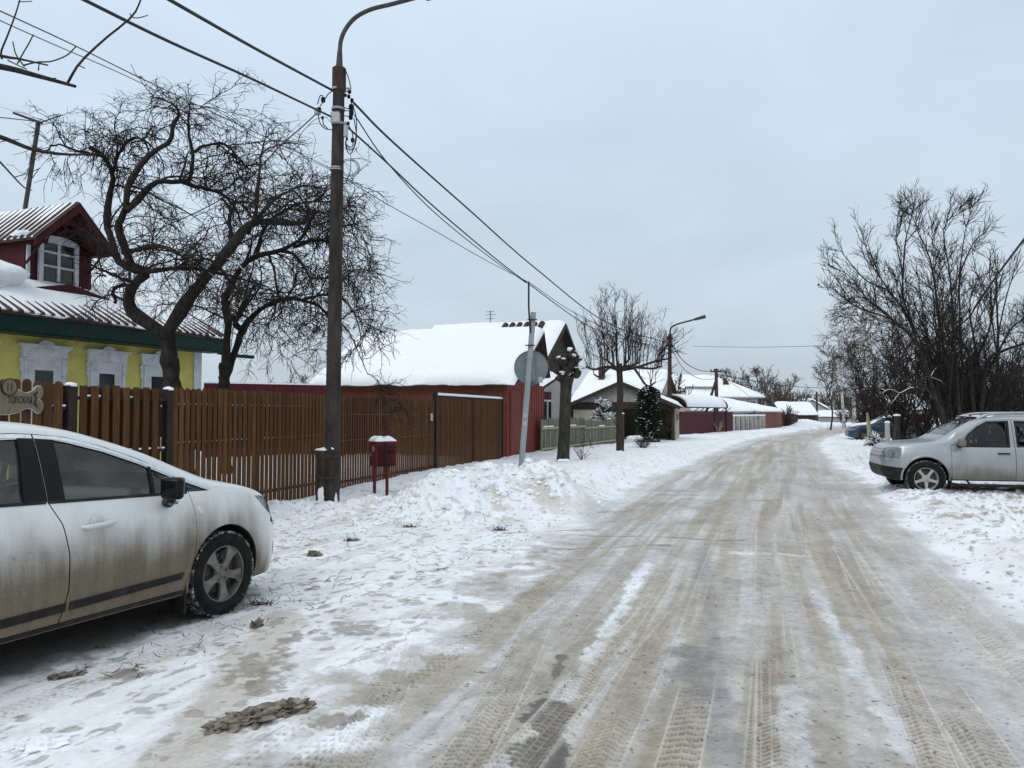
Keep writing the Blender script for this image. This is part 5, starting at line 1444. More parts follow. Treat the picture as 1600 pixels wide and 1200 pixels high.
def far_houses():
    # grey house with steep snowy roof behind the shed
    root = thing('grey_house', 'grey house with steep snow covered roof and dark gable behind the rust brown shed', 'house', (2.25, 37.0, 0), -R(22))
    mb = MB(); mb.prism([(-2.8, -0.3), (1.7, -0.3), (1.7, 4.6), (0, 5.85), (-2.8, 4.0)], -6.6, 0, 'x'); mb.build('wall', M_greywall, root)
    mb = MB(); mb.prism([(-2.75, 3.3), (1.68, 3.3), (1.68, 4.6), (0, 5.8), (-2.75, 3.95)], 0.0, 0.04, 'x'); mb.build('gable_boards', M_darkwood, root)
    rf = MB(); sn = MB()
    for sg in (-1, 1):
        yy_, zz_ = (-3.35, 3.62) if sg < 0 else (2.0, 4.45)
        A = (-6.9, yy_, zz_); B = (0.35, yy_, zz_); C = (0.35, 0, 5.95); D = (-6.9, 0, 5.95)
        slab(rf, A, B, C, D, 0.10); snow_quad(sn, A, B, C, D, 0.20, 30, 16, edge=0.25, lump=0.3, seed=20 + sg)
    # tiles laid bare below the ridge
    ro = rf.build('roof', M_darkwood, root); sn.build('roof_snow', M_snow, ro, smooth=50)
    tl = MB(); n = Vector((0, -2.33, 3.35)).normalized(); dn = Vector((0, -3.35, -2.33)).normalized()
    for k in range(6):
        p0 = Vector((-2.6 + k * 0.38, 0, 5.95)) + dn * 0.28 + n * 0.19
        tl.tube([p0, p0 + dn * 0.75], 0.15, 8)
    tl.build('bare_tiles', M_polesteel, ro, smooth=40)
    b = MB()
    for sg in (-1, 1):
        A = Vector((0.36, -3.38, 3.58)) if sg < 0 else Vector((0.36, 2.03, 4.42)); B = Vector((0.36, 0, 5.93))
        b.add([A, B, B - Vector((0, 0, 0.24)), A - Vector((0, 0, 0.2))] + [q + Vector((0.04, 0, 0)) for q in (A, B, B - Vector((0, 0, 0.24)), A - Vector((0, 0, 0.2)))],
              [(0, 1, 2, 3), (7, 6, 5, 4), (0, 4, 5, 1), (1, 5, 6, 2), (2, 6, 7, 3), (3, 7, 4, 0)])
    b.build('bargeboard', M_darkwood, root)
    # little dormer gable over the eaves
    d = MB(); d.prism([(-0.9, 3.5), (-0.15, 3.5), (-0.52, 4.25)], -3.6, -2.9, 'y'); d.build('dormer', M_white, root)
    s = MB(); snow_quad(s, (-1.0, -3.75, 3.5), (-1.0, -2.6, 3.5), (-0.52, -2.6, 4.32), (-0.52, -3.75, 4.32), 0.08, 8, 6, edge=0.1); snow_quad(s, (-0.05, -3.75, 3.5), (-0.05, -2.6, 3.5), (-0.52, -2.6, 4.32), (-0.52, -3.75, 4.32), 0.08, 8, 6, edge=0.1); s.build('dormer_snow', M_snow, root, smooth=50)
    # veranda
    v = MB(); v.box(-4.0, 0.6, -5.4, -2.82, -0.3, 2.55); v.build('veranda', M_maroon2, root)
    r2 = MB(); A = (-4.2, -5.8, 2.50); B = (0.95, -5.8, 2.50); C = (0.95, -2.84, 3.25); D = (-4.2, -2.84, 3.25)
    slab(r2, A, B, C, D, 0.12); ro2 = r2.build('veranda_roof', M_darkwood, root)
    s2 = MB(); snow_quad(s2, A, B, C, D, 0.20, 18, 10, edge=0.3); s2.build('veranda_snow', M_snow, ro2, smooth=50)
    for y in (-5.1, -4.55, -4.0, -3.45):
        f = MB(); f.box(0.604, 0.66, y - 0.05, y + 0.05, 1.05, 2.2); f.box(0.604, 0.64, y + 0.05, y + 0.50, 2.12, 2.2); w = f.build('window', M_white, root)
        p = MB(); p.box(0.603, 0.62, y + 0.05, y + 0.50, 1.05, 2.12); p.build('pane', M_pane, w)
    # aerial on the ridge
    a = MB(); a.tube([(-3.6, 0, 5.9), (-3.6, 0, 6.75)], 0.02, 6)
    for (z, w) in ((6.35, 0.22), (6.55, 0.3), (6.7, 0.22)): a.tube([(-3.6 - w, 0, z), (-3.6 + w, 0, z)], 0.012, 5)
    a.build('aerial', M_polesteel, root)

    # house with chimney behind the pollarded lime
    c = P(903, 640, 53); gable_house('snowy_house', 'pale house with a wide snow covered roof and dark chimney behind the bare lime', 'house', (c.x + 5.4, 53, 0), 22, 5.6, 7.0, 2.9, 4.6, M_beige, M_darkwood, axis='x', snow=0.25, chimney=(-4.4, 2.0, 4.9), windows=(('y', -1.6, 1.2, 2.3, 0.9), ('y', -4.0, 1.2, 2.3, 0.9)), seed=31)
    # small outhouse roof in front of it
    c = P(893, 640, 44); gable_house('outhouse', 'small outhouse with snowy roof behind the grey green picket fence', 'shed', (c.x + 2.6, 44, 0), 22, 2.7, 2.6, 2.15, 2.95, M_greywall, M_darkwood, axis='x', snow=0.18, over=0.2, seed=33)
    # open carport with low dark gable
    c = G(976, 694)
    root = thing('carport', 'low carport with a shallow dark gable roof behind the columnar evergreen', 'carport', (c.x, 41.5, 0), -R(14))
    rf = MB(); sn = MB()
    for sg in (-1, 1):
        A = (sg * 3.1, -0.2, 2.0); B = (sg * 3.1, 6.0, 2.0); C = (0.0, 6.0, 3.35); D = (0.0, -0.2, 3.35)
        slab(rf, A, B, C, D, 0.10); snow_quad(sn, A, B, C, D, 0.14, 16, 12, edge=0.25, seed=40 + sg)
    ro = rf.build('roof', M_darkwood, root); sn.build('roof_snow', M_snow, ro, smooth=50)
    g = MB()
    for sg in (-1, 1):
        A = Vector((sg * 3.15, -0.25, 2.0)); B = Vector((0, -0.25, 3.36))
        g.add([A, B, B - Vector((0, 0, 0.25)), A - Vector((0, 0, 0.2))] + [q - Vector((0, 0.05, 0)) for q in (A, B, B - Vector((0, 0, 0.25)), A - Vector((0, 0, 0.2)))],
              [(0, 1, 2, 3), (7, 6, 5, 4), (0, 4, 5, 1), (1, 5, 6, 2), (2, 6, 7, 3), (3, 7, 4, 0)])
    g.build('bargeboard', M_darkwood, root)
    g = MB(); g.prism([(-2.3, 2.22), (2.3, 2.22), (0, 3.18)], 0.1, 0.2, 'y'); g.build('gable_panel', M_greywall, root)
    g = MB(); g.box(-2.9, 2.9, 0.1, 0.2, 1.85, 2.22); g.build('lintel_beam', M_darkwood, root)
    g = MB(); g.box(-2.9, 2.9, 5.8, 5.95, -0.2, 2.3); g.box(-2.9, -2.8, 0.2, 5.8, -0.2, 2.0); g.box(2.8, 2.9, 0.2, 5.8, -0.2, 2.0); g.build('wall', M_beige, root)
    for x in (-2.75, -1.2, 0.9, 2.75):
        g = MB(); g.box(x - 0.08, x + 0.08, 0.08, 0.24, -0.2, 1.9); g.build('post', M_darkwood, root)
    g = MB(); g.box(-2.6, -1.3, 0.12, 0.17, 0.0, 1.8); g.build('side_panel', M_beige, root)

    # big hipped house far down on the left, and its lower wing
    def hip(name, label, u0, u1, Y, ang, depth, eave, ridge, wall, snow, seed, wins=(), vent=None, rf_=None):
        a = P(u0, 640, Y); b = P(u1, 640, Y)
        Wd = (b - a).length
        root = thing(name, label, 'house', (a.x, Y, 0), -R(ang) * 0)
        mb = MB(); mb.box(0, Wd, 0, depth, -0.3, eave); mb.build('wall', wall, root)
        rf = MB(); sn = MB(); o = 0.7; i = depth / 2 + o
        c = [(-o, -o, eave - 0.12), (Wd + o, -o, eave - 0.12), (Wd + o, depth + o, eave - 0.12), (-o, depth + o, eave - 0.12)]
        r0, r1 = (min(i - o, Wd * 0.45), depth / 2, ridge), (max(Wd - i + o, Wd * 0.55), depth / 2, ridge)
        if rf_: r0, r1 = (Wd * rf_[0], depth / 2, ridge), (Wd * rf_[1], depth / 2, ridge)
        for q in ((c[0], c[1], r1, r0), (c[2], c[3], r0, r1)):
            slab(rf, *q, 0.12); snow_quad(sn, *q, 0.25, 24, 12, edge=0.3, seed=seed)
        for q in ((c[1], c[2], r1, r1), (c[3], c[0], r0, r0)):
            A, B, C = Vector(q[0]), Vector(q[1]), Vector(q[2]); m = C.lerp(A, 0.001), C.lerp(B, 0.001)
            slab(rf, A, B, m[1], m[0], 0.12); snow_quad(sn, A, B, m[1], m[0], 0.25, 16, 10, edge=0.3, seed=seed + 2)
        ro = rf.build('roof', M_white, root); sn.build('roof_snow', M_snow, ro, smooth=50)
        for (x, z0, z1, w) in wins: house_window(root, 'y', x, z0, z1, w)
        if vent:
            mb = MB(); mb.prism([(vent[0] - 0.5, vent[1]), (vent[0] + 0.5, vent[1]), (vent[0], vent[1] + 1.0)], depth * 0.2, depth * 0.5, 'y'); mb.build('roof_vent', M_darkwood, ro)
        return root, ro, Wd
    root, ro, Wd = hip('hipped_house', 'large beige house with a broad snowy hipped roof beyond the maroon fence', 1044, 1184, 88, 0, 9, 3.6, 6.0, M_beige, 0.3, 50, rf_=(0.05, 0.60), wins=((9.0, 1.9, 3.0, 0.5), (9.7, 1.9, 3.0, 0.5)), vent=(7.2, 4.7))
    bx = MB(); bx.prism([(2.2, 3.55), (5.6, 3.55), (5.9, 4.75), (2.9, 4.75)], 0.6, 2.8, 'y'); bx.build('roof_dormer', M_greywall, ro)
    s = MB(); snow_quad(s, (2.1, 0.3, 4.7), (5.9, 0.3, 4.7), (5.9, 3.2, 5.1), (2.7, 3.2, 5.1), 0.2, 10, 6, edge=0.3); s.build('dormer_snow', M_snow, ro, smooth=50)
    hip('garage_wing', 'low garage wing with smooth snow covered roof before the big hipped house', 1112, 1208, 78, 0, 6, 1.95, 3.05, M_greywall, 0.3, 54, rf_=(0.10, 0.26))
    # beyond the bend
    c = P(1226, 640, 104); gable_house('cottage', 'small cottage with a snowy gable roof behind the far snow heap', 'house', (c.x + 4.2, 104, 0), 0, 4.4, 5.0, 1.6, 3.0, M_darkwood, M_darkwood, axis='x', snow=0.25, seed=60)
    c = P(1248, 640, 150); gable_house('far_house', 'distant house with pointed snowy roof over the end of the road', 'house', (c.x + 5.5, 150, 0), 0, 6.0, 6.0, 2.6, 4.3, M_greywall, M_darkwood, axis='y', snow=0.3, seed=62)
    c = P(1276, 640, 128); gable_house('long_shed', 'long grey shed with sloping snowy roof at the bend of the road', 'shed', (c.x + 6.6, 128, -0.2), 0, 6.4, 6.0, 1.35, 2.1, M_greywall, M_darkwood, axis='x', snow=0.22, seed=64)
    # right of the road behind the bushes
    c = P(1402, 640, 66); gable_house('white_roofed_cottage', 'cottage with white snowy roof glimpsed behind the right hand bushes', 'house', (c.x + 2.6, 66, 0), -8, 2.6, 4.0, 2.1, 3.1, M_greywall, M_darkwood, axis='x', snow=0.25, seed=66)
    # maroon wall of the neighbour between the apple trees
    c = P(318, 640, 24); root = thing('maroon_fence', 'dark maroon sheet fence behind the twisted apple trees', 'fence', (c.x, 24.0, 0), -R(60))
    mb = MB(); L = 5.6
    for i in range(int(L / 0.2)):
        mb.box(-0.02, 0.0, i * 0.2, i * 0.2 + 0.1, 0.0, 2.55); mb.box(-0.035, -0.015, i * 0.2 + 0.1, i * 0.2 + 0.2, 0.0, 2.55)
    mb.build('sheet', M_maroon, root)
    mb = MB(); mb.box(-0.06, 0.02, 0, L, 2.55, 2.60); mb.build('capping_snow', M_snow, root)

random.seed(3)
yellow_house(); barn(); far_houses()
# ------------------------------------------------------------------ fences and gates
FA = Vector((-3.9, 12.5, 0)); FD = Vector((0.292, 0.956, 0)).normalized(); FANG = math.degrees(math.atan2(0.292, 0.956))
def fpt(t): return FA + FD * t

def picket_run(name, label, t0, t1, h, pitch, w, rnd=True, rails=(0.35, 1.18, 1.70), back_from=1.08, cat='fence', mat=None, posts=None, post_h=None, double=True, snow=True, group=None, z0=-0.05, wob=0.012, back_w=None):
    p0 = fpt(t0); L = t1 - t0
    root = thing(name, label, cat, (p0.x, p0.y, 0), -R(FANG), group)
    mat = mat or M_picket
    mb = MB(); rng = random.Random(int(t0 * 100) + 5)
    def board(x, y, hh, w, b, tone):
        if rnd:
            n = 6; arc = [(y + w / 2 - w / 2 * math.cos(a), hh - w * 0.42 + w * 0.42 * math.sin(a)) for a in np.linspace(math.pi, 0, n)]
            mb.prism([(y, b), (y + w, b)] + arc, x, x + 0.013, 'x', tone=tone)
        else:
            mb.box(x, x + 0.013, y, y + w, b, hh, tone=tone)
    y = 0.02
    while y + w < L:
        board(0.02, y, h + rng.uniform(-wob, wob), w * rng.uniform(0.96, 1.03), z0 + rng.uniform(0, 0.03), 0.72 + 0.5 * rng.random())
        if double: board(-0.06, y + pitch * 0.5, h - 0.02 + rng.uniform(-wob, wob), back_w or w, back_from + rng.uniform(-0.02, 0.02), 0.6 + 0.4 * rng.random())
        y += pitch
    mb.build('pickets', mat, root)
    for z in rails:
        r = MB(); r.box(-0.038, 0.018, 0, L, z - 0.02, z + 0.02); r.build('rail', M_post, root)
    if snow:
        s = MB()
        for z in rails:
            yy = 0.0
            while yy < L:
                l = rng.uniform(0.15, 0.5)
                if rng.random() < 0.8: s.box(-0.036, 0.016, yy, min(L, yy + l), z + 0.018, z + 0.03 + rng.random() * 0.012)
                yy += l + rng.uniform(0.0, 0.12)
        tag(s.build('rail_snow', M_snow, root), kind='stuff')
    for t in (posts or []):
        pw = 0.06 if cat == 'gate' or t in (-4.03,) else 0.035
        q = MB(); q.box(*((-0.05, 0.038) if cat == 'gate' else (-0.10, -0.04)), t - t0 - pw, t - t0 + pw, -0.1, post_h or h - 0.03); q.build('post', M_post, root)
    return root

def fences():
    picket_run('picket_fence', 'brown picket fence with rounded tops and wide gaps, hung with the carved name board', -11.5, -3.98, 1.965, 0.131, 0.105, back_from=3, double=False, rails=(0.4, 1.18, 1.66), posts=(-11.0, -8.5, -6.0, -4.03), post_h=1.93)
    g = picket_run('garden_gate', 'brown flat topped picket gate between two dark steel posts', -3.82, -2.42, 1.93, 0.162, 0.10, rnd=False, back_from=0.1, back_w=0.15, rails=(0.4, 1.12, 1.78), posts=(-3.90, -2.35), post_h=1.92, cat='gate')
    mb = MB(); mb.box(0.045, 0.06, 0.02, 0.06, 0.95, 1.12); mb.tube([(0.06, 0.04, 1.07), (0.11, 0.04, 1.07), (0.11, 0.13, 1.07)], 0.010, 8); mb.build('latch', M_post, g)
    picket_run('picket_fence', 'brown picket fence of narrow rounded boards behind the parked white hatchback', -2.31, 1.72, 1.955, 0.115, 0.086, back_w=0.10, posts=(-0.3, 1.70))
    f = picket_run('picket_fence', 'tall brown slat fence behind the red mailbox, backed by the rust brown shed', 1.80, 6.72, 1.93, 0.100, 0.066, rnd=False, rails=(0.30, 1.05, 1.55), back_from=0.80, back_w=0.099, mat=M_picket2, posts=(4.2,))
    mb = MB(); mb.box(0.042, 0.075, 4.62, 4.72, 1.42, 1.60); mb.build('doorbell', M_plastic, f, bevel=0.012, segs=2)
    # double gate
    p0 = fpt(6.86)
    root = thing('double_gate', 'wide brown slatted double gate with snow along its top rail', 'gate', (p0.x, p0.y, 0), -R(FANG))
    rng = random.Random(9)
    for k, (a, b) in enumerate(((0.05, 2.62), (2.68, 5.30))):
        fr = MB()
        fr.box(-0.03, 0.02, a, a + 0.06, 0.12, 2.05 - 0.005 * k); fr.box(-0.03, 0.02, b - 0.06, b, 0.12, 2.05)
        for z in (0.14, 0.75, 1.35, 2.02): fr.box(-0.028, 0.018, a + 0.06, b - 0.06, z - 0.03, z + 0.03)
        leaf = fr.build('gate_leaf', M_post, root)
        m = MB(); y = a + 0.02
        while y < b - 0.08:
            m.box(0.02, 0.033, y, y + 0.062, 0.08, 1.98, tone=0.75 + 0.45 * rng.random())
            if True: m.box(-0.05, -0.035, y + 0.03, y + 0.125, 0.72, 1.98, tone=0.65 + 0.35 * rng.random())
            y += 0.098
        m.build('slats', M_picket2, leaf)
    for y in (-0.02, 5.38):
        q = MB(); q.box(-0.05, 0.05, y - 0.05, y + 0.05, -0.1, 2.12); q.build('gate_post', M_post, root)
    s = MB(); s.box(-0.045, 0.05, 0.0, 5.36, 2.055, 2.095); s.box(-0.03, 0.04, 0.1, 5.2, 2.095, 2.115); s.build('top_snow', M_snow, root, bevel=0.015, segs=2)
    # snow caps on some fence tops
    for (t, z, w) in ((-3.90, 1.90, 0.11), (-2.35, 1.90, 0.10)):
        p = fpt(t); mb = MB(); mb.blob((0, 0, 0), (0.07, 0.065, 0.04), 2, 0.15, int(t * 10), flat=0.3)
        o = mb.build('snow_cap', M_snow, g, smooth=60); o.location = (-0.005, t + 3.82, z + 0.02)
    # old grey-green picket fence
    A = Vector((1.02, 27.6, 0)); B = Vector((5.0, 37.4, 0)); d = (B - A); L = d.length; ang = math.degrees(math.atan2(d.x, d.y))
    root = thing('old_picket_fence', 'weathered grey green picket fence with pale rails behind the pollarded trunk', 'fence', A, -R(ang))
    mb = MB(); y = 0.0
    while y < L:
        w = rng.uniform(0.085, 0.12); h = 1.42 + rng.uniform(-0.05, 0.05) - (0.10 if 5.5 < y < 8.5 else 0)
        mb.add(*_board(y, w, h, rng.uniform(-0.02, 0.02)), 0, 0.7 + 0.55 * rng.random()); y += w + rng.uniform(0.02, 0.045)
    mb.build('pickets', M_oldpicket, root)
    for q in ((0.07, 0, 5.4, 1.02, 1.10), (0.07, 0, L, 0.28, 0.35), (0.06, 5.4, L, 0.95, 1.02)):
        r = MB(); r.box(0.022, *q); r.build('rail', M_olrail, root)
    s = MB()
    for (a, b, z) in ((0.2, 1.3, 1.10), (3.0, 4.1, 1.10), (7.6, 8.5, 1.02), (9.0, 9.6, 1.33)): s.box(0.02, 0.075, a, b, z, z + 0.05)
    tag(s.build('rail_snow', M_snow, root, bevel=0.015), kind='stuff')
    # far fences
    A = G(1060, 683.5); B = G(1146, 676.5); d = B - A; L = d.length
    root = thing('maroon_fence', 'maroon profiled sheet fence beside the snow topped canopy', 'fence', A, -math.atan2(d.x, d.y))
    mb = MB(); n = int(L / 0.22)
    for i in range(n):
        mb.box(0.0, 0.02, i * 0.22, i * 0.22 + 0.11, -0.1, 1.72); mb.box(-0.025, 0.0, i * 0.22 + 0.11, i * 0.22 + 0.22, -0.1, 1.72)
    mb.build('sheet', M_maroon, root)
    A = G(1046, 690); d = G(1060, 684) - A; root = thing('wicket_door', 'black wicket door in pale frame before the maroon fence', 'door', A, -math.atan2(d.x, d.y))
    mb = MB(); mb.box(-0.1, 0.1, -0.1, 0.25, -0.1, 2.05); mb.box(-0.1, 0.1, 3.4, 3.7, -0.1, 2.05); mb.box(-0.1, 0.1, 0.25, 3.4, 1.85, 2.05); mb.build('frame', M_beige, root)
    mb = MB(); mb.box(-0.04, 0.04, 0.25, 1.7, -0.1, 1.85); mb.build('door_leaf', M_greywall, root); mb = MB(); mb.box(-0.03, 0.05, 1.7, 3.4, -0.1, 1.85); mb.build('door_leaf', M_post, root)
    # canopy over the gate
    A = P(1046, 660, 55.5); B = P(1113, 660, 61.0); d = Vector((B.x - A.x, B.y - A.y, 0)); L = d.length
    root = thing('gate_canopy', 'snow laden barrel canopy on thin dark posts over the maroon gate', 'canopy', (A.x, A.y, 0), -math.atan2(d.x, d.y))
    for zz, mat, nm, r0, r1, ext in ((0, M_darkwood, 'vault', 1.35, 1.28, 0.0), (0, M_snow, 'vault_snow', 1.52, 1.36, 0.12)):
        mb = MB(); n = 14; arc = [(1.0 * r0 * math.cos(a), 2.08 + 0.62 * r0 * math.sin(a)) for a in np.linspace(0, math.pi, n)]; arc2 = [(1.0 * r1 * math.cos(a), 2.06 + 0.62 * r1 * math.sin(a)) for a in np.linspace(math.pi, 0, n)]
        for i in range(n - 1): mb.prism([arc[i], arc[i + 1], arc2[n - 2 - i], arc2[n - 1 - i]], 0 + ext, L - ext * 6, 'y')
        mb.build(nm, mat, root, smooth=40)
    mb = MB(); arc = [(1.27 * math.cos(a), 2.08 + 0.78 * math.sin(a)) for a in np.linspace(0, math.pi, 12)]; mb.prism(arc, L - 0.25, L - 0.2, 'y'); mb.build('end_panel', M_darkwood, root)
    mb = MB()
    for i in range(7):
        y = 1.5 + i * (L - 1.6) / 6; mb.tube([(1.25, y, 1.78), (1.25, y + 0.8, 2.06)], 0.03, 5)
    mb.box(1.2, 1.3, 0, L, 2.0, 2.1); mb.box(1.22, 1.28, 0, L, 1.74, 1.80); mb.build('truss', M_post, root)
    for y in (L - 0.2, L - 2.3):
        mb = MB(); mb.box(1.2, 1.29, y - 0.05, y + 0.05, -0.3, 2.0); mb.build('post', M_post, root)
    # stone pillars of the next fence
    pts = [(1146, 676.0), (1153, 675.4), (1159.5, 674.9), (1167, 674.4), (1174, 673.8), (1181, 673.2), (1187, 672.8), (1193, 672.4)]
    A = G(*pts[0]); B = G(*pts[-1]); d = B - A
    root = thing('pillar_fence', 'fence of pale square pillars with snow caps beyond the maroon sheet fence', 'fence', A, -math.atan2(d.x, d.y))
    L = d.length
    for i in range(8):
        y = L * i / 7; mb = MB(); mb.box(-0.13, 0.13, y - 0.16, y + 0.16, -0.3, 1.35); pl = mb.build('pillar', M_stone, root); s = MB(); s.box(-0.17, 0.17, y - 0.2, y + 0.2, 1.35, 1.50); s.build('pillar_snow', M_snow, pl, bevel=0.06, segs=2)
    mb = MB()
    y = 0.0
    while y < L:
        mb.box(-0.22, -0.19, y, y + 0.16, -0.2, 1.3, tone=0.7 + 0.6 * rng.random()); y += 0.18
    mb.build('boards', M_darkwood, root)
    A = G(1194, 672); root = thing('brick_wall', 'low red brick wall at the corner past the pillar fence', 'wall', A, -R(30)); mb = MB(); mb.box(-0.25, 0.0, 0, 9.0, -0.3, 1.75); mb.build('brickwork', M_brick, root); mb = MB(); mb.box(-0.3, 0.05, 0, 9.0, 1.75, 1.9); mb.build('wall_snow', M_snow, root, bevel=0.05)
    A = G(1216, 669); B = G(1246, 667); d = B - A; root = thing('board_fence', 'dark board fence before the small cottage at the bend', 'fence', A, -math.atan2(d.x, d.y)); mb = MB(); y = 0
    while y < d.length: mb.box(0, 0.03, y, y + 0.28, -0.2, 1.5 + rng.uniform(-0.05, 0.05), tone=0.7 + 0.6 * rng.random()); y += 0.3
    mb.build('boards', M_darkwood, root)
    # red fence behind the bushes on the right
    A = P(1416, 680, 50); B = P(1450, 680, 48); root = thing('red_fence', 'short red sheet fence behind the bushes near the dark blue saloon', 'fence', (A.x, A.y, 0), -math.atan2(B.x - A.x, B.y - A.y)); mb = MB()
    for i in range(9): mb.box(0, 0.03, i * 0.2, i * 0.2 + 0.11, -0.1, 1.55 + 0.03 * (i % 2)); mb.box(-0.03, 0.0, i * 0.2 + 0.11, i * 0.2 + 0.2, -0.1, 1.55)
    mb.build('sheet', M_redsheet, root); mb = MB(); mb.box(-0.04, 0.04, 0, 1.8, 1.58, 1.68); mb.build('top_snow', M_snow, root, bevel=0.03)

def _board(y, w, h, tilt):
    v = []
    for x in (0.0, 0.02):
        v += [(x, y, -0.1), (x, y + w, -0.1), (x, y + w + tilt, h - 0.06), (x, y + w / 2 + tilt, h), (x, y + tilt, h - 0.06)]
    return v, [(4, 3, 2, 1, 0), (5, 6, 7, 8, 9)] + [(i, (i + 1) % 5, 5 + (i + 1) % 5, 5 + i) for i in range(5)]

# ------------------------------------------------------------------ poles, lamps, wires
WIRE = {}
def sag_pts(a, b, sag, n=24):
    a, b = Vector(a), Vector(b)
    return [a.lerp(b, i / n) - Vector((0, 0, sag * 4 * (i / n) * (1 - i / n))) for i in range(n + 1)]

def cable(name, label, pts, r, mat=None, cat='cable', group='overhead wires', sides=6):
    mb = MB(); pts = [Vector(p) for p in pts]
    o0 = pts[0]; mb.tube([p - o0 for p in pts], r, sides)
    o = mb.build(name, mat or M_wire, None, smooth=60); o.location = o0
    tag(o, label, cat, group); return o

def street():
    # big lamp pole by the fence
    bx = G(519, 797); X, Y = bx.x, 12.75
    X = (519 - 800) / FPX * Y
    top = P(530, 106, Y)
    root = thing('lamp_post', 'tall dark lamp post with curved arm beside the red mailbox', 'lamp post', (X, Y, 0))
    H = top.z; tx = top.x - X
    mb = MB(); mb.tube([(0.0, 0, -0.2), (tx * 0.5, 0, H * 0.5), (tx, 0, H)], [0.135, 0.115, 0.095], 16); mb.build('pole', M_pole, root, smooth=60)
    mb = MB(); mb.tube([(-0.15, -0.03, -0.2), (-0.145, -0.03, 0.5), (-0.13, -0.03, 0.98)], [0.105, 0.10, 0.095], 12); mb.build('stub_post', M_pole, root, smooth=50)
    mb = MB(); mb.blob((-0.13, -0.02, 1.0), (0.12, 0.11, 0.04), 2, 0.3, 4, flat=0.4); mb.blob((0.02, -0.08, 1.02), (0.06, 0.05, 0.04), 2, 0.3, 5); mb.blob((-0.15, -0.13, 0.16), (0.05, 0.012, 0.15), 3, 0.8, 6); mb.blob((0.10, -0.10, 0.15), (0.03, 0.03, 0.12), 2, 0.5, 7); mb.build('stuck_snow', M_snow, root, smooth=60)
    for z in (0.55, 0.90):
        mb = MB(); mb.lathe([(0.20, z - 0.02), (0.205, z), (0.20, z + 0.02)], 16, 'z', c=(-0.06, -0.01, 0), cap=False); mb.build('binding_band', M_polesteel, root, smooth=40)
    # collar, cone, arm
    mb = MB(); mb.lathe([(0.10, H - 0.42), (0.118, H - 0.40), (0.118, H - 0.02), (0.10, H)], 12, 'z', c=(tx, 0, 0)); mb.build('collar', M_polesteel, root, smooth=40)
    mb = MB(); c0 = P(531, 78, Y); mb.tube([(tx, 0, H - 0.02), (c0.x - X, 0, c0.z)], [0.062, 0.04], 12)
    arm = [P(531, 80, Y), P(533, 62, Y), P(541, 44, Y), P(556, 27, Y), P(580, 14.5, Y), P(610, 7, Y), P(640, -1, Y), P(668, -9, Y)]
    mb.tube(crom([tuple(Vector((p.x - X, p.y - Y, p.z))) for p in arm], 40), 0.036, 10); mb.build('arm', M_armsteel, root, smooth=60)
    e = arm[-1] - Vector((X, Y, 0)); mb = MB(); mb.box(-0.05, 0.75, -0.14, 0.14, -0.05, 0.06); hd = mb.build('lamp_head', M_armsteel, root, smooth=40, bevel=0.03, segs=2); hd.location = e; hd.rotation_euler = (0, -R(15), 0)
    # fittings on the pole
    def at(u, v, dy=0.0): q = P(u, v, Y + dy); return Vector((q.x - X, q.y - Y, q.z))
    mb = MB()
    for v in (140, 171, 194): c = at(528.5, v); mb.lathe([(0.112, c.z - 0.02), (0.116, c.z), (0.112, c.z + 0.02)], 16, 'z', c=(c.x, 0, 0), cap=False)
    mb.build('clamp_band', M_galv, root, smooth=40)
    mb = MB(); c = at(524.5, 184, -0.12); mb.box(c.x - 0.08, c.x + 0.07, c.y - 0.05, c.y + 0.05, c.z - 0.09, c.z + 0.09); mb.build('junction_box', M_plastic, root, bevel=0.012)
    mb = MB(); c = at(540, 205, -0.05); mb.box(c.x - 0.03, c.x + 0.035, c.y - 0.04, c.y + 0.04, c.z - 0.10, c.z + 0.10); mb.build('junction_box', M_plastic, root, bevel=0.012)
    mb = MB(); a = at(535, 138); b = at(549, 138); mb.tube([a, b], 0.016, 6); mb.tube([at(536, 146), at(549, 138)], 0.012, 6)
    mb.build('bracket', M_galv, root)
    rng = random.Random(2)
    for (u, v, r) in ((546, 143, 0.035), (545, 151, 0.03), (550, 157, 0.032), (540, 149, 0.025), (549, 168, 0.05), (549, 176, 0.045), (548, 183, 0.04), (544, 193, 0.028), (551, 219, 0.035), (542, 217, 0.022), (505, 156, 0.042), (499, 171, 0.035), (504, 184, 0.025)):
        mb = MB(); c = at(u, v, rng.uniform(-0.1, 0.1)); mb.lathe([(0.0, -r * 1.1), (r * 0.7, -r), (r, -r * 0.3), (r * 0.75, 0), (r, r * 0.3), (r * 0.7, r), (0, r * 1.1)], 10, 'z', c=c); mb.build('insulator', M_glossblack, root, smooth=40)
    mb = MB(); c = at(497, 174); mb.box(c.x - 0.06, c.x + 0.04, -0.03, 0.03, c.z - 0.06, c.z + 0.06); mb.build('splice_clamp', M_galv, root, bevel=0.01)
    mb = MB()
    loops = [[(539, 108), (544, 120), (548, 136)], [(549, 160), (556, 180), (557, 205), (553, 230), (547, 241), (541, 232), (540, 220)], [(545, 196), (551, 210), (551, 228), (544, 229), (539, 225)], [(553, 185), (557, 210), (555, 226), (549, 234), (542, 226)], [(540, 190), (542, 205), (541, 228), (547, 236)],
             [(519, 142), (512, 148), (507, 156), (500, 166)], [(505, 150), (500, 150), (496, 163)], [(497, 178), (500, 192), (508, 201), (519, 203)], [(504, 186), (506, 195), (512, 201)], [(537, 168), (545, 170)], [(537, 173), (545, 173)], [(537, 181), (546, 182)]]
    for k, l in enumerate(loops): mb.tube(crom([tuple(at(u, v, -0.05 - 0.02 * (k % 4))) for u, v in l], 16), 0.009, 5)
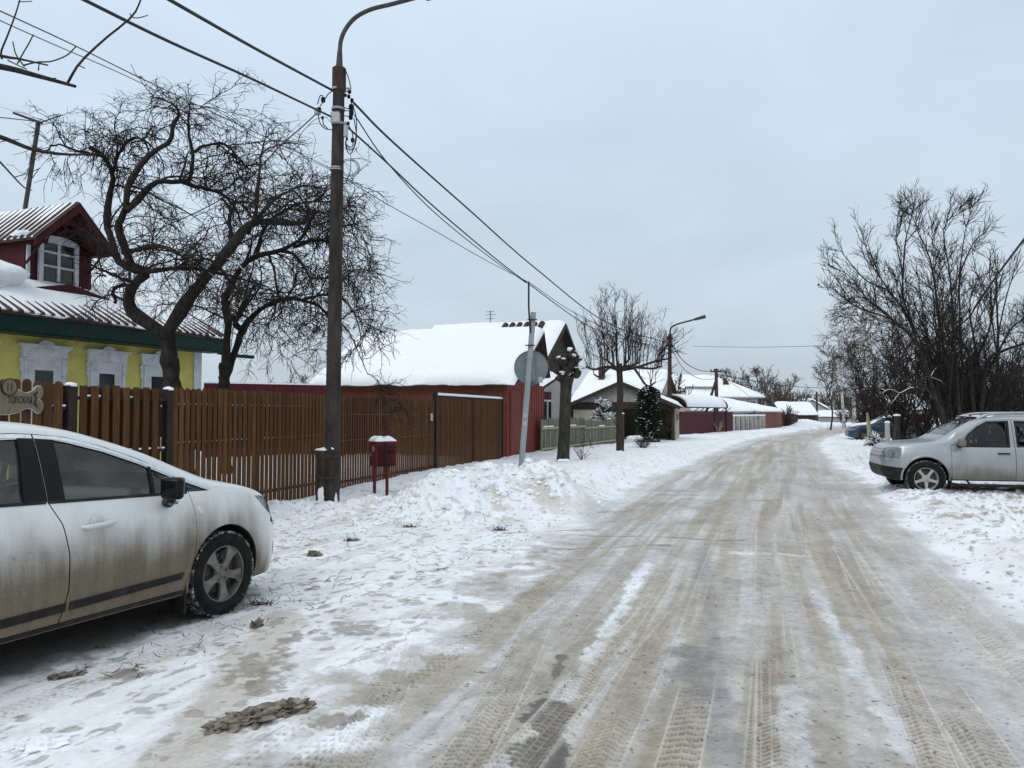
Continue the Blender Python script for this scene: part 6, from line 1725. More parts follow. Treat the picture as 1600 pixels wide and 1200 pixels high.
    for rr in (0.13, 0.155):
        c = at(547, 262, -0.1); mb.tube([(c.x + rr * math.cos(a), c.y + 0.03 * math.sin(2 * a), c.z + rr * 0.95 * math.sin(a)) for a in np.linspace(0, 2 * math.pi, 25)], 0.006, 5, cap=False)
    mb.build('wire_loop', M_wire, root)
    mb = MB()
    for v in (263, 266): c = at(526, v); mb.lathe([(0.112, c.z - 0.010), (0.116, c.z), (0.112, c.z + 0.010)], 16, 'z', c=(c.x, 0, 0), cap=False)
    mb.build('clamp_band', M_plastic, root)
    mb = MB(); c = at(528, 554); mb.box(c.x - 0.05, c.x + 0.06, -0.135, -0.120, c.z - 0.15, c.z + 0.15); mb.build('faded_notice', M_pole, root)

    # second lamp post
    B2 = G(1046, 688.5); Y2 = 45.0; X2 = (1046 - 800) / FPX * Y2
    r2 = thing('lamp_post', 'slim rusty lamp post with straight arm behind the bare lime', 'lamp post', (X2, Y2, 0))
    t2 = P(1047, 522, Y2)
    mb = MB(); mb.tube([(0, 0, -0.2), (0, 0, t2.z * 0.45)], [0.17, 0.15], 12); mb.build('pole', M_pole, r2, smooth=60)
    mb = MB(); mb.tube([(0, 0, t2.z * 0.45), (t2.x - X2, 0, t2.z)], [0.13, 0.10], 12); mb.build('upper_pole', M_polesteel, r2, smooth=60)
    arm = [P(1047, 524, Y2), P(1047.5, 515, Y2), P(1051, 510, Y2), P(1060, 506, Y2), P(1086, 499, Y2)]
    mb = MB(); mb.tube(crom([(p.x - X2, 0, p.z) for p in arm], 20), 0.05, 8); mb.build('arm', M_armsteel, r2, smooth=60)
    mb = MB(); p = P(1086, 499, Y2); q = P(1102, 494.5, Y2); mb.tube([(p.x - X2, 0, p.z), (q.x - X2, 0, q.z)], [0.08, 0.11], 8); mb.build('lamp_head', M_armsteel, r2, smooth=40)
    mb = MB()
    for (u, v) in ((1043, 528), (1050, 529), (1044, 540), (1051, 541)):
        p = P(u, v, Y2); mb.lathe([(0, -0.09), (0.07, -0.08), (0.05, 0), (0.07, 0.08), (0, 0.09)], 8, 'z', c=(p.x - X2, 0, p.z))
    mb.build('insulator', M_glossblack, r2)
    # wooden pole with strut
    Y3 = 74.0; p3 = P(1119, 576, Y3); X3 = p3.x
    r3 = thing('power_pole', 'dark wooden power pole with leaning strut beside the canopy', 'pole', (X3, Y3, 0))
    mb = MB(); mb.tube([(0, 0, -0.2), (0, 0, p3.z)], [0.20, 0.15], 10); mb.build('pole', M_darkwood, r3, smooth=60)
    mb = MB(); a = P(1098, 650, Y3); mb.tube([(a.x - X3 - 0.3, -0.3, 0.0), (-0.05, 0, p3.z - 1.2)], 0.13, 8); mb.build('strut', M_darkwood, r3, smooth=60)
    mb = MB(); mb.box(-0.55, 0.5, -0.06, 0.06, p3.z - 0.35, p3.z - 0.22)
    for x in (-0.5, -0.2, 0.25, 0.45): mb.lathe([(0, 0), (0.07, 0.03), (0.05, 0.15), (0, 0.2)], 8, 'z', c=(x, 0, p3.z - 0.22))
    mb.build('crossarm', M_darkwood, r3)
    Y4 = 118.0; p4 = P(1276, 612, Y4)
    r4 = thing('power_pole', 'thin distant power pole at the bend of the road', 'pole', (p4.x, Y4, 0))
    mb = MB(); mb.tube([(0, 0, -0.2), (0, 0, p4.z)], [0.19, 0.13], 8); mb.build('pole', M_darkwood, r4, smooth=60)
    mb = MB(); mb.box(-0.5, 0.5, -0.06, 0.06, p4.z - 0.6, p4.z - 0.45); mb.build('crossarm', M_darkwood, r4)

    # ---- wires: measured points at honest depths
    W = Vector((X, Y, 0))
    a1 = P(519, 141, Y - 0.1); a2 = P(519, 183, Y - 0.1)
    d_ = Vector((-0.342, -0.94, 0))
    def back(a, u, v, Yb): return P(u, v, Yb)
    cable('power_cable', 'upper thick black cable running from the lamp post towards the upper left', crom([a1, P(400, 76.5, 9.6), P(262, -2, 7.4), P(60, -118, 5.6)], 24), 0.019)
    cable('power_cable', 'lower thick black cable running from the lamp post towards the upper left', crom([a2, P(395, 124, 9.9), P(260, 63, 7.9), P(126, -3, 6.6), P(-60, -95, 5.4)], 28), 0.016)
    b1 = P(1047, 540, Y2)
    cable('power_cable', 'upper black cable sloping from the lamp post down to the slim rusty post', crom([P(553, 161, Y), P(615, 223, 14.9), P(732, 327, 20.0), P(840, 422, 26.5), P(950, 505, 35.5), P(1046, 537, 44.9)], 40), 0.021)
    cable('power_cable', 'second black cable sloping from the lamp post to the slim rusty post', crom([P(540, 196, Y), P(600, 250, 14.5), P(700, 342, 18.5), P(824, 442, 25.5), P(940, 519, 35.0), P(1046, 546, 44.9)], 40), 0.017)
    cable('power_cable', 'third black cable hanging just under the second past the lamp post', crom([P(554, 180, Y), P(606, 255, 14.6), P(680, 333, 17.8), P(760, 398, 21.5), P(822, 442, 25.4)], 34), 0.012)
    cable('telephone_wire', 'thin grey telephone wire crossing the apple tree towards the leaning sign post', crom([P(-60, -12, 5.6), P(0, 17, 6.4), P(110, 68, 7.6), P(230, 127, 9.0), P(380, 198, 10.8), P(519, 264, Y)], 40), 0.0065, M_wiregrey)
    cable('telephone_wire', 'second thin grey telephone wire just above it at the upper left', crom([P(-60, 0, 5.5), P(0, 32, 6.3), P(90, 72, 7.4), P(200, 120, 8.7), P(330, 184, 10.2), P(519, 266, Y)], 40), 0.005, M_wiregrey)
    cable('telephone_wire', 'thin grey telephone wire from the lamp post to the rod on the sign post', crom([P(536, 277, Y), P(600, 316, 13.8), P(680, 361, 15.5), P(760, 407, 17.0), P(826, 441, 18.2)], 30), 0.0075, M_wiregrey)
    cable('telephone_wire', 'thin grey telephone wire onward from the sign post rod to the slim rusty post', crom([P(826, 441, 18.2), P(900, 490, 26), P(975, 526, 35), P(1046, 552, 44.9)], 30), 0.010, M_wiregrey)
    cable('service_cable', 'thin black service cable from the splice clamp down into the apple tree', crom([P(496, 176, Y), P(470, 200, 12.9), P(440, 226, 13.1), P(345, 312, 14.4), P(176, 388, 17.4)], 24), 0.010)
    cable('power_cable', 'upper drooping cable between the slim rusty post and the wooden power pole', crom([P(1048, 536, Y2), P(1070, 566, 53), P(1095, 579, 63), P(1116, 580, 73.6)], 20), 0.028)
    cable('power_cable', 'lower drooping cable between the slim rusty post and the wooden power pole', crom([P(1049, 546, Y2), P(1070, 578, 53), P(1095, 592, 63), P(1117, 592, 73.6)], 20), 0.022)
    cable('power_cable', 'black cable crossing the far road from the wooden power pole to the trees', crom([P(1122, 585, 73.6), P(1160, 592, 82), P(1220, 602, 98), P(1276, 606, 117.6), P(1340, 606, 105)], 34), 0.045)
    cable('service_cable', 'thin cable falling from the wooden power pole to the snowy garage roof', crom([P(1122, 588, 73.8), P(1150, 603, 76), P(1172, 620, 80)], 16), 0.018)
    cable('power_cable', 'thin grey wire high across the road between the trees', crom([P(1083, 541, 70), P(1180, 542.5, 62), P(1300, 540, 54)], 20), 0.020, M_wiregrey)
    cable('power_cable', 'thick black cable plunging through the right hand bushes from the upper right', crom([(9.85, 12.0, 6.62), P(1600, 374, 18.8), P(1556, 433, 22), P(1527, 475, 25), P(1497, 511, 29), P(1420, 565, 45)], 30), 0.030)

    r5 = thing('power_pole', 'wooden power pole outside the frame on the right that carries the thick black cable', 'pole', (9.85, 11.95, 0))
    mb = MB(); mb.tube([(0, 0, -0.2), (0, 0, 7.0)], [0.16, 0.11], 10); mb.build('pole', M_darkwood, r5, smooth=60)
    mb = MB(); mb.box(-0.5, 0.5, -0.05, 0.05, 6.56, 6.66); mb.build('crossarm', M_darkwood, r5)
    # round sign seen from behind on its leaning post
    g = G(812, 746); Ys = 18.2
    p0 = P(813, 747, Ys); p1 = P(833.5, 488, Ys)
    root = thing('road_sign', 'round road sign seen from behind on a leaning grey post', 'road sign', (p0.x, Ys, 0))
    mb = MB(); q0 = Vector((-0.02, 0, -0.2)); q1 = p1 - Vector((p0.x, Ys, 0)); mb.tube([q0, q1], [0.072, 0.066], 14); mb.build('post', M_galv, root, smooth=60)
    c = P(830, 574, Ys) - Vector((p0.x, Ys, 0)); c.y = 0.09
    mb = MB(); mb.lathe([(0.0, 0.0), (0.385, 0.0), (0.40, -0.018), (0.408, -0.018), (0.408, 0.016), (0.0, 0.018)], 48, 'y', c=c); mb.build('sign_plate', M_signback, root, smooth=30)
    mb = MB(); mb.box(c.x - 0.02, c.x + 0.09, 0.03, 0.09, c.z - 0.33, c.z + 0.36); mb.build('sign_rib', M_signback, root)
    mb = MB()
    for z in (-0.22, 0.24): k = (c.z + z) / q1.z; x = q0.x + (q1.x - q0.x) * k; mb.box(x - 0.10, x + 0.12, 0.04, 0.075, c.z + z - 0.02, c.z + z + 0.02)
    mb.build('sign_bracket', M_galv, root)
    mb = MB(); s_ = P(843, 590, Ys) - Vector((p0.x, Ys, 0)); mb.box(s_.x - 0.02, s_.x + 0.08, 0.078, 0.084, s_.z - 0.12, s_.z + 0.02, M=None); mb.build('sticker', M_plastic, root)
    mb = MB()
    for (v, w) in ((649, 0.06), (662, 0.09)): k = P(0, v, Ys).z; x = q0.x + (q1.x - q0.x) * k / q1.z; mb.box(x - 0.03, x + 0.05, -0.080, -0.070, k - 0.05, k + 0.05)
    mb.build('paper_scrap', M_plastic, root)
    mb = MB(); a = P(826, 441, Ys) - Vector((p0.x, Ys, 0)); b = P(828.5, 520, Ys) - Vector((p0.x, Ys, 0)); b.y = a.y = -0.08; mb.tube([b, P(826, 480, Ys) - Vector((p0.x, Ys + 0.08, 0)), a], 0.022, 8); mb.build('conduit', M_wire, root, smooth=60)
    mb = MB()
    for v in (500, 540): k = P(0, v, Ys).z; x = q0.x + (q1.x - q0.x) * k / q1.z; mb.box(x - 0.13, x + 0.10, -0.10, -0.06, k - 0.012, k + 0.012)
    mb.build('conduit_clip', M_post, root)

    # mailbox
    Ym = 14.35; pm = P(598, 734, Ym)
    root = thing('mailbox', 'dark red mailbox on two legs with a snow cap beside the lamp post', 'mailbox', (pm.x, Ym, 0), R(36))
    w, d, z0, z1 = 0.19, 0.155, 0.62, 1.04
    mb = MB(); prof = [(-d, z0), (d, z0), (d, z1), (d * 0.6, z1 + 0.055), (0, z1 + 0.075), (-d * 0.6, z1 + 0.055), (-d, z1)]
    mb.prism([(-w, z0), (w, z0), (w, z1 + 0.04), (-w, z1 + 0.04)], -d, d, 'y'); mb.prism(prof, -w - 0.015, w + 0.015, 'x'); mb.build('box', M_mailred, root, bevel=0.008, segs=2)
    mb = MB(); snow_quad(mb, (-w - 0.02, -d - 0.01, z1 + 0.045), (w + 0.02, -d - 0.01, z1 + 0.045), (w + 0.02, d + 0.01, z1 + 0.045), (-w - 0.02, d + 0.01, z1 + 0.045), 0.085, 26, 22, edge=0.11, lump=0.10, seed=3); mb.build('snow_cap', M_snow, root, smooth=60)
    mb = MB(); mb.box(-0.045, -0.012, -d - 0.012, -d - 0.005, z0, z1 + 0.02); mb.box(-0.2, 0.2, -d - 0.010, -d - 0.006, z1 - 0.075, z1 - 0.06); mb.tube([(0.0, -d - 0.008, z1 - 0.12), (0.12, -d - 0.008, z1 - 0.17)], 0.005, 5); mb.build('lock_bar', M_dark, root)
    mb = MB(); mb.box(-0.04, -0.015, -0.19, 0.19, z1 + 0.14, z1 + 0.155) ; mb.build('strap', M_dark, root)
    mb = MB(); mb.lathe([(0.0, 0.0), (0.055, 0.0), (0.055, -0.006)], 20, 'x', c=(-w - 0.016, -0.03, z1 - 0.09))
    mb.prism([(0.085, z1 - 0.20), (0.055, z1 - 0.16), (0.095, z1 - 0.15), (0.075, z1 - 0.24), (0.03, z1 - 0.23)], -w - 0.020, -w - 0.016, 'x'); mb.build('emblem', M_signback, root)
    for (x, y) in ((-0.165, -0.0), (0.04, -0.10)):
        mb = MB(); mb.tube([(x, y, -0.15), (x, y, z0)], 0.030, 10); mb.build('leg', M_mailred, root, smooth=60)

    # carved name board on the fence
    pz = fpt(-4.78)
    root = thing('name_board', 'carved wooden street name board with curled ends on the picket fence', 'sign', (pz.x, pz.y, 1.76), -R(FANG))
    half = [(0.0, 0.10), (0.14, 0.095), (0.24, 0.055), (0.33, 0.075), (0.385, 0.125), (0.43, 0.13), (0.455, 0.085), (0.445, 0.03), (0.395, -0.005), (0.445, -0.03), (0.465, -0.085), (0.44, -0.135), (0.40, -0.155), (0.35, -0.115), (0.26, -0.105), (0.15, -0.15), (0.06, -0.165), (0.0, -0.168)]
    pts = crom([(a, b, 0) for a, b in half], 70)[:, :2]
    pts = [tuple(p) for p in pts]
    outl = pts + [(-a, b) for a, b in pts[-2:0:-1]]
    mb = MB(); mb.prism(grow(outl, 0.009), 0.045, 0.062, 'x'); mb.build('white_edge', M_white, root)
    mb = MB(); mb.prism(outl, 0.055, 0.072, 'x'); mb.build('board', M_carved, root)
    mb = MB(); mb.prism([(0.36, 0.0), (0.33, 0.05), (0.40, 0.085), (0.385, 0.06), (0.37, 0.03), (0.385, 0.0), (0.37, -0.03), (0.385, -0.07), (0.39, -0.11), (0.33, -0.06)], 0.072, 0.076, 'x'); mb.build('carving', M_lettering, root); mb = MB(); mb.prism([(-0.36, 0.0), (-0.33, 0.05), (-0.40, 0.085), (-0.385, 0.06), (-0.37, 0.03), (-0.385, 0.0), (-0.37, -0.03), (-0.385, -0.07), (-0.39, -0.11), (-0.33, -0.06)], 0.072, 0.076, 'x'); mb.build('carving', M_lettering, root)
    mb = MB(); c0 = 0.045; mb.lathe([(0.0, 0.022), (0.082, 0.022), (0.082, 0.0)], 32, 'x', c=(0.066, c0, 0.115)); mb.build('number_disc', M_carved, root)
    mb = MB(); mb.lathe([(0.078, 0.0), (0.078, 0.026), (0.090, 0.026), (0.090, 0.0)], 32, 'x', c=(0.066, c0, 0.115), cap=False); mb.build('disc_ring', M_lettering, root)
    def text(body, size, align, loc, sx):
        cu = bpy.data.curves.new('lettering', 'FONT'); cu.body = body; cu.size = size; cu.align_x = align; cu.extrude = 0.0015; cu.offset = 0.0012
        o = bpy.data.objects.new('lettering', cu); col.objects.link(o)
        dg = bpy.context.evaluated_depsgraph_get(); dg.update()
        me = bpy.data.meshes.new_from_object(o.evaluated_get(dg)); bpy.data.objects.remove(o); me.materials.clear(); me.materials.append(M_lettering); me.name = 'lettering'
        me.transform(Matrix.Translation(loc) @ Matrix.Rotation(R(90), 4, 'Z') @ Matrix.Rotation(R(90), 4, 'X') @ Matrix.Scale(sx, 4, (1, 0, 0)))
        return link('lettering', me, root)
    text('ТОВСКАЯ', 0.105, 'RIGHT', (0.074, 0.325, -0.055), 0.58)
    text('11', 0.115, 'CENTER', (0.0895, c0, 0.075), 0.75)

    # television aerial mast behind the dormer
    Yt = 17.6; q0 = P(38, 345, Yt); q1 = P(60, 192, Yt)
    root = thing('aerial_mast', 'leaning television aerial mast behind the maroon dormer', 'aerial', (q0.x, Yt, 0))
    mb = MB(); mb.tube([Vector((0, 0, q0.z - 1.2)) - Vector((0.18, 0, 0)), Vector((q1.x - q0.x, 0, q1.z))], 0.05, 8); mb.build('mast', M_armsteel, root, smooth=60)
    o_ = Vector((q0.x, Yt, 0)); mb = MB()
    mb.tube([P(20, 176, Yt - 0.3) - o_, P(67, 193, Yt) - o_], 0.028, 6); mb.build('crossbar', M_armsteel, root)
    for a_, b_, r_ in ((P(62, 192, Yt), P(95, 180, Yt + 0.5), 0.016), (P(-15, 182, Yt + 0.3), P(62, 190, Yt), 0.013), (P(42, 290, Yt), P(62, 262, Yt), 0.010)):
        mb = MB(); mb.tube([a_ - o_, b_ - o_], r_, 5); mb.build('rod', M_armsteel, root)

    # posts on the right verge
    for (u, v0, v1, Yp, r, lab, tilt) in ((1387, 692, 661, 31.0, 0.105, 'pale short concrete post with snow cap left of the silver off-roader', 0.0), (1402, 690, 650, 32.5, 0.13, 'darker taller concrete post beside the pale short one', 0.0), (1359, 680, 645, 37.0, 0.11, 'broken leaning timber stake before the dark blue saloon', 0.10)):
        b_ = P(u, v0, Yp); t_ = P(u, v1, Yp); root = thing('verge_post', lab, 'post', (b_.x, Yp, 0), 0)
        mb = MB(); mb.tube([(0, 0, -0.2), (tilt * -0.3, 0, t_.z * 0.6), (-tilt, 0, t_.z)], [r, r * 0.95, r * (0.9 if tilt == 0 else 0.5)], 8); mb.build('shaft', M_stone if tilt == 0 and u < 1400 else (M_pole if tilt == 0 else M_olrail), root, smooth=50)
        if tilt == 0: mb = MB(); mb.blob((0, 0, t_.z + 0.02), (r * 1.1, r * 1.1, 0.07), 2, 0.2, u, flat=0.3); mb.build('post_snow', M_snow, root, smooth=60)

fences(); street()
# ------------------------------------------------------------------ bare trees
M_bark = pbr('dark_wet_bark', (0.016, 0.013, 0.012), (0.042, 0.035, 0.030), (14, 14, 6), rough=0.95, bump=0.5, spec=0.2)
M_twig = pbr('dark_twigs', (0.022, 0.017, 0.015), (0.040, 0.031, 0.027), (3, 3, 3), rough=0.95, bump=0.0, spec=0.15)
M_twigbrown = pbr('brown_twigs', (0.055, 0.040, 0.032), (0.090, 0.066, 0.052), (3, 3, 3), rough=0.95, bump=0.0, spec=0.15)
M_greybark = pbr('grey_mossy_bark', (0.022, 0.019, 0.016), (0.062, 0.054, 0.045), (9, 9, 3), rough=0.95, bump=0.6)
M_limebark = pbr('brown_lime_bark', (0.026, 0.021, 0.018), (0.062, 0.050, 0.042), (12, 12, 3), rough=0.95, bump=0.5, c3=(0.085, 0.075, 0.066), s3=(5, 5, 1.5), lo3=0.58, hi3=0.70)
M_birch = pbr('birch_bark', (0.42, 0.41, 0.39), (0.55, 0.54, 0.52), (6, 6, 6), rough=0.9, bump=0.2, c3=(0.05, 0.045, 0.04), s3=(7, 7, 3), lo3=0.52, hi3=0.60)
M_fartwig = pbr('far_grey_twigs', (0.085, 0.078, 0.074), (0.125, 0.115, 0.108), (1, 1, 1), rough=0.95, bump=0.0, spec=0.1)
M_needle = pbr('dark_evergreen', (0.010, 0.020, 0.012), (0.030, 0.050, 0.026), (9, 9, 9), rough=0.85, bump=0.0, spec=0.2)

def norm(a): return a / np.maximum(np.linalg.norm(a, axis=-1, keepdims=True), 1e-9)

def level(rng, P0, D0, L, n, wig, trop, tropk=1.0, curl=0.0):
    """grow all branches of one level at once; trop: constant pull, stronger towards the tip"""
    N = len(P0); pts = np.zeros((N, n + 1, 3)); pts[:, 0] = P0; d = norm(D0.copy()); st = (L / n)[:, None]
    axis = norm(rng.normal(size=(N, 3)))
    for k in range(n):
        d = norm(d + rng.normal(size=(N, 3)) * wig + np.asarray(trop)[None] * (0.3 + tropk * k / n) + np.cross(axis, d) * curl)
        pts[:, k + 1] = pts[:, k] + d * st
    return pts

def taper(r0, r1, n): 
    t = np.linspace(0, 1, n + 1)[None]; return r0[:, None] * (1 - t) + np.minimum(r1, r0)[:, None] * t if hasattr(r1, '__len__') else r0[:, None] * (1 - t) + r1 * t

def spawn(rng, pts, per_m, t0, t1, a0, a1, upb=0.0, maxn=20000):
    """start points and directions of side branches on the given branches"""
    seg = np.linalg.norm(np.diff(pts, axis=1), axis=2); L = seg.sum(1)
    cnt = rng.poisson(np.maximum(L * per_m * (t1 - t0), 0.0))
    idx = np.repeat(np.arange(len(pts)), cnt)
    if len(idx) > maxn: idx = rng.choice(idx, maxn, replace=False)
    n = pts.shape[1] - 1
    t = rng.uniform(t0, t1, len(idx)) * n; i = np.minimum(t.astype(int), n - 1); f = (t - i)[:, None]
    p = pts[idx, i] * (1 - f) + pts[idx, i + 1] * f
    tg = norm(pts[idx, i + 1] - pts[idx, i])
    r = rng.normal(size=(len(idx), 3)); r[:, 2] += upb; r = norm(r - (r * tg).sum(1, keepdims=True) * tg)
    a = rng.uniform(a0, a1, len(idx))[:, None]
    return p, norm(tg * np.cos(a) + r * np.sin(a)), idx, t / n

def tubes(pts, rad, sides):
    N, K, _ = pts.shape
    tg = np.zeros_like(pts); tg[:, 1:-1] = pts[:, 2:] - pts[:, :-2]; tg[:, 0] = pts[:, 1] - pts[:, 0]; tg[:, -1] = pts[:, -1] - pts[:, -2]; tg = norm(tg)
    ref = np.eye(3)[np.abs(tg).max(1).argmin(1)][:, None, :]
    a = norm(np.cross(tg, ref)); b = np.cross(tg, a)
    an = 2 * np.pi * np.arange(sides) / sides
    V = pts[:, :, None] + rad[:, :, None, None] * (a[:, :, None] * np.cos(an)[None, None, :, None] + b[:, :, None] * np.sin(an)[None, None, :, None])
    base = (np.arange(N) * K * sides)[:, None, None] + (np.arange(K - 1) * sides)[None, :, None]
    j = np.arange(sides)[None, None]; j2 = (j + 1) % sides
    F = np.stack([base + j, base + j2, base + sides + j2, base + sides + j], -1).reshape(-1, 4)
    return V.reshape(-1, 3), F

class Wood:
    def __init__(s): s.V = []; s.F = []; s.n = 0
    def add(s, pts, rad, sides=3):
        if len(pts) == 0: return
        V, F = tubes(pts, rad, sides); s.V.append(V); s.F.append(F + s.n); s.n += len(V)
    def poly(s, line, r0, r1, n=24, sides=8, pw=1.0):
        p = crom(line, n + 1)[None]; t = np.linspace(0, 1, n + 1)[None] ** pw
        r = r0 * (1 - t) + r1 * t
        s.add(p, r, sides); return p, r
    def build(s, name, mat, parent, org):
        V = np.concatenate(s.V) - np.asarray(org)[None]; F = np.concatenate(s.F)
        return np_mesh(name, V, F, mat, parent)

def px(line, Y):
    out = []
    for q in line:
        p = P(q[0], q[1], Y + (q[2] if len(q) > 2 else 0)); out.append((p.x, p.y, p.z))
    return out

def joinlines(lines, n=24):
    return np.concatenate([crom(l, n + 1)[None] for l in lines])

def branch_snow(rng, wood, pts, rad, frac, k=0.8):
    """snow lying along the tops of flatter stretches"""
    sel = rng.rand(len(pts)) < min(1.0, frac * 3)
    if not sel.any(): return
    p = pts[sel].copy(); r = np.broadcast_to(rad[sel], p.shape[:2]).copy()
    d = np.gradient(p, axis=1); flat = 1 - np.abs(d[:, :, 2]) / (np.linalg.norm(d, axis=2) + 1e-9)
    patch = vnoise(p[:, :, 0] * 2.3 + p[:, :, 1], p[:, :, 2] * 2.3, 7)
    m = sst(0.22, 0.5, flat) * sst(0.60 - 0.35 * frac, 0.74 - 0.35 * frac, patch)
    p[:, :, 2] += r * (0.15 + 0.6 * m); wood.add(p, r * 0.42 * m * k / 0.7 + 0.002 * m + 0.0004, 6)

def apple_tree(label, base, limbs, Y, seed, dens=1.0, tufts=()):
    """gnarled old apple tree: traced limbs in depth, drooping side branches, fine spurs"""
    rng = np.random.RandomState(seed)
    b = P(base[0], base[1], Y); org = (b.x, Y, 0.0)
    root = thing('apple_tree', label, 'tree', org)
    tw = Wood(); cw = Wood(); sw = Wood(); main = []; mrad = []
    for (line, r0, r1) in limbs:
        l = px(line, Y)
        p = crom(l, 25)
        p[1:] += np.cumsum(rng.normal(size=(24, 3)) * 0.010, 0) * np.array([0.6, 2.0, 0.6])
        t = np.linspace(0, 1, 25); r = (r0 * (1 - t) + r1 * t) * (1 + 0.10 * np.sin(t * 21 + seed) + 0.05 * rng.normal(size=25))
        tw.add(p[None], r[None], 10); main.append(p); mrad.append(r)
    main = np.array(main); mrad = np.array(mrad)
    # secondary limbs arching over
    p, d, idx, t = spawn(rng, main[1:], 2.3 * dens, 0.18, 1.0, 0.5, 1.2, 0.5)
    pr_ = mrad[1:][idx, np.minimum((t * 24).astype(int), 24)]; L = rng.uniform(0.6, 1.5, len(p)); s1 = level(rng, p, d, L, 10, 0.16, (0, 0, -0.10), 1.2, 0.05)
    r1_ = taper(np.minimum(rng.uniform(0.014, 0.028, len(p)), pr_ * 0.75), 0.006, 10); tw.add(s1, r1_, 6)
    src = np.concatenate([s1]); 
    p, d, idx, t = spawn(rng, src, 6.5 * dens, 0.1, 1.0, 0.5, 1.25, 0.25)
    L = rng.uniform(0.3, 0.95, len(p)); s2 = level(rng, p, d, L, 7, 0.20, (0, 0, -0.17), 1.3, 0.06)
    cw.add(s2, taper(rng.uniform(0.006, 0.010, len(p)), 0.0038, 7), 4)
    p, d, idx, t = spawn(rng, main[1:, 6:], 5.0 * dens, 0.1, 1.0, 0.6, 1.4, 0.4)
    L = rng.uniform(0.25, 0.9, len(p)); s2b = level(rng, p, d, L, 7, 0.22, (0, 0, -0.12), 1.2, 0.06)
    cw.add(s2b, taper(rng.uniform(0.006, 0.010, len(p)), 0.0042, 7), 4)
    for src, pm in ((s2, 11.0), (s2b, 10.0)):
        p, d, idx, t = spawn(rng, src, pm * dens, 0.1, 1.0, 0.5, 1.2, 0.1)
        L = rng.uniform(0.08, 0.42, len(p)); s3 = level(rng, p, d, L, 4, 0.22, (0, 0, -0.10), 1.0)
        cw.add(s3, taper(rng.uniform(0.0040, 0.0056, len(p)), 0.0028, 4), 3)
        p, d, idx, t = spawn(rng, s3, 6.0 * dens, 0.2, 1.0, 0.6, 1.3, 0.0, 14000)
        L = rng.uniform(0.03, 0.12, len(p)); s4 = level(rng, p, d, L, 2, 0.15, (0, 0, 0.0), 1.0)
        cw.add(s4, taper(rng.uniform(0.0033, 0.0045, len(p)), 0.0030, 2), 3)
    # dense hanging tufts where old cuts sprouted
    for (u, v, dy, rad_, cn) in tufts:
        cn = int(cn * 0.62); c = np.array(tuple(P(u, v, Y + dy))); p = c[None] + rng.normal(size=(cn, 3)) * rad_ * 0.45; d = norm(p - c[None] + np.array([0, 0, rad_ * 0.25])[None] + rng.normal(size=(cn, 3)) * rad_ * 0.3)
        q = level(rng, p, d, rng.uniform(0.25, 0.75, cn), 8, 0.20, (0, 0, -0.26), 1.1, 0.06); cw.add(q, taper(rng.uniform(0.006, 0.010, cn), 0.004, 8), 3)
        p, d, idx, t = spawn(rng, q, 11, 0.1, 1.0, 0.5, 1.2, 0.0); q2 = level(rng, p, d, rng.uniform(0.06, 0.32, len(p)), 3, 0.2, (0, 0, -0.14)); cw.add(q2, taper(np.full(len(p), 0.005), 0.0035, 3), 3)
    # water shoots standing up on top
    p, d, idx, t = spawn(rng, main[1:, 12:], 1.2, 0.3, 1.0, 0.3, 0.9, 1.5)
    d[:, 2] = np.abs(d[:, 2]) + 0.5
    s5 = level(rng, p, d, rng.uniform(0.4, 1.0, len(p)), 6, 0.10, (0, 0, 0.10)); cw.add(s5, taper(np.full(len(p), 0.007), 0.004, 6), 3)
    p, d, idx, t = spawn(rng, s5, 8, 0.2, 1.0, 0.4, 1.0, 0.3); s6 = level(rng, p, d, rng.uniform(0.06, 0.25, len(p)), 3, 0.15, (0, 0, 0.03)); cw.add(s6, taper(np.full(len(p), 0.005), 0.0036, 3), 3)
    branch_snow(rng, sw, main, mrad, 0.16, 0.6); branch_snow(rng, sw, s1, r1_, 0.06)
    zt = P(300, 190, Y).z
    for w_ in (tw, cw, sw):
        for v_ in w_.V: v_[:, 2] = np.where(v_[:, 2] > zt, zt + (v_[:, 2] - zt) * 0.55, v_[:, 2])
    tr = tw.build('trunk', M_bark, root, org); cw.build('crown', M_twig, root, org)
    if sw.n: tag(sw.build('branch_snow', M_snow, tr, org), kind='stuff')
    return root

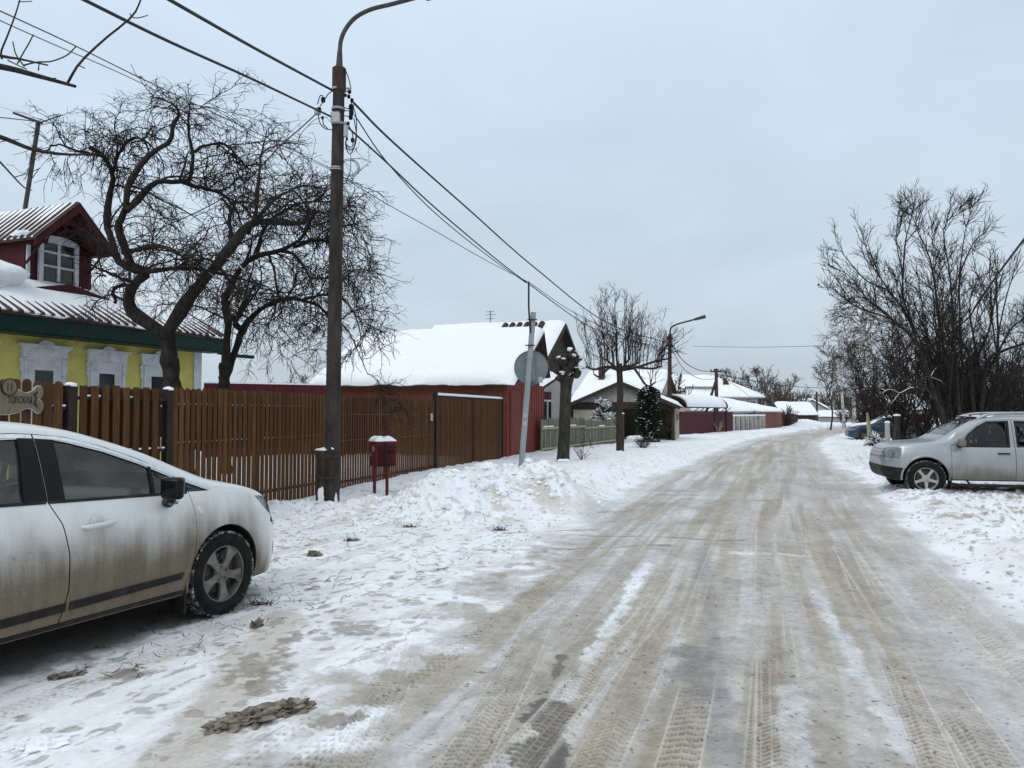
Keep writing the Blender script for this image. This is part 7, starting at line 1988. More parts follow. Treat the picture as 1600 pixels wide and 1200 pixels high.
def shoot_tree(name, label, cat, base, stems, seed, mat_t, mat_c, l1=(3.0, 0.35, 1.2), l2=(7, 0.2, 0.6), l3=(9, 0.08, 0.3), ang=(0.35, 0.9), trop=(0, 0, 0.06), wig=0.10,
               radii=(0.014, 0.0075, 0.0055), snowf=0.0, buds=False, group=None, t0=0.2, maxn=9000, sides=3, tip=0.6, snowparts=True):
    """upright bare tree or bush grown from given stems [(line, r0, r1)] in world points"""
    rng = np.random.RandomState(seed); org = (base[0], base[1], 0.0)
    root = thing(name, label, cat, org, group=group); tw = Wood(); cw = Wood(); sw = Wood()
    main = []; mr = []
    for (line, r0, r1) in stems:
        p = crom(line, 25); p[1:] += np.cumsum(rng.normal(size=(24, 3)) * 0.006 * np.linalg.norm(p[-1] - p[0]) / 5, 0)
        t = np.linspace(0, 1, 25); r = r0 * (1 - t) + r1 * t
        tw.add(p[None], r[None], 8); main.append(p); mr.append(r)
    main = np.array(main); mr = np.array(mr)
    p, d, idx, t = spawn(rng, main, l1[0], t0, 1.0, ang[0], ang[1], 0.3, maxn)
    L = rng.uniform(l1[1], l1[2], len(p)) * (1.15 - 0.55 * t); s1 = level(rng, p, d, L, 8, wig, trop)
    r1_ = taper(rng.uniform(0.7, 1.2, len(p)) * radii[0], radii[1] * 0.8, 8); cw.add(s1, r1_, 4)
    p, d, idx, t = spawn(rng, s1, l2[0], 0.12, 1.0, ang[0], ang[1], 0.2, maxn)
    L = rng.uniform(l2[1], l2[2], len(p)) * (1.1 - tip * t); s2 = level(rng, p, d, L, 5, wig * 1.2, trop)
    cw.add(s2, taper(rng.uniform(0.8, 1.2, len(p)) * radii[1], radii[2] * 0.85, 5), sides)
    if l3[0] > 0:
        p, d, idx, t = spawn(rng, s2, l3[0], 0.15, 1.0, ang[0], ang[1] + 0.2, 0.1, maxn)
        L = rng.uniform(l3[1], l3[2], len(p)); s3 = level(rng, p, d, L, 3, wig * 1.3, trop)
        cw.add(s3, taper(rng.uniform(0.8, 1.1, len(p)) * radii[2], radii[2] * 0.7, 3), 3)
    if snowf:
        branch_snow(rng, sw, main, mr, snowf, 0.7); branch_snow(rng, sw, s1, r1_, snowf * 0.7, 0.9)
    tr = tw.build('trunk', mat_t, root, org); cw.build('crown', mat_c, root, org)
    if sw.n: tag(sw.build('branch_snow', M_snow, tr, org), kind='stuff')
    if buds:
        mb = MB(); rr = random.Random(seed)
        for k in range(26):
            q = s2[rng.randint(len(s2))][-1] if len(s2) else s1[0][-1]
            mb.blob(Vector(q) - Vector(org), rr.uniform(0.02, 0.04), 1, 0.3, k)
        mb.build('dry_leaves', M_twig, root)
    return root

def fan_stems(rng, base, n, h, spread, r0, lean=0.0, bend=0.25):
    st = []
    for k in range(n):
        a = rng.uniform(0, 2 * np.pi); s = spread * math.sqrt(rng.uniform(0.05, 1)); hh = h * rng.uniform(0.7, 1.0)
        b = np.array([base[0] + rng.normal() * 0.12 * spread * 0.4, base[1] + rng.normal() * 0.12 * spread * 0.4, -0.1])
        tip = np.array([base[0] + s * math.cos(a) + lean, base[1] + s * math.sin(a), hh])
        m1 = b + (tip - b) * 0.35 - np.array([math.cos(a), math.sin(a), 0]) * s * bend * 0.5; m2 = b + (tip - b) * 0.7
        st.append(([tuple(b), tuple(m1), tuple(m2), tuple(tip)], r0 * rng.uniform(0.7, 1.1), r0 * 0.18))
    return st

def plant_trees():
    # ------- the two twisted apple trees
    A = [([(290, 745), (276, 640), (266, 580), (258, 522)], 0.175, 0.135),
         ([(258, 526), (232, 505), (206, 488), (197, 466), (205, 445), (225, 425, 0.1), (213, 418, 0.2), (188, 408, 0.3), (174, 378, 0.3), (164, 345, 0.4), (170, 310, 0.5), (176, 275, 0.5), (162, 246, 0.4), (140, 232, 0.3)], 0.120, 0.035),
         ([(176, 270, 0.5), (186, 238, 0.6), (210, 218, 0.6), (232, 222, 0.5), (236, 250, 0.5)], 0.035, 0.016),
         ([(160, 244, 0.4), (120, 236, 0.2), (88, 226, 0.0), (66, 236, -0.2)], 0.026, 0.010),
         ([(205, 412, 0.2), (190, 372, -0.1), (186, 352, -0.2), (198, 325, -0.3), (206, 286, -0.4), (236, 248, -0.5), (270, 224, -0.6), (276, 198, -0.7), (285, 180, -0.7), (266, 156, -0.8), (240, 146, -0.9)], 0.075, 0.016),
         ([(197, 330, -0.3), (222, 309, -0.1), (247, 286, 0.0), (280, 284, 0.2), (298, 280, 0.3), (305, 245, 0.4), (298, 215, 0.4), (299, 170, 0.3), (302, 140, 0.3)], 0.062, 0.014),
         ([(302, 145, 0.3), (325, 142, 0.4), (352, 150, 0.5), (372, 172, 0.5)], 0.014, 0.007), ([(301, 160, 0.3), (275, 148, 0.2), (240, 150, 0.0), (212, 165, 0)], 0.015, 0.007),
         ([(285, 285, 0.2), (310, 292, 0.5), (338, 300, 0.8), (360, 320, 1.0), (372, 350, 1.1)], 0.040, 0.014),
         ([(298, 240, 0.4), (320, 224, 0.7), (350, 222, 0.9), (368, 240, 1.0), (375, 275, 1.0)], 0.030, 0.010),
         ([(222, 425, 0.1), (262, 420, -0.3), (292, 421, -0.6), (330, 426, -0.7), (372, 432, -0.6)], 0.045, 0.014),
         ([(192, 395, 0.3), (230, 385, -0.4), (262, 392, -0.7), (300, 405, -0.9)], 0.040, 0.012),
         ([(205, 440), (180, 432, -0.3), (160, 425, -0.5), (140, 416, -0.6)], 0.035, 0.012), ([(196, 444), (176, 452, -0.3), (172, 476, -0.3)], 0.035, 0.028),
         ([(258, 525), (286, 482, -0.2), (312, 452, -0.3), (350, 414, -0.4), (372, 384, -0.4), (400, 352, -0.3), (436, 348, -0.2), (462, 352, 0.0), (486, 350, 0.2), (490, 330, 0.2)], 0.125, 0.030),
         ([(362, 396, -0.4), (354, 352, -0.6), (354, 325, -0.7), (345, 305, -0.8)], 0.048, 0.015),
         ([(388, 365, -0.3), (402, 335, -0.5), (408, 290, -0.6), (412, 240, -0.6), (420, 205, -0.6)], 0.045, 0.010),
         ([(405, 340, -0.4), (425, 318, -0.2), (450, 300, 0.1), (480, 290, 0.3), (520, 292, 0.5)], 0.035, 0.010)]
    apple_tree('twisted old apple tree nearest the maroon dormer, its trunk forking low', (278, 690), A, 13.6, 5, 1.02, ((170, 222, 0.4, 0.42, 110), (185, 245, 0.4, 0.35, 70), (290, 160, -0.2, 0.4, 70), (262, 158, -0.7, 0.3, 40), (350, 235, 0.9, 0.4, 80), (372, 262, 1.0, 0.35, 60), (255, 400, -0.5, 0.5, 60), (100, 235, 0.0, 0.35, 40), (420, 330, -0.3, 0.4, 50), (180, 420, -0.3, 0.35, 40)))
    B = [([(352, 740), (350, 660), (351, 600), (352, 570)], 0.115, 0.10),
         ([(351, 600), (352, 540), (357, 502), (350, 474), (358, 448), (378, 418), (402, 402), (440, 392), (470, 376), (488, 348), (492, 330)], 0.085, 0.022),
         ([(351, 590), (367, 548, 0.2), (380, 515, 0.3), (394, 495, 0.4), (420, 477, 0.5), (448, 467, 0.6), (475, 470, 0.6), (502, 480, 0.6), (520, 500, 0.6)], 0.080, 0.018),
         ([(378, 520, 0.3), (372, 505, 0.1), (380, 492, 0.0)], 0.06, 0.05),
         ([(440, 392), (462, 400, -0.3), (480, 425, -0.5), (490, 455, -0.6), (488, 490, -0.6)], 0.036, 0.010),
         ([(460, 385), (498, 376, 0.3), (522, 385, 0.6), (538, 412, 0.8), (545, 450, 0.9)], 0.034, 0.009),
         ([(395, 405), (408, 370, 0.4), (430, 340, 0.6), (470, 318, 0.8), (515, 315, 1.0), (540, 332, 1.2), (556, 362, 1.3)], 0.036, 0.008),
         ([(470, 470, 0.6), (510, 462, 0.9), (535, 470, 1.0), (555, 500, 1.1), (566, 540, 1.1)], 0.030, 0.008),
         ([(500, 352, 0.3), (525, 340, 0.6), (545, 346, 0.8), (556, 372, 0.9)], 0.022, 0.007),
         ([(360, 440), (340, 415, 0.4), (318, 405, 0.6), (300, 420, 0.8), (290, 450, 0.8)], 0.034, 0.010),
         ([(420, 398), (428, 430, -0.5), (432, 462, -0.7), (425, 500, -0.8)], 0.026, 0.009),
         ([(500, 480, 0.6), (535, 512, 0.4), (556, 545, 0.3), (575, 585, 0.2)], 0.020, 0.007)]
    apple_tree('twisted old apple tree whose drooping branches reach past the lamp post', (352, 690), B, 14.6, 8, 1.05, ((480, 300, 0.6, 0.5, 90), (540, 345, 0.8, 0.5, 80), (500, 400, 0.4, 0.5, 90), (555, 440, 0.8, 0.5, 80), (440, 330, 0.5, 0.45, 70), (470, 460, -0.3, 0.5, 80), (415, 500, -0.6, 0.45, 60), (560, 520, 0.8, 0.5, 70), (340, 430, 0.6, 0.5, 60), (500, 520, 0.4, 0.5, 70), (440, 540, 0.5, 0.4, 40)))

    # ------- branch reaching in at the upper left
    Y = 6.0; rng = np.random.RandomState(3)
    org = (-6.4, 6.2, 0.0); root = thing('garden_tree', 'tree outside the frame whose bare branches reach in at the upper left corner', 'tree', org)
    tw = Wood(); cw = Wood()
    tw.poly([(-6.4, 6.2, -0.1), (-6.35, 6.2, 1.5), (-6.3, 6.15, 3.0), (-6.1, 6.1, 4.6), (-6.0, 6.1, 6.0)], 0.15, 0.06, 24, 10)
    f = px([(-230, 160), (-120, 85), (0, 104), (60, 119), (118, 135)], Y); tw.poly([(-6.33, 6.15, 2.7)] + f, 0.045, 0.012, 30, 8)
    g_ = px([(-160, 190), (-60, 200), (0, 214), (50, 233), (100, 241), (152, 241)], Y); tw.poly([(-6.35, 6.2, 2.4)] + g_, 0.030, 0.007, 30, 8)
    for (l, r0, r1) in (([(105, 131), (125, 98), (165, 60), (205, 27), (219, 2), (224, -20)], 0.011, 0.006), ([(-180, 110), (-100, 62), (0, 87), (30, 92), (75, 102)], 0.020, 0.006), ([(3, 92), (2, 80), (12, 55), (25, 20), (33, -8)], 0.009, 0.005),
                         ([(27, 100), (35, 85), (45, 68), (52, 54)], 0.006, 0.005), ([(37, 102), (58, 97), (80, 96), (105, 86), (119, 72)], 0.007, 0.005), ([(38, 104), (25, 85), (20, 65)], 0.006, 0.005), ([(203, 26), (215, 28), (231, 24)], 0.005, 0.004),
                         ([(206, 27), (203, 21)], 0.004, 0.004), ([(185, 46), (187, 41)], 0.006, 0.005), ([(123, 102), (133, 107)], 0.005, 0.004), ([(60, 110), (61, 100)], 0.006, 0.004), ([(28, 3), (50, 2)], 0.004, 0.004), ([(75, 123), (88, 122)], 0.005, 0.004),
                         ([(-60, 190), (0, 253), (22, 277), (38, 293), (50, 297)], 0.009, 0.004), ([(22, 277), (45, 270), (62, 263)], 0.004, 0.003), ([(0, 222), (15, 219), (30, 218)], 0.004, 0.003), ([(12, 94), (32, 104), (42, 108)], 0.005, 0.004)):
        p = crom(px(l, Y), 13)[None]; t = np.linspace(0, 1, 13)[None]; cw.add(p, r0 * (1 - t) + r1 * t, 6)
    tw.build('trunk', M_bark, root, org); cw.build('crown', M_greybark, root, org)

    # ------- pollarded trunk with knobbly head
    c = G(880, 725); Yp = 24.3; X = (880 - 800) / FPX * Yp
    root = thing('pollard_tree', 'thick pollarded trunk with knobbly snow flecked head before the grey green fence', 'tree', (X, Yp, 0))
    mb = MB()
    pts = crom([(-0.03, 0, -0.2), (0.0, 0, 0.3), (0.04, 0, 1.2), (0.08, 0, 2.2), (0.12, 0, 2.75)], 24); rr = crom_at([0, 3, 10, 18, 23], [0.27, 0.22, 0.185, 0.18, 0.23], np.arange(24))
    mb.tube(pts, list(rr), 14)
    rng = random.Random(6)
    for k in range(26):
        a = rng.uniform(0, 6.28); z = rng.uniform(2.65, 3.45); q = rng.uniform(0.12, 0.30); mb.blob((0.12 + q * math.cos(a), q * math.sin(a) * 0.8, z), rng.uniform(0.07, 0.16), 2, 0.5, k)
    for k in range(22):
        a = rng.uniform(0, 6.28); z = rng.uniform(2.75, 3.45); q = 0.2; d = Vector((math.cos(a), math.sin(a), rng.uniform(-0.1, 0.9))).normalized(); p = Vector((0.12 + q * math.cos(a), q * math.sin(a), z)); l = rng.uniform(0.12, 0.36)
        mb.tube([p, p + d * l * 0.6, p + d * l + Vector((0, 0, 0.03))], [0.055, 0.045, 0.04], 7)
    tr = mb.build('trunk', M_greybark, root, smooth=60)
    s = MB()
    for k in range(20):
        a = rng.uniform(0, 6.28); q = rng.uniform(0.08, 0.36); s.blob((0.12 + q * math.cos(a), q * math.sin(a) - 0.08, rng.uniform(2.75, 3.62)), (rng.uniform(0.05, 0.11), rng.uniform(0.05, 0.10), rng.uniform(0.02, 0.06)), 2, 0.4, k)
    s.blob((-0.02, -0.22, 0.12), (0.2, 0.08, 0.06), 2, 0.4, 3); s.build('snow_flecks', M_snow, tr, smooth=60)

    # ------- lime with upright shoots
    Yl = 30.5; b = (968 - 800) / FPX * Yl; rng = np.random.RandomState(12)
    stems = [([(b, Yl, -0.1), (b - 0.02, Yl, 1.2), (b + 0.02, Yl, 2.4), (b - 0.02, Yl, 3.6)], 0.14, 0.12)]
    heads = []
    for (u, v, dy) in ((916, 573, -0.3), (928, 585, 0.6), (1034, 572, 0.4), (1024, 598, -0.6), (1000, 566, 1.1), (945, 560, -1.0), (985, 560, 0.0), (962, 555, 0.3), (1044, 560, 0.6)):
        q = P(u, v, Yl + dy); stems.append(([(b, Yl, 3.3), (b + (q.x - b) * 0.35, Yl + dy * 0.4, 3.45), (b + (q.x - b) * 0.75, Yl + dy * 0.8, q.z - 0.1), (q.x, q.y, q.z)], 0.065, 0.030)); heads.append((q.x, q.y, q.z))
    main = [crom(l, 25) for l, _, _ in stems[1:]]
    for k in range(105):
        m = main[rng.randint(len(main))]; p = m[rng.randint(8, 25)]; rx = (p[0] - b)
        ln = rng.uniform(0.9, 3.5) * max(0.3, 1 - 0.30 * abs(rx)); stems.append(([tuple(p), (p[0] + rx * 0.03, p[1] + rng.normal() * 0.1, p[2] + ln * 0.35), (p[0] + rx * 0.17 + rng.normal() * 0.08, p[1] + rng.normal() * 0.2, p[2] + ln * 0.7), (p[0] + rx * 0.30 + rng.normal() * 0.15, p[1] + rng.normal() * 0.25, p[2] + ln)], 0.013, 0.004))
    shoot_tree('lime_tree', 'bare pollarded lime with a fan of upright shoots before the carport', 'tree', (b, Yl), stems, 13, M_limebark, M_twig, l1=(3.2, 0.25, 1.0), l2=(5, 0.12, 0.45), l3=(0, 0, 0), ang=(0.35, 0.8), trop=(0, 0, 0.02), radii=(0.0075, 0.006, 0.0048), t0=0.12)
    # stake beside it
    st = G(973, 711); root = thing('tree_stake', 'thin stake beside the trunk of the bare lime', 'stake', (st.x, 29.6, 0)); mb = MB(); mb.tube([(0, 0, -0.2), (0.03, 0, 0.8), (0.02, 0, 1.6)], 0.035, 7); mb.build('shaft', M_darkwood, root, smooth=60); mb = MB(); mb.blob((0.02, 0, 1.6), (0.05, 0.05, 0.03), 2, 0.2, 1); mb.build('snow_cap', M_snow, root, smooth=60)

    # ------- right-hand bushes and trees
    def rz(zx, zy): return (1283 + zx / 3.2, 290 + zy / 3.076)
    def st(zs, dy, Y, r0, r1):
        l = []
        for k, (zx, zy) in enumerate(zs):
            u, v = rz(zx, zy); q = P(u, v, Y + dy * k / max(1, len(zs) - 1)); l.append((q.x, q.y, max(q.z, -0.1)))
        return (l, r0, r1)
    Y = 25.0
    S = [st([(640, 1215), (500, 800), (350, 640), (250, 560), (150, 440), (40, 385)], -1.5, Y, 0.045, 0.007), st([(630, 1215), (450, 690), (330, 500), (250, 370), (195, 190)], 0.8, Y, 0.045, 0.007),
         st([(640, 1215), (560, 900), (425, 600), (405, 440), (375, 250), (395, 70)], 0.4, Y, 0.045, 0.007), st([(408, 450), (420, 260), (445, 160), (462, 60)], 0.3, Y, 0.03, 0.008),
         st([(660, 1215), (640, 1000), (580, 560), (540, 350), (480, 220), (470, 140)], 1.2, Y, 0.045, 0.007), st([(690, 1215), (690, 1000), (662, 600), (640, 400), (612, 210), (690, 95)], -0.6, Y, 0.045, 0.007),
         st([(690, 1215), (700, 900), (690, 600), (692, 400), (720, 210), (760, 90)], 1.5, Y, 0.042, 0.007), st([(692, 420), (760, 280), (832, 215)], 0.8, Y, 0.03, 0.008), st([(350, 640), (200, 590), (120, 540), (45, 480)], -1.0, Y, 0.03, 0.008),
         st([(330, 500), (220, 450), (120, 340), (90, 300)], 0.6, Y, 0.03, 0.008), st([(470, 745), (300, 600), (180, 540), (60, 580)], -0.8, Y, 0.035, 0.008)]
    S += fan_stems(np.random.RandomState(91), (14.3, Y + 0.5), 9, 7.6, 2.2, 0.04)
    shoot_tree('thicket_tree', 'tall many stemmed bare tree rising behind the bonnet of the silver off-roader', 'tree', (S[0][0][0][0], Y), S, 21, M_bark, M_twig, l1=(5.0, 0.5, 1.6), l2=(6.5, 0.2, 0.8), l3=(6, 0.08, 0.30), ang=(0.3, 0.7), trop=(0, 0, 0.06), radii=(0.011, 0.0075, 0.0058), buds=True, t0=0.15, snowf=0.10, maxn=14000)
    S = [st([(770, 1215), (740, 850), (690, 740)], -0.5, Y + 1, 0.07, 0.03), st([(790, 1215), (830, 870), (900, 800), (1015, 760), (1120, 720)], -1.5, Y + 1, 0.08, 0.015), st([(780, 1215), (760, 900), (830, 700), (850, 560), (900, 420)], 1.0, Y + 1, 0.06, 0.01),
         st([(800, 1215), (860, 960), (980, 900), (1080, 870)], 0.8, Y + 1, 0.06, 0.01), st([(790, 1215), (800, 950), (760, 720), (740, 560), (790, 420)], 0.5, Y + 1, 0.06, 0.01), st([(860, 860), (940, 700), (1010, 640), (1060, 560)], 0.5, Y + 1, 0.04, 0.01)]
    S += fan_stems(np.random.RandomState(92), (16.2, Y + 1.5), 8, 6.4, 2.2, 0.04)
    shoot_tree('thicket_tree', 'spreading bare tree leaning right above the roof rails of the silver off-roader', 'tree', (S[0][0][0][0], Y + 1), S, 22, M_bark, M_twig, l1=(5.0, 0.5, 1.7), l2=(6.5, 0.2, 0.8), l3=(6, 0.08, 0.30), ang=(0.35, 0.85), trop=(0, 0, 0.04), radii=(0.011, 0.0075, 0.0058), t0=0.12, snowf=0.08, maxn=14000)
    S = [st([(872, 1215), (880, 900), (878, 700), (872, 500), (880, 330)], 0.3, 28, 0.07, 0.008), st([(878, 800), (850, 600), (845, 420), (850, 310)], 0.5, 28, 0.03, 0.008), st([(878, 760), (920, 560), (960, 430), (985, 350)], -0.5, 28, 0.03, 0.008)]
    shoot_tree('slender_tree', 'slender upright bare tree at the right edge, crossed by the thick black cable', 'tree', (S[0][0][0][0], 28), S, 23, M_bark, M_twig, l1=(3.5, 0.4, 1.5), l2=(5, 0.2, 0.6), l3=(3, 0.08, 0.25), ang=(0.3, 0.6), trop=(0, 0, 0.07), radii=(0.014, 0.009, 0.0075), t0=0.2)
    # snowy boughs in front of the thicket
    S = [st([(620, 1215), (600, 1080), (520, 970), (440, 940), (360, 870), (300, 795)], -1.0, Y - 1.0, 0.06, 0.015), st([(520, 975), (450, 975), (395, 998), (345, 980), (300, 1002), (262, 1018)], -0.5, Y - 1.6, 0.035, 0.012), st([(470, 955), (520, 920), (570, 930), (640, 960)], 0.3, Y - 1.4, 0.03, 0.01)]
    shoot_tree('snowy_bough_tree', 'low crooked tree with snow lined boughs between the concrete posts and the off-roader', 'tree', (S[0][0][0][0], Y - 1), S, 24, M_bark, M_twig, l1=(2.5, 0.3, 1.0), l2=(5, 0.15, 0.5), l3=(4, 0.06, 0.2), ang=(0.4, 1.0), trop=(0, 0, -0.03), radii=(0.012, 0.008, 0.006), snowf=0.95, t0=0.25)
    # dark drooping mass left of the thicket
    rg = np.random.RandomState(30)
    for k, (u, Yd, h, sp, n, lab) in enumerate(((1405, 36, 5.6, 2.3, 9, 'dark drooping tree behind the concrete posts'), (1365, 44, 6.2, 2.2, 7, 'dense dark tree rising behind the dark blue saloon'), (1440, 33, 4.6, 2.0, 9, 'dense bush crowded below the tall many stemmed tree'),
                                                (1500, 33, 4.3, 2.4, 10, 'dark bush seen over the bonnet of the silver off-roader'), (1560, 34, 4.4, 2.6, 10, 'dark bush seen over the windscreen of the silver off-roader'), (1615, 31, 4.8, 2.4, 9, 'dark bush at the right edge above the silver off-roader'))):
        x = (u - 800) / FPX * Yd
        shoot_tree('thicket_bush', lab, 'bush', (x, Yd), fan_stems(rg, (x, Yd), n, h, sp, 0.06), 31 + k, M_bark, M_twig, l1=(4.0, 0.6, 1.8), l2=(5.5, 0.3, 0.9), l3=(4.5, 0.12, 0.4), ang=(0.35, 0.95), trop=(0, 0, -0.03 if k < 2 else 0.03), radii=(0.016, 0.012, 0.0095), t0=0.08, maxn=7000, group='bushes of the right hand thicket')
    # birches
    for k, (u, Yb, h, lean, lab) in enumerate(((1375, 52, 9.0, -1.6, 'white trunked birch with hanging twigs left of the thicket'), (1334, 64, 9.5, -0.8, 'slimmer birch with hanging twigs beyond the white trunked one'), (1318, 82, 10.5, -0.5, 'farthest birch with hanging twigs, nearest the thin young tree'), (1400, 46, 9.0, -1.8, 'birch half hidden by the thicket, leaning left over the concrete posts'))):
        x = (u - 800) / FPX * Yb
        S = [([(x, Yb, -0.1), (x - 0.1, Yb, h * 0.35), (x + lean * 0.4, Yb, h * 0.7), (x + lean, Yb, h)], 0.20, 0.02)]
        rb = np.random.RandomState(40 + k)
        for j in range(12):
            t = rb.uniform(0.3, 0.9); a = rb.uniform(0, 6.28); l = rb.uniform(1.4, 3.0) * (1.1 - 0.5 * t); p0 = np.array(crom(S[0][0], 101)[int(t * 100)])
            S.append(([tuple(p0), tuple(p0 + np.array([math.cos(a), math.sin(a), 0.8]) * l * 0.4), tuple(p0 + np.array([math.cos(a) * 0.9, math.sin(a) * 0.9, 0.9]) * l * 0.75), tuple(p0 + np.array([math.cos(a) * 1.15, math.sin(a) * 1.15, 0.45]) * l)], 0.05, 0.012))
        shoot_tree('birch', lab, 'tree', (x, Yb), S, 41 + k, M_birch, M_twigbrown, l1=(3.4, 0.7, 2.0), l2=(5, 0.4, 1.3), l3=(0, 0, 0), ang=(0.5, 1.1), trop=(0, 0, -0.16), radii=(0.020, 0.014, 0.011), t0=0.3, group='birches right of the road')
    x = (1297 - 800) / FPX * 74; S = [([(x, 74, -0.1), (x + 0.2, 74, 1.8), (x - 0.05, 74, 3.4), (x + 0.25, 74, 5.0), (x + 0.4, 74, 8.2)], 0.09, 0.02)]; rq = np.random.RandomState(5)
    for j in range(7): S.append(([(x + 0.1, 74, 2.0 + j * 0.6), (x + rq.normal() * 0.5, 74 + rq.normal() * 0.4, 3.4 + j * 0.6), (x + rq.normal() * 0.9, 74 + rq.normal() * 0.8, 4.4 + j * 0.6), (x + rq.normal() * 1.2, 74 + rq.normal(), 5.2 + j * 0.6)], 0.04, 0.012))
    shoot_tree('young_tree', 'thin young tree standing alone at the bend beside the far pole', 'tree', (x, 74), S, 45, M_bark, M_fartwig, l1=(2.6, 0.6, 1.6), l2=(4, 0.3, 0.9), l3=(0, 0, 0), ang=(0.4, 0.9), trop=(0, 0, 0.02), radii=(0.024, 0.017, 0.014), t0=0.3)

    # ------- trees beyond the houses: two kinds copied about
    def far_kind(seed, h, sp, mat, lab, n, loc, trop=0.02):
        rr = np.random.RandomState(seed); S = [([(0, 0, -0.2), (0.05, 0, h * 0.2), (0, 0.05, h * 0.4)], h * 0.022, h * 0.016)]
        for j in range(n):
            a = rr.uniform(0, 6.28); s = sp * math.sqrt(rr.uniform(0.1, 1)); hh = h * rr.uniform(0.62, 1.0)
            S.append(([(0, 0, h * 0.16), (s * 0.35 * math.cos(a), s * 0.35 * math.sin(a), h * 0.42), (s * 0.8 * math.cos(a), s * 0.8 * math.sin(a), hh * 0.8), (s * math.cos(a), s * math.sin(a), hh)], h * 0.014, h * 0.003))
        return shoot_tree('far_tree', lab, 'tree', (0, 0), S, seed, mat, mat, l1=(2.6, h * 0.10, h * 0.24), l2=(2.6, h * 0.05, h * 0.13), l3=(0, 0, 0), ang=(0.4, 1.0), trop=(0, 0, trop), radii=(0.045, 0.034, 0.028), t0=0.22, group='trees beyond the houses')
    kinds = [far_kind(60, 9.0, 4.2, M_fartwig, '', 11, None), far_kind(61, 7.0, 3.2, M_twigbrown, '', 12, None, 0.0)]
    spots = [(1163, 128, 0, 1.02, 'pale grey bare tree behind the ridge of the hipped house'), (1188, 132, 0, 1.05, 'pale grey bare tree just right of the hipped house'), (1212, 124, 0, 1.0, 'tall pale grey bare tree between the hipped house and the cottage'),
             (1140, 136, 0, 0.95, 'pale grey bare tree half hidden by the hipped house roof'), (1208, 112, 1, 0.85, 'low dark brown tree in front of the pale ones near the garage wing'), (1230, 116, 1, 0.95, 'dark brown bare tree directly above the cottage roof'), (1243, 150, 1, 1.0, 'small brown tree far behind the cottage'),
             (1262, 165, 1, 0.95, 'small brown tree behind the distant pointed roof'), (1290, 160, 1, 1.0, 'small brown tree over the long grey shed'), (1312, 140, 1, 1.0, 'brown tree at the right end of the long grey shed'), (1332, 120, 1, 1.0, 'brown tree beside the birches at the bend'), (1050, 80, 1, 0.95, 'brown bare tree behind the slim rusty lamp post'),
             (1350, 95, 1, 1.0, 'brown tree behind the hanging birch twigs'), (1386, 85, 1, 1.0, 'brown tree behind the white trunked birch'), (398, 60, 1, 0.62, 'faint brown tree far behind the apple trees'), (440, 66, 0, 0.55, 'faint grey tree far behind the apple trees'),
             (1430, 75, 1, 1.0, 'brown tree glimpsed through the thicket over the cottage'), (1500, 70, 0, 0.75, 'grey tree glimpsed through the thicket behind the off-roader'), (1570, 66, 0, 0.75, 'grey tree glimpsed through the thicket at the far right')]
    used = [False, False]; rr = random.Random(4)
    for (u, Yf, k, sc_, lab) in spots:
        o = kinds[k] if not used[k] else copy_tree(kinds[k]); used[k] = True
        o.location = ((u - 800) / FPX * Yf, Yf, -0.1); o.scale = (sc_, sc_, sc_); o.rotation_euler = (0, 0, rr.uniform(0, 6.28)); o['label'] = lab
    # distant woods that read as one mass
    rw = np.random.RandomState(70); Wd = Wood(); cnt = 3200
    yy = rw.uniform(215, 300, cnt); xx = rw.uniform(-0.85, 1.25, cnt) * yy; hh = rw.uniform(4, 8.5, cnt) * (0.72 + 0.4 * vnoise(xx * 0.03, yy * 0.02, 3))
    pts = np.zeros((cnt, 4, 3)); 
    for k in range(4): pts[:, k, 0] = xx + rw.normal(size=cnt) * 0.4 * k; pts[:, k, 1] = yy; pts[:, k, 2] = hh * k / 3 - 0.2
    Wd.add(pts, np.repeat(np.array([[0.14, 0.11, 0.07, 0.03]]), cnt, 0), 3)
    p, d, idx, t = spawn(rw, pts, 1.5, 0.15, 1.0, 0.5, 1.1, 0.4, 19000); s = level(rw, p, d, rw.uniform(0.8, 2.6, len(p)), 3, 0.2, (0, 0, 0.03)); Wd.add(s, taper(np.full(len(p), 0.07), 0.04, 3), 3)
    o = Wd.build('far_woods', M_fartwig, None, (0, 0, 0)); tag(o, 'distant bare woods along the horizon', 'woods', kind='stuff')

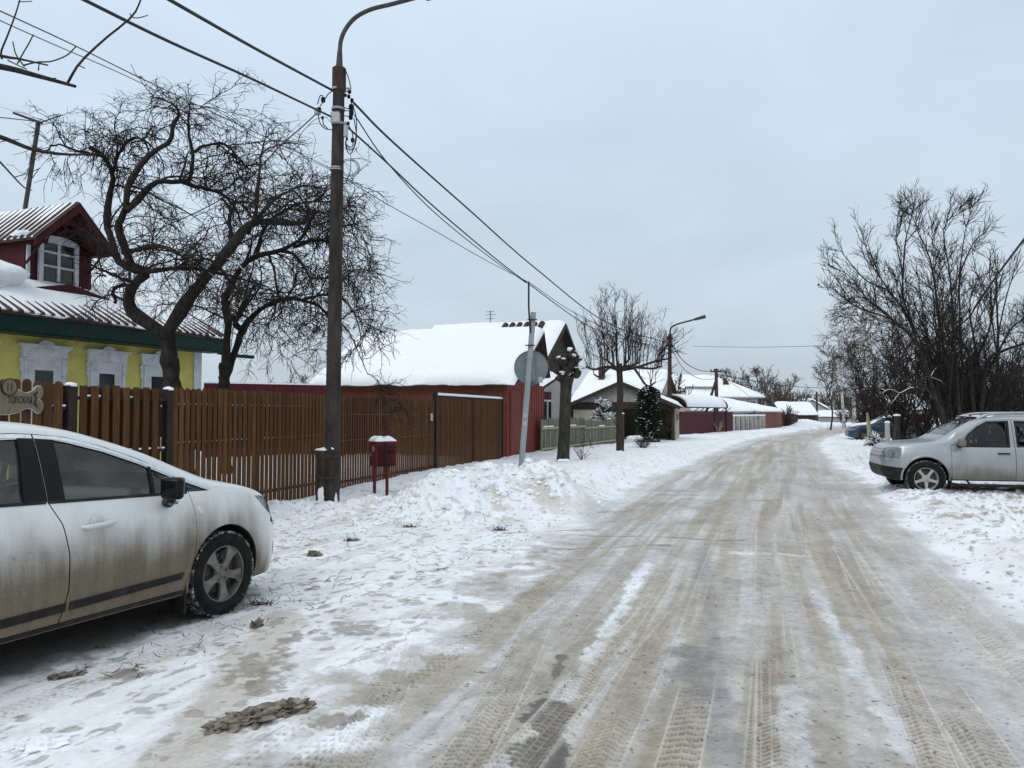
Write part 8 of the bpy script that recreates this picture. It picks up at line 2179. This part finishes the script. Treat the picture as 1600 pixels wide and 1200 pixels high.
    # ------- evergreens
    def evergreen(name, label, cat, base, h, w, seed, shape, snow, n=5200, leaf=0.055):
        rg = np.random.RandomState(seed); root = thing(name, label, cat, base); V = []; F = []; SV = []; SF = []
        for k in range(n):
            t = rg.rand() ** 0.9; a = rg.rand() * 6.283; prof = shape(t); q = prof * w * (rg.rand() ** 0.35) * (1 + 0.18 * math.sin(a * 3 + t * 9) + 0.10 * math.sin(a * 7 + t * 23))
            c = np.array([q * math.cos(a), q * math.sin(a), t * h]); out = np.array([math.cos(a), math.sin(a), 0.55 + rg.normal() * 0.3]); out /= np.linalg.norm(out)
            s_ = np.cross(out, rg.normal(size=3)); s_ /= np.linalg.norm(s_); l = leaf * rg.uniform(0.7, 1.7)
            tri = [c - s_ * l * 0.45, c + s_ * l * 0.45, c + out * l * 1.5 + s_ * l * 0.1, c + out * l * 1.1 - s_ * l * 0.3]
            cl_ = float(vnoise(np.array([a * 2.2 + 9]), np.array([t * 9.0]), 5)[0])
            if rg.rand() < snow(t, q / max(prof * w, 1e-3)) * (4.0 if cl_ > 0.62 else 0.25):
                o = len(SV); up = np.array([0, 0, 0.02]); r = leaf * rg.uniform(0.5, 1.1); m = c + out * l * 0.8 + up
                SV += [m + np.array([r, 0, 0]), m + np.array([0, r, 0.2 * r]), m + np.array([-r, 0, 0]), m + np.array([0, -r, -0.1 * r]), m + np.array([0, 0, r * 0.55])]
                SF += [(o, o + 1, o + 4), (o + 1, o + 2, o + 4), (o + 2, o + 3, o + 4), (o + 3, o, o + 4)]
            o = len(V); V += tri; F.append((o, o + 1, o + 2, o + 3))
        np_mesh('crown', np.array(V), np.array(F), M_needle, root, smooth=False)
        if SV: np_mesh('snow_flecks', np.array(SV), np.array(SF), M_snow, root)
        mb = MB(); mb.tube([(0, 0, -0.2), (0, 0, h * 0.5), (0, 0, h * 0.93)], [w * 0.10, w * 0.07, 0.01], 8); mb.build('trunk', M_bark, root, smooth=60)
        return root
    c = G(999, 692); evergreen('columnar_evergreen', 'tall dark columnar evergreen hedge plant speckled with snow', 'evergreen', (c.x + 0.0, 39.0, 0), 2.95, 0.53, 3, lambda t: 0.80 + 0.35 * math.sin(math.pi * min(1, t * 1.05)) if t < 0.85 else 1.05 * math.sqrt(max(0, (1 - t) / 0.15)), lambda t, q: 0.055 if q > 0.6 else 0.02, 9000, 0.055)
    def spruce(label, base, h, w, seed):
        rg = np.random.RandomState(seed); root = thing('snowy_spruce', label, 'shrub', base); nw = Wood(); sw = Wood()
        N = 70; t = rg.rand(N) ** 1.3; a = rg.rand(N) * 6.283
        p = np.stack([np.zeros(N), np.zeros(N), 0.15 + t * h * 0.9], 1); d = np.stack([np.cos(a), np.sin(a), 0.35 + 0.3 * t], 1)
        b = level(rg, p, d, w * (1.1 - 0.85 * t), 7, 0.06, (0, 0, -0.06)); nw.add(b, taper(np.full(N, 0.02), 0.008, 7), 4)
        p2, d2, i2, t2 = spawn(rg, b, 34, 0.15, 1.0, 0.5, 1.0); b2 = level(rg, p2, d2, rg.uniform(0.1, 0.26, len(p2)), 3, 0.1, (0, 0, -0.03)); nw.add(b2, taper(np.full(len(p2), 0.018), 0.007, 3), 4)
        q = b[:, 2:].copy(); q[:, :, 2] += 0.045; sw.add(q, taper(np.full(N, 0.055), 0.03, 5) * rg.uniform(0.5, 1.25, N)[:, None], 6)
        sel = rg.rand(len(b2)) < 0.28; q = b2[sel].copy(); q[:, :, 2] += 0.03; sw.add(q, taper(np.full(sel.sum(), 0.04), 0.02, 3), 5)
        nw.build('crown', M_needle, root, (0, 0, 0)); sw.build('snow_load', M_snow, root, (0, 0, 0))
        mb = MB(); mb.tube([(0, 0, -0.2), (0, 0, h)], [0.06, 0.015], 7); mb.build('trunk', M_bark, root, smooth=60)
    spruce('snow laden young spruce peering over the grey green picket fence', (P(942, 660, 39.2).x, 39.2, 0), 2.3, 0.95, 4)
    spruce('small snow laden shrub beside the dark blue saloon', (P(1367, 680, 35.5).x, 35.5, -0.15), 0.62, 0.42, 6)
    # leafless shrubs and stalks
    def shrub(label, x, y, h, sp, n, seed, mat=None, r=0.014, snow=0.0, cat='shrub', group=None, l1=(6, 0.15, 0.5)):
        rg = np.random.RandomState(seed); m = mat or M_twigbrown
        return shoot_tree('bare_shrub', label, cat, (x, y), fan_stems(rg, (x, y), n, h, sp, r), seed, m, m, l1=l1, l2=(8, 0.08, 0.3), l3=(0, 0, 0), ang=(0.4, 1.0), trop=(0, 0, 0.02), radii=(0.008, 0.006, 0.005), t0=0.15, snowf=snow, group=group, maxn=2500)
    c = G(1032, 690); shrub('brown leafless shrub between the columnar evergreen and the slim lamp post', c.x, 41.5, 1.9, 0.75, 34, 50, r=0.02, snow=0.1)
    c = G(997, 703); shrub('low snow topped twiggy shrub at the foot of the columnar evergreen', c.x, 32.6, 0.55, 0.42, 26, 51, snow=0.4)
    mb = MB(); mb.blob((0, 0, 0), (0.36, 0.3, 0.14), 3, 0.25, 3, flat=0.4); o = mb.build('snow_cushion', M_snow, None, smooth=60); o.location = (P(992, 690, 32.8).x, 32.9, 0.52); tag(o, 'rounded snow cushion resting on the low twiggy shrub', 'snow cap')
    c = G(905, 718); shrub('few dry stalks poking from the snow right of the pollarded trunk', c.x, 25.6, 0.85, 0.45, 10, 52, r=0.008, l1=(4, 0.1, 0.3))
    c = G(1131, 680); shrub('lone thin sapling before the maroon sheet fence', c.x, 58, 1.2, 0.5, 5, 53, mat=M_olrail, r=0.035, l1=(2, 0.2, 0.5))
    for k, (u, Yk, h, lab) in enumerate(((1172, 72, 1.5, 'brown shrub before the pale pillars'), (1212, 82, 1.9, 'snow dusted shrub by the low brick wall'), (1228, 86, 2.2, 'tangled brown shrub before the dark board fence'), (1205, 80, 1.0, 'dark low shrub at the foot of the brick wall'), (1345, 90, 2.4, 'brown scrub at the roadside beyond the dark blue saloon'), (1318, 100, 2.0, 'brown scrub by the long grey shed'))):
        x = (u - 800) / FPX * Yk; rg = np.random.RandomState(80 + k)
        shoot_tree('roadside_shrub', lab, 'shrub', (x, Yk), fan_stems(rg, (x, Yk), 22, h, h * 0.55, 0.04), 80 + k, M_twigbrown, M_twigbrown, l1=(4, 0.3, 0.9), l2=(5, 0.15, 0.5), l3=(0, 0, 0), radii=(0.03, 0.022, 0.018), snowf=0.12 if k in (1, 2) else 0.0, t0=0.1, group='leafless shrubs along the far road', maxn=1500)

plant_trees()
# ------------------------------------------------------------------ slush, clods and dead stalks
M_slush = pbr('frozen_brown_slush', (0.10, 0.082, 0.063), (0.30, 0.26, 0.21), (14, 20, 16), rough=0.9, bump=0.9, dist=0.02, c3=(0.045, 0.036, 0.028), s3=(9, 9, 9), lo3=0.55, hi3=0.68)
M_dirtysnow = pbr('dirty_snow_clod', (0.42, 0.39, 0.35), (0.72, 0.72, 0.73), (8, 8, 8), rough=0.9, bump=0.6, dist=0.02)

def chunk(name, label, cat, u, v, ln, wd, ht, ang, seed, mat, parts=7, group=None):
    g = G(u, v); r = random.Random(seed); mb = MB()
    for k in range(parts):
        t = (k + 0.5) / parts - 0.5; w = wd * (1 - 0.75 * abs(t) ** 1.5) * r.uniform(0.8, 1.2)
        mb.blob((t * ln, r.uniform(-0.12, 0.12) * wd, 0.0), (ln / parts * r.uniform(0.9, 1.3), max(0.03, w * r.uniform(0.4, 0.65)), ht * r.uniform(0.6, 1.1)), 5, 0.5, seed + k * 3, flat=0.25, freq=r.uniform(2.2, 3.4))
    o = mb.build(name, mat, None, smooth=80); o.location = (g.x, g.y, gz(g.x, g.y) + 0.005); o.rotation_euler = (0, 0, R(ang))
    return tag(o, label, cat, group)

def debris():
    chunk('slush_slab', 'large brown slab of frozen slush lying in the tyre print near the camera', 'slush', 402, 1122, 0.44, 0.19, 0.036, 44, 3, M_slush, 5)
    chunk('slush_lump', 'small flat brown slush lump below the sill of the white hatchback', 'slush', 102, 1057, 0.15, 0.07, 0.025, 25, 9, M_slush, 4)
    chunk('slush_lump', 'little dark lump on the snow right of the front wheel', 'slush', 491, 869, 0.10, 0.07, 0.05, 10, 17, M_slush, 3)
    chunk('slush_lump', 'dark crumb just below the front wheel of the white hatchback', 'slush', 402, 979, 0.08, 0.06, 0.05, 80, 19, M_slush, 2)
    chunk('snow_lump', 'white snow lump at the lower left corner', 'snow lump', 48, 1168, 0.20, 0.14, 0.04, 20, 21, M_snow, 3)
    # dead grass tufts
    for k, (u, v, h, lab) in enumerate(((548, 845, 0.07, 'dark grass tuft on the snow below the red mailbox'), (780, 829, 0.09, 'bent grass tuft at the foot of the ploughed heap'), (640, 824, 0.06, 'small grass tuft between mailbox and ploughed heap'), (408, 945, 0.07, 'sparse stalks by the front wheel of the white hatchback'))):
        g = G(u, v); rg = np.random.RandomState(k + 5); N = 60; p = np.stack([rg.normal(size=N) * 0.05, rg.normal(size=N) * 0.03, np.zeros(N)], 1); d = norm(np.stack([rg.normal(size=N), rg.normal(size=N), 0.5 + rg.rand(N)], 1))
        w = Wood(); w.add(level(rg, p, d, rg.uniform(0.5, 1.2, N) * h, 4, 0.15, (0, 0, -0.2)), taper(np.full(N, 0.0035), 0.0015, 4), 3)
        o = w.build('grass_tuft', M_twigbrown, None, (0, 0, 0)); o.location = (g.x, g.y, gz(g.x, g.y)); tag(o, lab, 'grass tuft', 'dead grass tufts in the snow')
    # stalks strewn over the packed snow, crumbs along the verges
    rg = np.random.RandomState(77); N = 700
    u = rg.uniform(-10, 800, N); v = 815 + np.maximum(0, (620 - u) / 620) * 30 + rg.rand(N) ** 1.5 * np.clip(300 - u * 0.32, 60, 260)
    pos = np.array([tuple(G(a, b)) for a, b in zip(u, v)]); keep = vnoise(pos[:, 0] * 1.1, pos[:, 1] * 1.1, 5) > 0.52
    pos = pos[keep]; N = len(pos); pos[:, 2] = g_height(pos[:, 0], pos[:, 1]) + 0.006
    d = norm(np.stack([rg.normal(size=N), rg.normal(size=N), 0.12 + 0.25 * rg.rand(N)], 1)); w = Wood(); b = level(rg, pos, d, rg.uniform(0.02, 0.10, N), 4, 0.25, (0, 0, -0.12)); w.add(b, taper(np.full(N, 0.0026), 0.0015, 4), 3)
    p, d, i, t = spawn(rg, b, 14, 0.2, 1, 0.5, 1.2); c = level(rg, p, d, rg.uniform(0.02, 0.06, len(p)), 2, 0.2, (0, 0, -0.02)); w.add(c, taper(np.full(len(p), 0.0025), 0.0015, 2), 3)
    o = w.build('dead_stalks', M_twig, None, (0, 0, 0)); tag(o, 'dead black grass stalks strewn over the packed snow', 'dead stalks', kind='stuff')
    # clods
    for nm, lab, mat, gen, size in (('snow_clods', 'white snow clods crumbled along the ploughed heap and verges', M_snow, 'heap', (0.018, 0.055)), ('dirty_clods', 'dirty frozen clods along the edges of the road', M_dirtysnow, 'edge', (0.008, 0.024))):
        r = random.Random(5 if gen == 'heap' else 6); mb = MB()
        bm = bmesh.new(); bmesh.ops.create_icosphere(bm, subdivisions=1, radius=1); vs = [q.co.copy() for q in bm.verts]; fs = [[x.index for x in f.verts] for f in bm.faces]; bm.free()
        for k in range(420 if gen == 'heap' else 900):
            if gen == 'heap':
                if r.random() < 0.75: h = r.random(); x = -2.2 + 3.2 * h + r.gauss(0, 0.2); y = 12.6 + 0.9 * h + r.gauss(-0.35, 0.45)
                else: x = r.uniform(-4.2, -1.5); y = 11.9 + r.gauss(0, 0.4)
            else:
                sd = r.random() < 0.7; y = (3.5 if sd else 9.0) + 20 * r.random() ** 1.6
                i0 = np.interp(y, _zz, _xr) if sd else np.interp(y, _zz, _xl); x = float(i0) + (abs(r.gauss(0.2, 0.6)) if sd else -abs(r.gauss(-0.1, 0.6)))
            s = r.uniform(*size) * (1 if r.random() < 0.85 else 1.5); z = gz(x, y); j = [(1 + r.uniform(-0.45, 0.35)) for _ in vs]
            rx, ry, rz_ = s * r.uniform(0.8, 1.3), s * r.uniform(0.8, 1.3), s * r.uniform(0.5, 0.9)
            mb.add([(x + q.x * rx * jj, y + q.y * ry * jj, z + rz_ * 0.15 + q.z * rz_ * jj) for q, jj in zip(vs, j)], fs)
        o = mb.build(nm, mat, None, smooth=35); tag(o, lab, 'clods', kind='stuff')

debris()
